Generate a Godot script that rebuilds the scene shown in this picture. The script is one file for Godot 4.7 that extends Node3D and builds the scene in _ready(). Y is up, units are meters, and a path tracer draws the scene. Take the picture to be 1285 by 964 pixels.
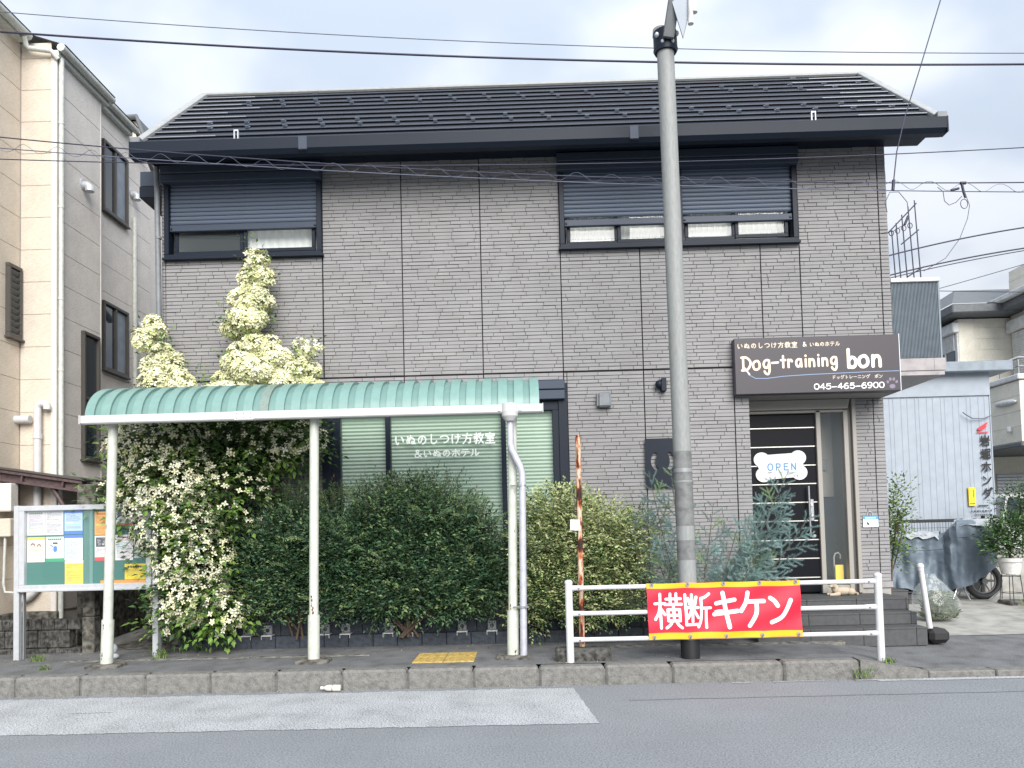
extends Node3D

# ---------------------------------------------------------------- mesh builder
class MB:
	var v := PackedVector3Array()
	var n := PackedVector3Array()
	var u := PackedVector2Array()
	var c := PackedColorArray()
	var col := Color.WHITE
	var has_c := false
	var has_u := false
	var xf := Transform3D()
	func put(a: Vector3, na: Vector3, ua := Vector2.ZERO) -> void:
		v.append(xf * a)
		n.append((xf.basis * na).normalized())
		u.append(ua)
		c.append(col)
	func tint(k: Color) -> MB:
		col = k
		has_c = true
		return self
	func tri(a: Vector3, b: Vector3, d: Vector3, o: Vector3) -> void:
		var nn := (b - a).cross(d - a).normalized()
		if nn.dot(o) < 0.0:
			nn = -nn
			put(a, nn); put(b, nn); put(d, nn)
		else:
			put(a, nn); put(d, nn); put(b, nn)
	func quad(a: Vector3, b: Vector3, d: Vector3, e: Vector3, o: Vector3) -> void:
		tri(a, b, d, o)
		tri(a, d, e, o)
	func quad_uv(a: Vector3, b: Vector3, d: Vector3, e: Vector3, o: Vector3) -> void: # bl br tr tl
		has_u = true
		var nn := (b - a).cross(d - a).normalized()
		var p := [a, d, b, a, e, d]
		var q := [Vector2(0, 1), Vector2(1, 0), Vector2(1, 1), Vector2(0, 1), Vector2(0, 0), Vector2(1, 0)]
		if nn.dot(o) < 0.0:
			nn = -nn
			p = [a, b, d, a, d, e]
			q = [Vector2(0, 1), Vector2(1, 1), Vector2(1, 0), Vector2(0, 1), Vector2(1, 0), Vector2(0, 0)]
		for i in 6: put(p[i], nn, q[i])
	func smooth(a: Vector3, b: Vector3, d: Vector3, na: Vector3, nb: Vector3, nd: Vector3, ua := Vector2.ZERO, ub := Vector2.ZERO, ud := Vector2.ZERO) -> void:
		if (b - a).cross(d - a).dot(na + nb + nd) < 0.0:
			put(a, na, ua); put(b, nb, ub); put(d, nd, ud)
		else:
			put(a, na, ua); put(d, nd, ud); put(b, nb, ub)
	func box(lo: Vector3, hi: Vector3) -> void:
		for i in 3:
			for s in [0, 1]:
				var j := (i + 1) % 3
				var k := (i + 2) % 3
				var p := []
				for q in [[0, 0], [1, 0], [1, 1], [0, 1]]:
					var t := Vector3.ZERO
					t[i] = hi[i] if s else lo[i]
					t[j] = hi[j] if q[0] else lo[j]
					t[k] = hi[k] if q[1] else lo[k]
					p.append(t)
				var o := Vector3.ZERO
				o[i] = 1.0 if s else -1.0
				quad(p[0], p[1], p[2], p[3], o)
	func cbox(lo: Vector3, hi: Vector3, b: float) -> void:
		var ce := (lo + hi) / 2.0
		var h := (hi - lo) / 2.0
		b = minf(b, minf(h.x, minf(h.y, h.z)) * 0.9)
		var pt := func(s: Array, ax: int) -> Vector3:
			var r := ce
			for k in 3: r[k] += s[k] * (h[k] - (0.0 if k == ax else b))
			return r
		for i in 3:
			var j := (i + 1) % 3
			var k := (i + 2) % 3
			for s in [-1, 1]:
				var p := []
				for q in [[-1, -1], [1, -1], [1, 1], [-1, 1]]:
					var t := [0, 0, 0]
					t[i] = s; t[j] = q[0]; t[k] = q[1]
					p.append(pt.call(t, i))
				var o := Vector3.ZERO
				o[i] = s
				quad(p[0], p[1], p[2], p[3], o)
				for s2 in [-1, 1]:
					var t1 := [0, 0, 0]; t1[i] = s; t1[j] = s2; t1[k] = -1
					var t2 := [0, 0, 0]; t2[i] = s; t2[j] = s2; t2[k] = 1
					var o2 := Vector3.ZERO
					o2[i] = s; o2[j] = s2
					quad(pt.call(t1, i), pt.call(t2, i), pt.call(t2, j), pt.call(t1, j), o2)
		for a in [-1, 1]:
			for d in [-1, 1]:
				for e in [-1, 1]:
					tri(pt.call([a, d, e], 0), pt.call([a, d, e], 1), pt.call([a, d, e], 2), Vector3(a, d, e))
	func cyl(a: Vector3, b: Vector3, r0: float, r1: float, seg := 16, caps := true) -> void:
		var d := (b - a).normalized()
		var x := d.cross(Vector3.UP if absf(d.y) < 0.9 else Vector3.RIGHT).normalized()
		var y := d.cross(x)
		for i in seg:
			var t0 := TAU * i / seg
			var t1 := TAU * (i + 1) / seg
			var n0 := x * cos(t0) + y * sin(t0)
			var n1 := x * cos(t1) + y * sin(t1)
			smooth(a + n0 * r0, a + n1 * r0, b + n1 * r1, n0, n1, n1)
			smooth(a + n0 * r0, b + n1 * r1, b + n0 * r1, n0, n1, n0)
			if caps:
				tri(a, a + n0 * r0, a + n1 * r0, -d)
				tri(b, b + n0 * r1, b + n1 * r1, d)
	func tube(pts: Array, r, seg := 8, caps := true) -> void:
		var rings := []
		var x := Vector3.ZERO
		for i in pts.size():
			var p: Vector3 = pts[i]
			var d: Vector3 = (pts[mini(i + 1, pts.size() - 1)] - pts[maxi(i - 1, 0)]).normalized()
			if x == Vector3.ZERO: x = d.cross(Vector3.UP if absf(d.y) < 0.9 else Vector3.RIGHT).normalized()
			x = (x - d * x.dot(d)).normalized()
			var y := d.cross(x)
			var ring := []
			var rr: float = r[i] if r is Array else r
			for k in seg:
				var nn := x * cos(TAU * k / seg) + y * sin(TAU * k / seg)
				ring.append([p + nn * rr, nn])
			rings.append(ring)
		for i in rings.size() - 1:
			for k in seg:
				var a = rings[i][k]; var b = rings[i][(k + 1) % seg]
				var d2 = rings[i + 1][(k + 1) % seg]; var e = rings[i + 1][k]
				smooth(a[0], b[0], d2[0], a[1], b[1], d2[1])
				smooth(a[0], d2[0], e[0], a[1], d2[1], e[1])
		if caps:
			for k in seg:
				tri(pts[0], rings[0][k][0], rings[0][(k + 1) % seg][0], pts[0] - pts[1])
				var m := rings.size() - 1
				tri(pts[m], rings[m][k][0], rings[m][(k + 1) % seg][0], pts[m] - pts[m - 1])
	func lathe(at: Vector3, prof: Array, seg := 20) -> void: # [radius, height]
		for i in prof.size() - 1:
			var r0: float = prof[i][0]; var y0: float = prof[i][1]
			var r1: float = prof[i + 1][0]; var y1: float = prof[i + 1][1]
			var sl := Vector2(y1 - y0, r0 - r1).normalized()
			for k in seg:
				var t0 := TAU * k / seg
				var t1 := TAU * (k + 1) / seg
				var d0 := Vector3(cos(t0), 0, sin(t0)); var d1 := Vector3(cos(t1), 0, sin(t1))
				var n0 := d0 * sl.x + Vector3.UP * sl.y; var n1 := d1 * sl.x + Vector3.UP * sl.y
				var a := at + d0 * r0 + Vector3.UP * y0; var b := at + d1 * r0 + Vector3.UP * y0
				var d := at + d1 * r1 + Vector3.UP * y1; var e := at + d0 * r1 + Vector3.UP * y1
				if r0 > 0.0: smooth(a, b, d, n0, n1, n1)
				if r1 > 0.0: smooth(a, d, e, n0, n1, n0)
	func ball(at: Vector3, r: Vector3, seg := 14, rings := 8) -> void:
		for i in rings:
			for k in seg:
				var q := []
				for w in [[i, k], [i, k + 1], [i + 1, k + 1], [i + 1, k]]:
					var ph: float = PI * w[0] / rings; var th: float = TAU * w[1] / seg
					q.append(Vector3(sin(ph) * cos(th), cos(ph), sin(ph) * sin(th)))
				var nq := q.map(func(d): return (d / r).normalized())
				if i > 0: smooth(at + q[0] * r, at + q[1] * r, at + q[2] * r, nq[0], nq[1], nq[2])
				if i < rings - 1: smooth(at + q[0] * r, at + q[2] * r, at + q[3] * r, nq[0], nq[2], nq[3])
	func prism(poly: PackedVector2Array, z0: float, z1: float) -> void:
		var ix := Geometry2D.triangulate_polygon(poly)
		for i in range(0, ix.size(), 3):
			var p := poly[ix[i]]; var q := poly[ix[i + 1]]; var r := poly[ix[i + 2]]
			tri(Vector3(p.x, p.y, z1), Vector3(q.x, q.y, z1), Vector3(r.x, r.y, z1), Vector3(0, 0, z1 - z0))
			tri(Vector3(p.x, p.y, z0), Vector3(q.x, q.y, z0), Vector3(r.x, r.y, z0), Vector3(0, 0, z0 - z1))
		var area := 0.0
		for i in poly.size(): area += poly[i].cross(poly[(i + 1) % poly.size()])
		var turn := signf(area)
		for i in poly.size():
			var p := poly[i]; var q := poly[(i + 1) % poly.size()]
			var d := (q - p) * turn
			quad(Vector3(p.x, p.y, z0), Vector3(q.x, q.y, z0), Vector3(q.x, q.y, z1), Vector3(p.x, p.y, z1), Vector3(d.y, -d.x, 0) )
	func mesh() -> ArrayMesh:
		var a := []
		a.resize(Mesh.ARRAY_MAX)
		a[Mesh.ARRAY_VERTEX] = v
		a[Mesh.ARRAY_NORMAL] = n
		if has_u: a[Mesh.ARRAY_TEX_UV] = u
		if has_c: a[Mesh.ARRAY_COLOR] = c
		var m := ArrayMesh.new()
		m.add_surface_from_arrays(Mesh.PRIMITIVE_TRIANGLES, a)
		return m

# ---------------------------------------------------------------- scene helpers
var M := {}
var T := {}
var used := {}
var rng := RandomNumberGenerator.new()

func V(x: float, y: float, z: float) -> Vector3: return Vector3(x, y, z)
func R(a: float, b: float) -> float: return rng.randf_range(a, b)

func numbered(parent: Node, called: String) -> String:
	var key := str(parent.get_instance_id()) + called
	var k: int = used.get(key, 0)
	used[key] = k + 1
	return called if k == 0 else "%s_%03d" % [called, k]

func tag(o: Node, label: String, category: String, group := "") -> void:
	o.set_meta("label", label)
	o.set_meta("category", category)
	if group: o.set_meta("group", group)

func thing(called: String, label: String, category: String, at := Vector3.ZERO, group := "") -> Node3D:
	var o := Node3D.new()
	o.name = numbered(self, called)
	o.position = at
	add_child(o, true)
	tag(o, label, category, group)
	return o

func whole(called: String, mb: MB, m: Material, label: String, category: String, group := "") -> MeshInstance3D:
	var o := part(self, called, mb, m)
	tag(o, label, category, group)
	return o

func structure(called: String, mb: MB, m: Material) -> MeshInstance3D:
	var o := part(self, called, mb, m)
	o.set_meta("kind", "structure")
	return o

func origin_of(p: Node) -> Vector3:
	var r := Vector3.ZERO
	while p != self and p is Node3D:
		r += p.position
		p = p.get_parent()
	return r

func part(parent: Node, called: String, mb: MB, m: Material, stuff := false) -> MeshInstance3D:
	var o := MeshInstance3D.new()
	o.name = numbered(parent, called)
	o.mesh = mb.mesh()
	o.material_override = m
	o.position = -origin_of(parent)
	parent.add_child(o, true)
	if stuff: o.set_meta("kind", "stuff")
	return o

func scatter(parent: Node, called: String, mesh: Mesh, m: Material, xs: Array, cols: PackedColorArray) -> MultiMeshInstance3D:
	var mm := MultiMesh.new()
	mm.transform_format = MultiMesh.TRANSFORM_3D
	mm.use_colors = cols.size() > 0
	mm.mesh = mesh
	mm.instance_count = xs.size()
	for i in xs.size():
		mm.set_instance_transform(i, xs[i])
		if cols.size(): mm.set_instance_color(i, cols[i])
	var o := MultiMeshInstance3D.new()
	o.name = numbered(parent, called)
	o.multimesh = mm
	o.material_override = m
	o.position = -origin_of(parent)
	parent.add_child(o, true)
	o.set_meta("kind", "stuff")
	return o

func one(called: String, parent: Node, m: Material, lo: Vector3, hi: Vector3, bevel := 0.0) -> MeshInstance3D:
	var b := MB.new()
	if bevel > 0.0: b.cbox(lo, hi, bevel)
	else: b.box(lo, hi)
	return part(parent, called, b, m)

# ---------------------------------------------------------------- textures and materials
func lut(stops: Array) -> PackedByteArray: # [[t, Color], ...] colours as seen (sRGB)
	var g := Gradient.new()
	g.offsets = PackedFloat32Array(stops.map(func(s): return s[0]))
	g.colors = PackedColorArray(stops.map(func(s): return s[1]))
	var r := PackedByteArray()
	for i in 256:
		var k := g.sample(i / 255.0)
		r.append(int(k.r * 255.0)); r.append(int(k.g * 255.0)); r.append(int(k.b * 255.0))
	return r

func noise_tex(sd: int, freq: float, oct: int, stops: Array, w := 512, h := 512, kind := FastNoiseLite.TYPE_SIMPLEX_SMOOTH) -> ImageTexture:
	var f := FastNoiseLite.new()
	f.seed = sd
	f.noise_type = kind
	f.frequency = freq
	f.fractal_octaves = oct
	f.fractal_gain = 0.55
	var im := f.get_seamless_image(w, h)
	im.convert(Image.FORMAT_L8)
	var src := im.get_data()
	var l := lut(stops)
	var out := PackedByteArray()
	out.resize(w * h * 3)
	for i in w * h:
		var k := src[i] * 3
		out[i * 3] = l[k]; out[i * 3 + 1] = l[k + 1]; out[i * 3 + 2] = l[k + 2]
	return ImageTexture.create_from_image(Image.create_from_data(w, h, false, Image.FORMAT_RGB8, out))

func grey(x: float) -> Color: return Color(x, x, x).linear_to_srgb() # linear share of light

func lin(r: float, g: float, b: float) -> Color: return Color(r, g, b).linear_to_srgb()

# base colour in linear values; opt: tex, size (metres a tile covers), tex2, size2, bump, bsize, depth (cm), metal, spec
func mat(color: Color, rough := 0.7, opt := {}) -> StandardMaterial3D:
	var m := StandardMaterial3D.new()
	m.albedo_color = color.linear_to_srgb()
	m.roughness = rough
	m.metallic = opt.get("metal", 0.0)
	m.metallic_specular = opt.get("spec", 0.5)
	m.uv1_triplanar = true
	m.uv1_world_triplanar = true
	m.uv1_triplanar_sharpness = 4.0
	var s = opt.get("size", 1.0)
	m.uv1_scale = s if s is Vector3 else Vector3.ONE / s
	if opt.has("tex"): m.albedo_texture = opt.tex
	if opt.has("tex2"):
		m.detail_enabled = true
		m.detail_albedo = opt.tex2
		m.detail_blend_mode = BaseMaterial3D.BLEND_MODE_MUL
		m.detail_uv_layer = BaseMaterial3D.DETAIL_UV_2
		m.uv2_triplanar = true
		m.uv2_world_triplanar = true
		var s2 = opt.get("size2", 3.0)
		m.uv2_scale = s2 if s2 is Vector3 else Vector3.ONE / s2
	if opt.has("bump"):
		m.heightmap_enabled = true
		m.heightmap_texture = opt.bump
		m.heightmap_scale = opt.get("depth", 0.3)
	if opt.get("vc", false): m.vertex_color_use_as_albedo = true
	if opt.has("back"):
		m.backlight_enabled = true
		m.backlight = opt.back
	if opt.has("rim"):
		m.rim_enabled = true
		m.rim = opt.rim
	return m

func glass(tint: Color, alpha: float, spec := 0.5) -> StandardMaterial3D:
	var m := StandardMaterial3D.new()
	m.transparency = BaseMaterial3D.TRANSPARENCY_ALPHA
	m.albedo_color = Color(tint.r, tint.g, tint.b, alpha)
	m.roughness = 0.02
	m.metallic_specular = spec
	return m

func printed(im: Image, rough := 0.5, cut := false) -> StandardMaterial3D:
	var m := StandardMaterial3D.new()
	m.albedo_texture = ImageTexture.create_from_image(im)
	m.roughness = rough
	m.texture_repeat = false
	if cut:
		m.transparency = BaseMaterial3D.TRANSPARENCY_ALPHA_SCISSOR
		m.alpha_scissor_threshold = 0.5
	return m

# ---------------------------------------------------------------- lettering: every glyph is a few pen strokes on a 100 x 100 field, y down, ~ marks a curve
const PEN := {
	"い": "~18,22 16,50 22,75 32,84 40,72;~68,28 80,42 84,64",
	"ぬ": "~22,22 26,48 40,76;~48,16 42,45 30,70 18,74 14,60 22,44 42,34 64,34 80,46 82,66 72,80 58,78 56,68 66,64 80,72 90,82",
	"の": "~52,24 46,55 30,74 18,66 18,46 32,28 54,22 76,32 84,52 74,74 54,84",
	"し": "~32,12 30,50 34,76 50,84 68,78 80,62",
	"つ": "~10,34 40,24 68,26 84,42 80,62 62,74 42,78",
	"け": "~18,16 13,45 18,84;40,34 88,32;~68,14 70,45 64,70 50,86",
	"方": "50,8 50,24;8,26 92,26;~42,28 38,55 26,74 10,90;40,48 78,48 74,86 58,84",
	"教": "12,22 48,22;30,8 30,38;6,38 54,38;~50,12 36,34 10,56;16,52 40,52 30,62;30,62 30,90 20,88;8,74 50,68;~66,8 60,26 52,38;60,26 94,26;~84,28 78,56 50,90;~58,36 70,64 94,90",
	"室": "50,6 50,18;12,32 12,18 88,18 88,32;22,34 78,34;~46,34 40,46 26,52;26,52 76,50;62,42 80,56;50,56 50,90;22,70 78,70;8,90 92,90",
	"ホ": "10,30 90,30;50,10 50,88 38,84;~30,48 22,66 10,78;~70,48 78,62 90,76",
	"テ": "22,16 78,16;8,40 92,40;~54,40 50,64 30,88",
	"ル": "~30,18 30,50 24,70 8,86;~60,12 60,60 61,84 78,72 94,52",
	"ド": "34,8 34,90;34,40 76,62;62,12 70,26;78,8 86,22",
	"ッ": "22,44 30,60;46,40 52,56;~78,42 72,66 40,88",
	"グ": "~34,14 26,36 8,54;32,26 74,26;~74,26 64,60 26,90;78,6 85,18;91,2 98,14",
	"ト": "38,8 38,90;38,40 78,62",
	"レ": "26,12 26,84;~26,84 60,68 88,40",
	"ー": "10,48 90,48",
	"ニ": "18,28 82,28;8,76 92,76",
	"ン": "~14,22 28,30 38,42;~14,86 56,70 88,28",
	"ボ": "10,34 82,34;46,12 46,88 34,84;~28,50 20,66 8,80;~64,50 74,64 86,80;72,8 78,20;88,4 94,16",
	"岩": "50,4 50,34;16,14 16,34 84,34 84,14;8,48 92,48;~44,48 34,66 8,84;34,66 34,92 82,92 82,66 34,66",
	"堀": "6,36 36,36;21,12 21,76;4,80 38,72;44,12 92,12 92,32 44,32;~44,12 44,50 40,76 32,92;68,38 68,90;52,46 52,64 86,64 86,46;50,70 50,90 90,90 90,70",
	"ダ": "~36,10 26,34 8,52;34,24 74,24;~74,24 64,58 22,92;34,46 62,66;78,6 85,18;91,2 98,14",
	"営": "22,8 28,22;48,4 50,20;78,8 70,22;10,40 10,26 90,26 90,40;30,38 70,38 70,56 30,56 30,38;20,66 80,66 80,92 20,92 20,66",
	"業": "38,6 38,28;62,6 62,28;20,12 28,26;80,12 72,26;8,30 92,30;16,44 84,44;20,56 80,56;8,68 92,68;50,44 50,94;~46,70 30,84 8,92;~54,70 70,84 92,92",
	"中": "14,28 86,28 86,62 14,62 14,28;50,6 50,94",
	"横": "2,30 40,30;22,4 22,96;~22,34 16,54 2,72;26,46 38,60;44,18 98,18;60,4 60,32;82,4 82,32;40,33 100,33;50,47 92,47 92,77 50,77 50,47;50,62 92,62;71,33 71,77;~62,80 56,88 42,96;~80,80 86,88 99,96",
	"断": "7,8 7,88 54,88;31,8 31,80;14,42 52,42;17,18 23,34;47,14 40,34;29,46 14,70;34,46 52,70;~95,6 80,14 64,18;~64,18 64,50 62,76 52,95;64,44 99,44;82,44 82,97",
	"キ": "14,33 84,24;6,62 94,54;40,6 60,96",
	"ケ": "~32,6 24,32 4,54;28,30 94,30;~66,30 62,62 34,94",
	"&": "~86,88 32,30 34,14 52,12 58,26 40,44 18,66 28,88 54,84 82,56",
	"D": "24,10 24,90;~10,12 50,12 82,34 82,60 56,86 12,90",
	"o": "~50,40 24,48 14,66 26,86 52,91 80,80 84,58 68,42 50,40",
	"g": "~78,46 56,39 28,46 16,64 28,82 52,84 74,66 78,46;~78,42 81,70 80,104 64,122 38,118 24,106",
	"-": "10,62 84,60",
	"t": "50,12 50,90;18,40 82,40",
	"r": "24,40 24,90;~24,62 42,45 64,42 78,52",
	"a": "~74,48 52,40 26,48 16,66 26,86 50,88 70,70 74,48;74,42 80,90",
	"i": "50,42 50,90;50,18 50,20",
	"n": "20,42 20,90;~20,62 38,45 62,44 76,58 78,90",
	"b": "20,6 20,90;~20,60 44,44 72,48 84,66 72,86 46,91 20,80",
	"0": "~50,12 22,20 12,50 22,80 50,90 78,80 88,50 78,20 50,12",
	"4": "66,10 10,66 92,66;66,10 66,90",
	"5": "82,12 28,12 20,48;~20,48 50,38 78,46 86,66 70,86 42,90 16,80",
	"6": "~78,16 50,12 24,34 14,62 26,86 52,91 80,82 84,62 68,46 42,46 18,62",
	"9": "~22,86 50,90 76,68 86,40 74,16 48,10 20,20 16,40 32,56 58,56 82,40",
	"O": "~50,8 20,18 8,50 20,82 50,92 80,82 92,50 80,18 50,8",
	"P": "20,92 20,10 50,10;~50,10 80,14 86,32 78,50 50,54;50,54 20,54",
	"E": "82,10 22,10 22,90 82,90;22,48 74,48",
	"N": "18,92 18,10 82,90 82,8",
}
var pens := {}
func strokes(ch: String) -> Array:
	if not pens.has(ch):
		var r := []
		for s in PEN[ch].split(";"):
			var curve: bool = s.begins_with("~")
			var p := []
			for q in s.trim_prefix("~").split(" "):
				var xy: PackedStringArray = q.split(",")
				p.append(Vector2(float(xy[0]), float(xy[1])))
			if curve and p.size() > 2:
				var c := []
				for i in p.size() - 1:
					var a: Vector2 = p[maxi(i - 1, 0)] if i > 0 or p[0] != p[-1] else p[-2]
					var e: Vector2 = p[mini(i + 2, p.size() - 1)] if i < p.size() - 2 or p[0] != p[-1] else p[1]
					for k in 5: c.append(p[i].cubic_interpolate(p[i + 1], a, e, k / 5.0))
				c.append(p[-1])
				p = c
			r.append(p)
		pens[ch] = r
	return pens[ch]

func ink_line(im: Image, a: Vector2, b: Vector2, w: float, k: Color, clear := false) -> void:
	var h := w / 2.0
	var x0 := maxi(0, int(minf(a.x, b.x) - h - 1)); var x1 := mini(im.get_width() - 1, int(maxf(a.x, b.x) + h + 2))
	var y0 := maxi(0, int(minf(a.y, b.y) - h - 1)); var y1 := mini(im.get_height() - 1, int(maxf(a.y, b.y) + h + 2))
	var d := b - a
	var l2 := maxf(d.length_squared(), 1e-6)
	for y in range(y0, y1 + 1):
		for x in range(x0, x1 + 1):
			var p := Vector2(x + 0.5, y + 0.5)
			var t := clampf((p - a).dot(d) / l2, 0.0, 1.0)
			var cov := clampf(h - p.distance_to(a + d * t) + 0.5, 0.0, 1.0)
			if cov > 0.0:
				if clear:
					var o := im.get_pixel(x, y)
					if cov > o.a: im.set_pixel(x, y, Color(k.r, k.g, k.b, cov))
				else:
					im.set_pixel(x, y, im.get_pixel(x, y).lerp(k, cov))

func ink(im: Image, text: String, box: Rect2, adv: float, w: float, k: Color, clear := false) -> void: # box: the first glyph's field; adv: step to the next
	var at := box.position
	for ch in text:
		if ch != " " and ch != "　":
			for s in strokes(ch):
				for i in s.size() - 1:
					ink_line(im, at + s[i] * box.size / 100.0, at + s[i + 1] * box.size / 100.0, w, k, clear)
		at.x += adv

func sky_image() -> ImageTexture:
	var f := FastNoiseLite.new()
	f.seed = 11
	f.frequency = 1.0
	f.fractal_octaves = 5
	f.fractal_gain = 0.5
	var w := 1024
	var h := 512
	var px := PackedByteArray()
	px.resize(w * h * 3)
	var blue := Color(0.775, 0.825, 0.895)
	var white := Color(0.915, 0.938, 0.972)
	for y in h:
		var el := PI * (0.5 - (y + 0.5) / h)
		var up := sin(el)
		var lift := (1.0 + 2.0 * maxf(up, 0.0)) / 3.0 # an overcast sky grows brighter towards the zenith
		lift = 0.60 + 0.42 * lift
		for x in w:
			var az := TAU * (x + 0.5) / w
			var d := Vector3(sin(az) * cos(el), up, -cos(az) * cos(el))
			var q := Vector3(d.x, 0.0, d.z) / (absf(up) + 0.35)
			var c := f.get_noise_3d(q.x * 1.3, 4.0, q.z * 1.9)
			c += 0.45 * f.get_noise_3d(q.x * 4.0, 9.0, q.z * 5.0)
			var k := smoothstep(-0.22, 0.42, c)
			var o := blue.lerp(white, k) * lift
			var i := (y * w + x) * 3
			px[i] = int(clampf(o.r, 0, 1) * 255.0); px[i + 1] = int(clampf(o.g, 0, 1) * 255.0); px[i + 2] = int(clampf(o.b, 0, 1) * 255.0)
	return ImageTexture.create_from_image(Image.create_from_data(w, h, false, Image.FORMAT_RGB8, px))

func _ready() -> void:
	rng.seed = 20240611
	# camera: eye 1.55 m above the road, lens shifted upwards
	var cam := Camera3D.new()
	cam.name = "camera"
	cam.near = 0.05
	cam.far = 600.0
	cam.projection = Camera3D.PROJECTION_FRUSTUM
	cam.size = 0.05
	cam.frustum_offset = Vector2(0, 0.05 * 141.0 / 964.0)
	cam.position = Vector3(0, 1.55, 9.74)
	cam.basis = Basis(Vector3.UP, 0.014) * Basis(Vector3.RIGHT, deg_to_rad(2.5)) * Basis(Vector3.BACK, -0.0245)
	add_child(cam)
	cam.current = true
	var env := Environment.new()
	env.background_mode = Environment.BG_SKY
	env.sky = Sky.new()
	var pan := PanoramaSkyMaterial.new()
	pan.panorama = sky_image()
	env.sky.sky_material = pan
	env.background_energy_multiplier = 0.46
	env.tonemap_mode = Environment.TONE_MAPPER_LINEAR
	env.tonemap_exposure = 3.6
	env.sdfgi_enabled = true
	env.ssao_enabled = true
	env.ssil_enabled = true
	var we := WorldEnvironment.new()
	we.name = "world_environment"
	we.environment = env
	add_child(we)
	var sun := DirectionalLight3D.new()
	sun.name = "sun"
	sun.light_energy = 0.5
	sun.light_color = Color(1.0, 0.985, 0.96)
	sun.light_angular_distance = 45.0
	sun.shadow_enabled = true
	sun.rotation_degrees = Vector3(-32, 14, 0)
	add_child(sun)

	make_materials()
	make_ground()
	make_main_building()
	make_left_houses()
	make_right_houses()
	make_shelter()
	make_board()
	make_fence()
	make_poles()
	make_entrance()
	make_yard()
	make_wires()
	make_plants()
	make_small()

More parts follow.
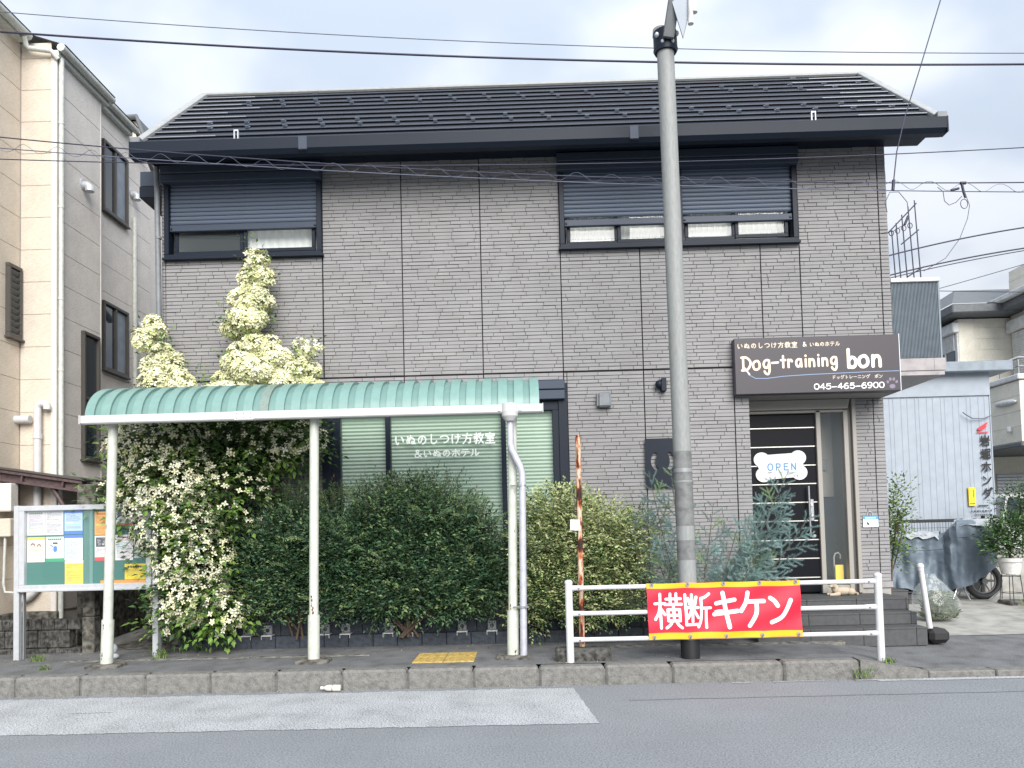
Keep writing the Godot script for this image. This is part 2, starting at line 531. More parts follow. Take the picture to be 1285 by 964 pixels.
func make_materials() -> void:
	T.speck = noise_tex(1, 0.22, 2, [[0.1, grey(0.55)], [0.45, grey(0.78)], [0.62, grey(0.88)], [0.8, grey(1.0)]])
	T.fine = noise_tex(2, 0.30, 3, [[0.0, grey(0.8)], [1.0, grey(1.0)]])
	T.mottle = noise_tex(3, 0.012, 5, [[0.1, grey(0.72)], [0.5, grey(0.9)], [0.9, grey(1.0)]])
	T.stain = noise_tex(4, 0.02, 6, [[0.2, grey(0.55)], [0.42, grey(0.78)], [0.55, grey(0.9)], [0.8, grey(1.0)]])
	T.grime = noise_tex(5, 0.035, 6, [[0.25, Color(0.50, 0.49, 0.47)], [0.42, Color(0.72, 0.71, 0.69)], [0.58, Color(0.88, 0.87, 0.85)], [0.8, Color(1, 1, 0.98)]])
	T.bump = noise_tex(6, 0.12, 4, [[0.0, grey(0.0)], [1.0, grey(1.0)]])
	T.paint = noise_tex(7, 0.09, 6, [[0.30, Color(0.56, 0.58, 0.60)], [0.42, Color(0.76, 0.775, 0.79)], [0.55, Color(0.88, 0.89, 0.90)], [0.75, Color(0.96, 0.965, 0.97)]])
	T.rust = noise_tex(8, 0.02, 5, [[0.0, Color(0.93, 0.92, 0.89)], [0.865, Color(0.93, 0.93, 0.90)], [0.885, Color(0.76, 0.56, 0.38)], [0.91, Color(0.40, 0.20, 0.11)], [1.0, Color(0.22, 0.12, 0.08)]])
	T.rusty = noise_tex(9, 0.011, 5, [[0.30, Color(0.20, 0.09, 0.06)], [0.40, Color(0.42, 0.17, 0.08)], [0.47, Color(0.76, 0.36, 0.18)], [0.54, Color(0.86, 0.58, 0.38)], [0.60, Color(0.93, 0.87, 0.78)]])
	T.streak = noise_tex(10, 0.05, 4, [[0.1, grey(0.72)], [0.45, grey(0.9)], [0.9, grey(1.0)]])
	T.pole = noise_tex(12, 0.03, 5, [[0.2, grey(0.84)], [0.5, grey(0.94)], [0.8, grey(1.0)]])
	T.kerb = noise_tex(23, 0.03, 6, [[0.2, grey(0.62)], [0.45, grey(0.82)], [0.8, grey(1.0)]])
	T.grime2 = noise_tex(24, 0.05, 6, [[0.15, grey(0.6)], [0.45, grey(0.8)], [0.85, grey(1.0)]])
	T.soft = noise_tex(21, 0.012, 5, [[0.1, grey(0.88)], [0.9, grey(1.0)]])
	T.grit = noise_tex(22, 0.30, 3, [[0.15, grey(0.35)], [0.45, grey(0.72)], [0.6, grey(0.86)], [0.78, grey(1.0)]])
	M.road = mat(Color(0.30, 0.32, 0.342), 0.85, {tex = T.grit, size = 2.6, tex2 = T.soft, size2 = 9.1, bump = T.bump, depth = 0.35})
	M.walk = mat(Color(0.215, 0.219, 0.227), 0.9, {tex = T.grit, size = 1.9, tex2 = T.kerb, size2 = 5.7, bump = T.bump, depth = 0.5})
	M.ground = mat(Color(0.12, 0.12, 0.11), 0.95, {tex = T.mottle, size = 6.0, tex2 = T.fine, size2 = 0.7})
	M.paint = mat(Color(0.66, 0.665, 0.675), 0.7, {tex = T.paint, size = 0.9, tex2 = T.mottle, size2 = 4.1, bump = T.bump, depth = 0.4})
	M.kerb = mat(Color(0.28, 0.272, 0.255), 0.95, {tex = T.grime2, size = 2.3, tex2 = T.grit, size2 = 1.3, bump = T.bump, depth = 0.5})
	M.concrete = mat(Color(0.43, 0.42, 0.39), 0.9, {tex = T.kerb, size = 6.3, tex2 = T.fine, size2 = 0.6, bump = T.bump, depth = 0.2})
	M.concrete_dark = mat(Color(0.20, 0.195, 0.18), 0.95, {tex = T.grime, size = 2.3, tex2 = T.fine, size2 = 0.8, bump = T.bump, depth = 0.4})
	M.seam = mat(Color(0.24, 0.255, 0.272), 0.9, {tex = T.grit, size = 1.1})
	M.edging = mat(Color(0.27, 0.265, 0.25), 0.95, {tex = T.grime, size = 2.0, tex2 = T.fine, size2 = 0.6})
	M.tactile = mat(Color(0.62, 0.44, 0.13), 0.75, {tex = T.fine, size = 0.3, tex2 = T.stain, size2 = 0.8})
	M.brick = mat(Color(0.33, 0.324, 0.328), 0.85, {tex = T.fine, size = 0.35, tex2 = T.soft, size2 = 3.1, bump = T.bump, depth = 0.25, vc = true})
	M.backing = mat(Color(0.10, 0.095, 0.095), 0.9)
	M.inner = mat(Color(0.45, 0.44, 0.42), 0.9)
	M.navy = mat(Color(0.012, 0.018, 0.031), 0.45, {tex = T.fine, size = 0.4, spec = 0.3})
	M.navy_soft = mat(Color(0.05, 0.065, 0.096), 0.45, {tex = T.fine, size = 0.4, spec = 0.35})
	M.shutter = mat(Color(0.105, 0.13, 0.178), 0.4, {tex = T.fine, size = 0.4, spec = 0.35})
	M.roof = mat(Color(0.014, 0.018, 0.029), 0.42, {tex = T.mottle, size = 2.0, spec = 0.4})
	M.lip = mat(Color(0.03, 0.036, 0.05), 0.35)
	M.lip_glint = mat(Color(0.36, 0.38, 0.41), 0.4, {metal = 0.2})
	M.verge = mat(Color(0.36, 0.37, 0.37), 0.5, {tex = T.mottle, size = 1.1})
	M.guard = mat(Color(0.11, 0.135, 0.18), 0.5)
	M.pipe_grey = mat(Color(0.20, 0.215, 0.235), 0.5, {tex = T.mottle, size = 0.8})
	M.white_steel = mat(Color(0.70, 0.74, 0.71), 0.38, {tex = T.rust, size = Vector3(1.9, 0.62, 1.9), tex2 = T.mottle, size2 = 0.9})
	M.white_clean = mat(Color(0.64, 0.64, 0.65), 0.4, {tex = T.soft, size = 0.7})
	M.gutter_white = mat(Color(0.58, 0.575, 0.575), 0.5, {tex = T.soft, size = 1.4})
	M.teal = mat(Color(0.185, 0.315, 0.29), 0.36, {tex = T.soft, size = 0.7})
	M.teal_grey = mat(Color(0.20, 0.27, 0.24), 0.5, {tex = T.mottle, size = 0.5})
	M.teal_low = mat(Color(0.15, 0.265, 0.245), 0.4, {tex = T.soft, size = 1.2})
	M.pole = mat(Color(0.30, 0.312, 0.308), 0.6, {tex = T.pole, size = Vector3(2.2, 0.5, 2.2), tex2 = T.fine, size2 = 0.2})
	M.pole_band = mat(Color(0.20, 0.205, 0.205), 0.65, {tex = T.soft, size = 0.6, tex2 = T.stain, size2 = 1.3})
	M.rusty = mat(Color(0.62, 0.60, 0.60), 0.75, {tex = T.rusty, size = Vector3(1.6, 0.55, 1.6), bump = T.bump, depth = 0.2})
	M.alu = mat(Color(0.56, 0.58, 0.61), 0.4, {metal = 0.25, tex = T.soft, size = 0.6})
	M.rust_brown = mat(Color(0.17, 0.07, 0.035), 0.9, {tex = T.stain, size = 0.2})
	M.alu_dark = mat(Color(0.28, 0.29, 0.30), 0.5, {metal = 0.3})
	M.black = mat(Color(0.012, 0.012, 0.014), 0.5)
	M.rubber = mat(Color(0.02, 0.02, 0.021), 0.65, {tex = T.mottle, size = 0.3})
	M.board_green = mat(Color(0.018, 0.16, 0.135), 0.75, {tex = T.fine, size = 0.3})
	M.board_pale = mat(Color(0.07, 0.22, 0.195), 0.6)
	M.taupe = mat(Color(0.33, 0.31, 0.28), 0.5, {tex = T.fine, size = 0.4})
	M.door = mat(Color(0.005, 0.006, 0.010), 0.42, {tex = T.fine, size = Vector3(2.0, 30.0, 2.0), spec = 0.25})
	M.strip = mat(Color(0.66, 0.64, 0.60), 0.35, {metal = 0.5})
	M.tile = mat(Color(0.085, 0.087, 0.091), 0.7, {tex = T.mottle, size = 0.6, tex2 = T.fine, size2 = 0.25})
	M.blind = mat(Color(0.42, 0.52, 0.43), 0.6, {back = Color(0.25, 0.3, 0.2)})
	M.curtain = mat(Color(0.75, 0.78, 0.75), 0.9, {back = Color(0.3, 0.3, 0.3)})
	M.pane = glass(Color(0.9, 0.95, 0.95), 0.06, 0.7)
	M.pane_green = glass(Color(0.75, 0.92, 0.82), 0.12, 0.75)
	M.beige = mat(Color(0.74, 0.655, 0.55), 0.85, {tex = T.streak, size = Vector3(0.5, 3.5, 0.5), tex2 = T.soft, size2 = 2.7, bump = T.streak, depth = 0.5})
	M.greige = mat(Color(0.82, 0.775, 0.73), 0.85, {tex = T.streak, size = Vector3(0.55, 3.2, 0.55), tex2 = T.soft, size2 = 2.7, bump = T.streak, depth = 0.9})
	M.cream = mat(Color(0.84, 0.80, 0.69), 0.85, {tex = T.streak, size = Vector3(0.6, 3.0, 0.6), tex2 = T.soft, size2 = 2.0, bump = T.streak, depth = 0.6})
	M.trim_white = mat(Color(0.66, 0.665, 0.66), 0.5, {tex = T.mottle, size = 1.3})
	M.gutter_pale = mat(Color(0.60, 0.62, 0.58), 0.45, {tex = T.mottle, size = 0.8})
	M.frame_brown = mat(Color(0.075, 0.068, 0.062), 0.45)
	M.glass_dark = mat(Color(0.02, 0.03, 0.04), 0.03, {spec = 0.7})
	M.slate = mat(Color(0.13, 0.14, 0.15), 0.6, {tex = T.mottle, size = 1.0})
	M.shed = mat(Color(0.33, 0.375, 0.435), 0.45, {tex = T.soft, size = 1.7})
	M.shed_trim = mat(Color(0.25, 0.295, 0.345), 0.45, {tex = T.mottle, size = 1.7})
	M.screen = mat(Color(0.20, 0.24, 0.275), 0.5, {tex = T.mottle, size = 1.2})
	M.pinkish = mat(Color(0.36, 0.33, 0.335), 0.55, {tex = T.mottle, size = 1.2})
	M.soffit = mat(Color(0.24, 0.235, 0.225), 0.8)
	M.purple = mat(Color(0.10, 0.065, 0.068), 0.6, {tex = T.stain, size = 0.8})
	M.wire = mat(Color(0.025, 0.025, 0.055), 0.5)
	M.wire_pale = mat(Color(0.10, 0.11, 0.16), 0.5)
	M.cover = mat(Color(0.15, 0.195, 0.245), 0.55, {tex = T.soft, size = 0.5, tex2 = T.fine, size2 = 0.2, rim = 0.3})
	M.cover_pale = mat(Color(0.42, 0.45, 0.48), 0.5, {tex = T.mottle, size = 0.5, rim = 0.3})
	M.chrome = mat(Color(0.7, 0.7, 0.72), 0.2, {metal = 0.9})
	M.bark = mat(Color(0.12, 0.085, 0.06), 0.9, {tex = T.stain, size = 0.2})
	M.bark_pale = mat(Color(0.34, 0.31, 0.27), 0.9, {tex = T.stain, size = 0.2})
	M.leaf = mat(Color(1, 1, 1), 0.55, {vc = true, back = Color(0.10, 0.16, 0.05)})
	M.petal = mat(Color(1, 1, 1), 0.7, {vc = true, back = Color(0.3, 0.3, 0.2)})
	M.block = mat(Color(0.12, 0.122, 0.12), 0.95, {tex = T.grime, size = 1.7, tex2 = T.fine, size2 = 0.5, bump = T.bump, depth = 0.7})
	M.planter = mat(Color(0.045, 0.055, 0.072), 0.8, {tex = T.stain, size = 0.7, bump = T.bump, depth = 0.4})
	M.pot = mat(Color(0.72, 0.70, 0.67), 0.5, {tex = T.mottle, size = 0.4})
	M.lilac = mat(Color(0.62, 0.62, 0.70), 0.35, {metal = 0.3, tex = T.mottle, size = 0.6})
	M.red = mat(Color(0.62, 0.03, 0.045), 0.5)
	M.yellow = mat(Color(0.75, 0.55, 0.05), 0.5)
	M.soil = mat(Color(0.06, 0.045, 0.035), 0.95, {tex = T.grime, size = 0.4})
	M.fur = mat(Color(0.50, 0.42, 0.32), 0.85, {tex = T.mottle, size = 0.1})

# ---------------------------------------------------------------- ground, road, kerb
func walk_y(x: float, z: float) -> float:
	var low := lerpf(0.14, 0.062, clampf((z - 0.3) / 1.6, 0.0, 1.0))
	return lerpf(0.19, low, smoothstep(3.2, 4.05, x))

func make_ground() -> void:
	var g := MB.new()
	g.quad(V(-250, -0.03, -250), V(250, -0.03, -250), V(250, -0.03, 250), V(-250, -0.03, 250), Vector3.UP)
	structure("ground", g, M.ground)
	var r := MB.new()
	r.quad(V(-80, 0, 2.06), V(80, 0, 2.06), V(80, 0, 9.3), V(-80, 0, 9.3), Vector3.UP)
	var road := structure("road", r, M.road)
	var s := MB.new() # the worn white bus stop bay, its end cut aslant
	var nose := func(z: float) -> float: return lerpf(0.44, 0.56, (z - 2.16) / 1.39) + 0.004 * sin(z * 23.0) + 0.003 * sin(z * 57.0)
	for i in 240: # its long edges are ragged with wear
		var xa := -14.0 + i * 0.0585; var xb := xa + 0.0585
		var wa := 0.014 * sin(i * 2.3) + 0.010 * sin(i * 5.9); var wb := 0.014 * sin((i + 1) * 2.3) + 0.010 * sin((i + 1) * 5.9)
		s.quad(V(xa, 0.004, 2.20 + wa), V(xb, 0.004, 2.20 + wb), V(xb, 0.004, 3.575 + wb * 0.7), V(xa, 0.004, 3.575 + wa * 0.7), Vector3.UP)
	for i in 24:
		var za := 2.20 + i * 0.0573; var zb := za + 0.0573
		s.quad(V(0.04, 0.004, za), V(nose.call(za), 0.004, za), V(nose.call(zb), 0.004, zb), V(0.04, 0.004, zb), Vector3.UP)
	part(road, "bus_bay_marking", s, M.paint)
	var e := MB.new()
	for i in 60: # white edge line, ragged where it is worn
		var x0 := 2.0 + i * 0.2
		var w := 0.10 if x0 > 3.2 else R(0.02, 0.06)
		if x0 < 3.2 and i % 4 == 1: continue
		e.quad(V(x0, 0.004, 2.10), V(x0 + 0.2, 0.004, 2.10), V(x0 + 0.2, 0.004, 2.10 + w + R(-0.01, 0.01)), V(x0, 0.004, 2.10 + w + R(-0.01, 0.01)), Vector3.UP)
	part(road, "edge_line", e, M.paint, true)
	var seam := MB.new() # old repair seams and a crack in the asphalt
	for q in [[0.9, 2.78, 9.0, 2.74], [-4.1, 2.86, -3.72, 2.84]]:
		var n := 40
		for i in n:
			var t0 := float(i) / n; var t1 := float(i + 1) / n
			var p := V(lerpf(q[0], q[2], t0), 0.0052, lerpf(q[1], q[3], t0) + 0.008 * sin(i * 1.7)); var r2 := V(lerpf(q[0], q[2], t1), 0.0052, lerpf(q[1], q[3], t1) + 0.008 * sin((i + 1) * 1.7))
			var w := V(0, 0, 0.007) if absf(q[2] - q[0]) > 0.35 else V(0.006, 0, 0)
			seam.quad(p - w, r2 - w, r2 + w, p + w, Vector3.UP)
	part(road, "repair_seam", seam, M.seam, true)
	var far := MB.new()
	far.cbox(V(-80, -0.2, 9.3), V(80, 0.16, 14.0), 0.01)
	structure("far_pavement", far, M.walk)
	# the pavement this side of the building
	var p := MB.new()
	var nx := 96
	var nz := 6
	for i in nx:
		for k in nz:
			var x0 := -16.0 + 32.0 * i / nx; var x1 := -16.0 + 32.0 * (i + 1) / nx
			var z0 := 0.30 + 1.62 * k / nz; var z1 := 0.30 + 1.62 * (k + 1) / nz
			p.quad(V(x0, walk_y(x0, z0), z0), V(x1, walk_y(x1, z0), z0), V(x1, walk_y(x1, z1), z1), V(x0, walk_y(x0, z1), z1), Vector3.UP)
	var walk := structure("pavement", p, M.walk)
	for j in [[-5.2, -4.2], [-4.15, -3.1], [-3.05, -1.75], [1.0, 2.2], [2.25, 3.6]]: # concrete strip along the back of the pavement
		var b := MB.new()
		b.cbox(V(j[0], 0.1, 0.84 if j[0] > 0.0 else 1.06), V(j[1], 0.198, 0.96 if j[0] > 0.0 else 1.14), 0.004)
		part(walk, "edging_stone", b, M.edging)
	for i in 2:
		for k in 2:
			var b := MB.new()
			var x := -1.195 + 0.325 * i
			var z := 1.10 + 0.305 * k
			b.cbox(V(x, 0.15, z), V(x + 0.318, 0.199, z + 0.298), 0.003)
			for q in 4: b.cbox(V(x + 0.035 + q * 0.073, 0.198, z + 0.02), V(x + 0.065 + q * 0.073, 0.204, z + 0.278), 0.003)
			part(walk, "tactile_tile", b, M.tactile)
	# kerb stones
	var kb := MB.new()
	kb.box(V(-16, -0.2, 1.93), V(3.3, 0.15, 2.05))
	var kerb := structure("kerb", kb, M.kerb)
	var x := -16.26
	while x < 2.9:
		var x1 := x + 0.655
		if x1 > 1.9: x1 = 2.52 if x < 2.1 else 3.27
		var b := MB.new()
		b.cbox(V(x + 0.006, -0.1, 1.90 + R(-0.005, 0.005)), V(x1 - 0.006, 0.192 + R(-0.006, 0.004), 2.082 + R(-0.006, 0.006)), 0.022)
		part(kerb, "kerb_stone", b, M.kerb)
		x = x1
	var ramp := MB.new()
	ramp.prism(PackedVector2Array([V2(3.275, -0.1), V2(3.93, -0.1), V2(3.93, 0.068), V2(3.275, 0.19)]), 1.90, 2.08)
	part(kerb, "kerb_stone", ramp, M.kerb)
	for i in 18:
		var b := MB.new()
		b.cbox(V(3.94 + i * 0.66, -0.1, 1.90), V(4.59 + i * 0.66, 0.066 + R(-0.006, 0.006), 2.08), 0.012)
		part(kerb, "kerb_stone", b, M.kerb)
	# concrete forecourt beside the building, rising gently to the back
	var d := MB.new()
	for i in 10:
		var z0 := 0.32 - i * 0.62
		var z1 := z0 - 0.62
		var y0 := 0.145 + 0.04 * (0.32 - z0); var y1 := 0.145 + 0.04 * (0.32 - z1)
		d.quad(V(4.3, y0, z0), V(22, y0, z0), V(22, y1, z1), V(4.3, y1, z1), Vector3.UP)
	d.quad(V(-4.4, 0.186, 0.9), V(4.3, 0.186, 0.32), V(4.3, 0.186, -0.5), V(-4.4, 0.186, -0.5), Vector3.UP)
	structure("forecourt", d, M.concrete)
	var a := MB.new()
	a.quad(V(-7.5, 0.19, 0.30), V(-4.4, 0.19, 0.30), V(-4.4, 0.45, -9), V(-7.5, 0.45, -9), Vector3.UP)
	a.quad(V(-16, 0.19, 0.30), V(-7.5, 0.19, 0.30), V(-7.5, 0.19, -9), V(-16, 0.19, -9), Vector3.UP)
	structure("alley_path", a, M.concrete_dark)

func V2(x: float, y: float) -> Vector2: return Vector2(x, y)

# ---------------------------------------------------------------- the grey building
func siding_panel(owner: Node, x0: float, x1: float, y0: float, y1: float, z: float, deep := 0.13) -> void:
	var b := MB.new()
	b.box(V(x0, y0, z - deep), V(x1, y1, z - 0.016))
	var p := part(owner, "siding_panel", b, M.backing)
	var k := MB.new()
	var panel_tone := R(0.965, 1.03)
	var y := y0 + 0.004
	while y < y1 - 0.012:
		var h := minf(0.0475, y1 - y)
		var x := x0 + 0.0015
		var first := true
		while x < x1 - 0.012:
			var l: float = [0.16, 0.22, 0.27, 0.31, 0.25][rng.randi() % 5]
			if first: l *= R(0.3, 1.0)
			first = false
			var e := minf(x + l, x1 + 0.0035)
			if x1 + 0.0035 - e < 0.05: e = x1 + 0.0035
			var tone := R(0.94, 1.04) * panel_tone
			k.tint(Color(tone, tone * R(0.985, 1.0), tone * R(0.98, 1.01)))
			var f := z - R(0.0, 0.007)
			var top := y + h - 0.0032 - R(0.0, 0.0025)
			var bot := y + 0.0018 + R(0.0, 0.0025)
			var tl := f - R(0.0, 0.006) # each face is a little out of true
			var q := [V(x + 0.001, bot, f), V(e - 0.006, bot + R(-0.001, 0.001), f - R(0.0, 0.003)), V(e - 0.006, top + R(-0.001, 0.001), tl), V(x + 0.001, top, tl)]
			k.quad(q[0], q[1], q[2], q[3], V(0, 0, 1))
			var back := V(0, 0, z - 0.02 - f)
			k.quad(q[3], q[2], q[2] + back, q[3] + back, Vector3.UP)
			k.quad(q[0], q[1], q[1] + back, q[0] + back, Vector3.DOWN)
			k.quad(q[0], q[3], q[3] + back, q[0] + back, Vector3.LEFT)
			k.quad(q[1], q[2], q[2] + back, q[1] + back, Vector3.RIGHT)
			x = e
		y += 0.0475
	part(p, "brick_relief", k, M.brick, true)

func frame_box(b: MB, x0: float, x1: float, y0: float, y1: float, z0: float, z1: float, w: float, bev := 0.004) -> void:
	b.cbox(V(x0, y1 - w, z0), V(x1, y1, z1), bev)
	b.cbox(V(x0, y0, z0), V(x1, y0 + w, z1), bev)
	b.cbox(V(x0, y0 + w, z0), V(x0 + w, y1 - w, z1), bev)
	b.cbox(V(x1 - w, y0 + w, z0), V(x1, y1 - w, z1), bev)

func shutter_slats(win: Node, x0: float, x1: float, y0: float, y1: float, z: float, pitch: float) -> void:
	var y := y1 - pitch
	while y > y0 - 0.001:
		var b := MB.new()
		var n := 5
		for i in n:
			var t0 := float(i) / n; var t1 := float(i + 1) / n
			var f := func(t: float) -> Vector3: return V(0, y + 0.006 + (pitch - 0.008) * t, z + 0.011 * sin(PI * t))
			var p: Vector3 = f.call(t0); var q: Vector3 = f.call(t1)
			var nrm := func(t: float) -> Vector3: return V(0, -0.5 * cos(PI * t), 1).normalized()
			var np: Vector3 = nrm.call(t0); var nq: Vector3 = nrm.call(t1)
			b.smooth(p + V(x0, 0, 0), p + V(x1, 0, 0), q + V(x1, 0, 0), np, np, nq)
			b.smooth(p + V(x0, 0, 0), q + V(x1, 0, 0), q + V(x0, 0, 0), np, nq, nq)
		b.quad(V(x0, y + 0.006, z), V(x1, y + 0.006, z), V(x1, y + 0.004, z - 0.012), V(x0, y + 0.004, z - 0.012), Vector3.DOWN)
		b.quad(V(x0, y - 0.002, z - 0.012), V(x1, y - 0.002, z - 0.012), V(x1, y + 0.008, z - 0.012), V(x0, y + 0.008, z - 0.012), V(0, 0, 1))
		part(win, "slat", b, M.shutter)
		y -= pitch

func make_main_building() -> void:
	var B := thing("shop_building", "two-storey grey building with stone-look siding, dark metal roof and navy shutters", "building", V(0.1, 0.19, -3.0))
	# carcass
	var c := MB.new()
	c.box(V(-4.60, 0.1, -6.0), V(-4.50, 6.45, -0.13))
	c.box(V(4.66, 3.20, -6.0), V(4.76, 6.45, -0.14))
	c.box(V(4.66, 0.1, -6.0), V(4.76, 3.20, -0.535))
	c.box(V(-4.5, 0.1, -6.1), V(4.66, 6.45, -6.0))
	c.box(V(-4.5, 3.60, -6.0), V(4.66, 3.80, -0.14))
	c.box(V(-4.5, 0.1, -6.0), V(4.66, 0.5, -0.14))
	c.box(V(-4.5, 6.40, -6.0), V(4.66, 6.50, -0.14))
	c.box(V(-1.2, 3.80, -3.0), V(-1.1, 6.40, -0.14))
	c.box(V(-4.5, 0.5, -2.6), V(4.66, 3.60, -2.5))
	c.box(V(-4.5, 3.8, -2.6), V(4.66, 6.4, -2.5))
	part(B, "inner_wall", c, M.inner)
	# siding: upper storey
	var yj := 3.55
	siding_panel(B, -4.60, -4.553, yj + 0.006, 6.42, 0.0)
	var xs := [-4.547, -3.53, -2.513]
	for i in 2:
		siding_panel(B, xs[i] + (0.0 if i == 0 else 0.005), xs[i + 1] - 0.005, yj + 0.006, 5.14, 0.0)
	siding_panel(B, -4.547, -2.513, 6.30, 6.42, 0.0)
	for j in [[-2.503, -1.485], [-1.475, -0.468], [-0.458, 0.555]]: siding_panel(B, j[0], j[1], yj + 0.006, 6.42, 0.0)
	for j in [[0.565, 1.575], [1.585, 2.10], [2.11, 3.115], [3.125, 3.615]]: siding_panel(B, j[0], j[1], yj + 0.006, 5.125, 0.0)
	siding_panel(B, 0.565, 3.615, 6.30, 6.42, 0.0)
	for j in [[3.625, 4.643], [4.653, 4.76]]: siding_panel(B, j[0], j[1], yj + 0.006, 6.42, 0.0)
	# lower storey
	for j in [[-4.60, -4.553], [-4.547, -3.535], [-3.525, -2.545]]: siding_panel(B, j[0], j[1], 0.40, yj - 0.006, 0.0)
	for j in [[-2.535, -1.485], [-1.475, -0.468], [-0.458, 0.555]]:
		siding_panel(B, j[0], j[1], 3.40, yj - 0.006, 0.0)
		siding_panel(B, j[0], j[1], 0.40, 0.80, 0.0)
	siding_panel(B, 0.565, 0.60, 0.40, yj - 0.006, 0.0)
	for j in [[0.605, 1.575], [1.585, 2.715], [2.725, 2.905]]: siding_panel(B, j[0], j[1], 0.40, yj - 0.006, 0.0)
	siding_panel(B, 2.905, 4.76, 3.21, yj - 0.006, 0.0)
	for j in [[4.412, 4.648], [4.656, 4.79]]: siding_panel(B, j[0], j[1], 0.76, 3.17, -0.40)
	# the recess over the entrance
	var so := MB.new()
	so.box(V(2.90, 3.172, -0.50), V(3.40, 3.205, -0.002))
	so.box(V(3.408, 3.172, -0.50), V(4.20, 3.205, -0.002))
	so.box(V(4.208, 3.172, -0.50), V(4.76, 3.205, -0.002))
	part(B, "recess_ceiling", so, M.soffit)
	one("recess_side", B, M.taupe, V(2.86, 0.4, -0.50), V(2.90, 3.17, -0.14))
	var ba := MB.new()
	ba.cbox(V(4.38, 0.68, -0.5), V(4.80, 0.758, -0.385), 0.004)
	part(B, "base_trim", ba, M.pinkish)
	one("plinth", B, M.concrete, V(4.40, 0.1, -0.52), V(4.78, 0.68, -0.41))
	one("plinth", B, M.concrete_dark, V(-4.60, 0.1, -0.14), V(2.9, 0.40, -0.03))
	make_roof(B)
	# upper windows: one on the left, a pair on the right
	upper_window(B, -4.545, -2.505, 5.14, 6.33, [[-4.40, -3.59, 5.27, 5.46], [-3.49, -2.65, 5.28, 5.48]], "left")
	upper_window(B, 0.56, 2.075, 5.125, 6.33, [[0.70, 1.27, 5.25, 5.39], [1.35, 1.93, 5.26, 5.40]], "right")
	upper_window(B, 2.075, 3.60, 5.125, 6.33, [[2.22, 2.78, 5.265, 5.41], [2.86, 3.45, 5.275, 5.43]], "right")
	big_window(B)
	# fittings on the wall
	var v := MB.new()
	v.cbox(V(0.985, 3.075, 0.0), V(1.145, 3.265, 0.085), 0.02)
	for s in [0, 1]: v.cbox(V(0.968 + s * 0.166, 3.085, 0.0), V(0.983 + s * 0.166, 3.255, 0.075), 0.004)
	part(B, "vent_cover", v, M.pipe_grey)
	var w := MB.new()
	w.cbox(V(1.785, 3.255, 0.0), V(1.85, 3.42, 0.09), 0.006)
	w.ball(V(1.76, 3.345, 0.055), V(0.048, 0.055, 0.05))
	part(B, "wall_lamp", w, M.navy)
	var d := MB.new()
	d.tube([V(-4.63, 6.34, 0.075), V(-4.62, 6.0, 0.075), V(-4.60, 4.2, 0.075), V(-4.60, 0.25, 0.075)], 0.034, 10)
	for y in [5.4, 3.9, 2.4, 1.0]: d.cyl(V(-4.605, y, 0.075), V(-4.605, y + 0.03, 0.075), 0.04, 0.04, 10)
	part(B, "downpipe", d, M.pipe_grey)
	# balcony round the right-hand corner
	var bal := MB.new()
	bal.cbox(V(4.765, 3.44, -2.3), V(5.41, 3.60, 0.0), 0.006)
	bal.cbox(V(4.765, 3.382, -2.3), V(5.395, 3.437, -0.008), 0.004)
	var bp := part(B, "balcony", bal, M.pinkish)
	var sc := MB.new()
	sc.box(V(4.77, 3.61, -0.055), V(5.375, 4.585, -0.045))
	sc.box(V(5.36, 3.61, -2.3), V(5.37, 4.585, -0.055))
	part(bp, "screen", sc, M.screen)
	var rb := MB.new()
	for i in 34: rb.cbox(V(4.775 + i * 0.0178, 3.61, -0.045), V(4.784 + i * 0.0178, 4.585, -0.030), 0.003)
	for i in 110: rb.box(V(5.37, 3.61, -2.28 + i * 0.0202), V(5.382, 4.585, -2.27 + i * 0.0202))
	part(bp, "screen_rib", rb, M.screen, true)
	one("cap_rail", bp, M.trim_white, V(4.765, 4.588, -0.065), V(5.39, 4.64, -0.005), 0.006)
	one("cap_rail", bp, M.trim_white, V(5.335, 4.588, -2.3), V(5.39, 4.64, -0.07), 0.006)
	one("corner_post", bp, M.screen, V(5.365, 3.602, -0.05), V(5.388, 4.586, -0.027), 0.003)
	for x in [5.26]: one("joint_cover", bp, M.soffit, V(x, 3.445, 0.0), V(x + 0.006, 3.595, 0.002))
	# eaves return on the left gable
	one("eaves_box", B, M.navy, V(-4.93, 6.02, -2.4), V(-4.62, 6.17, -0.08), 0.006)
	one("eaves_box", B, M.navy_soft, V(-4.93, 6.18, -2.4), V(-4.62, 6.38, -0.10), 0.006)

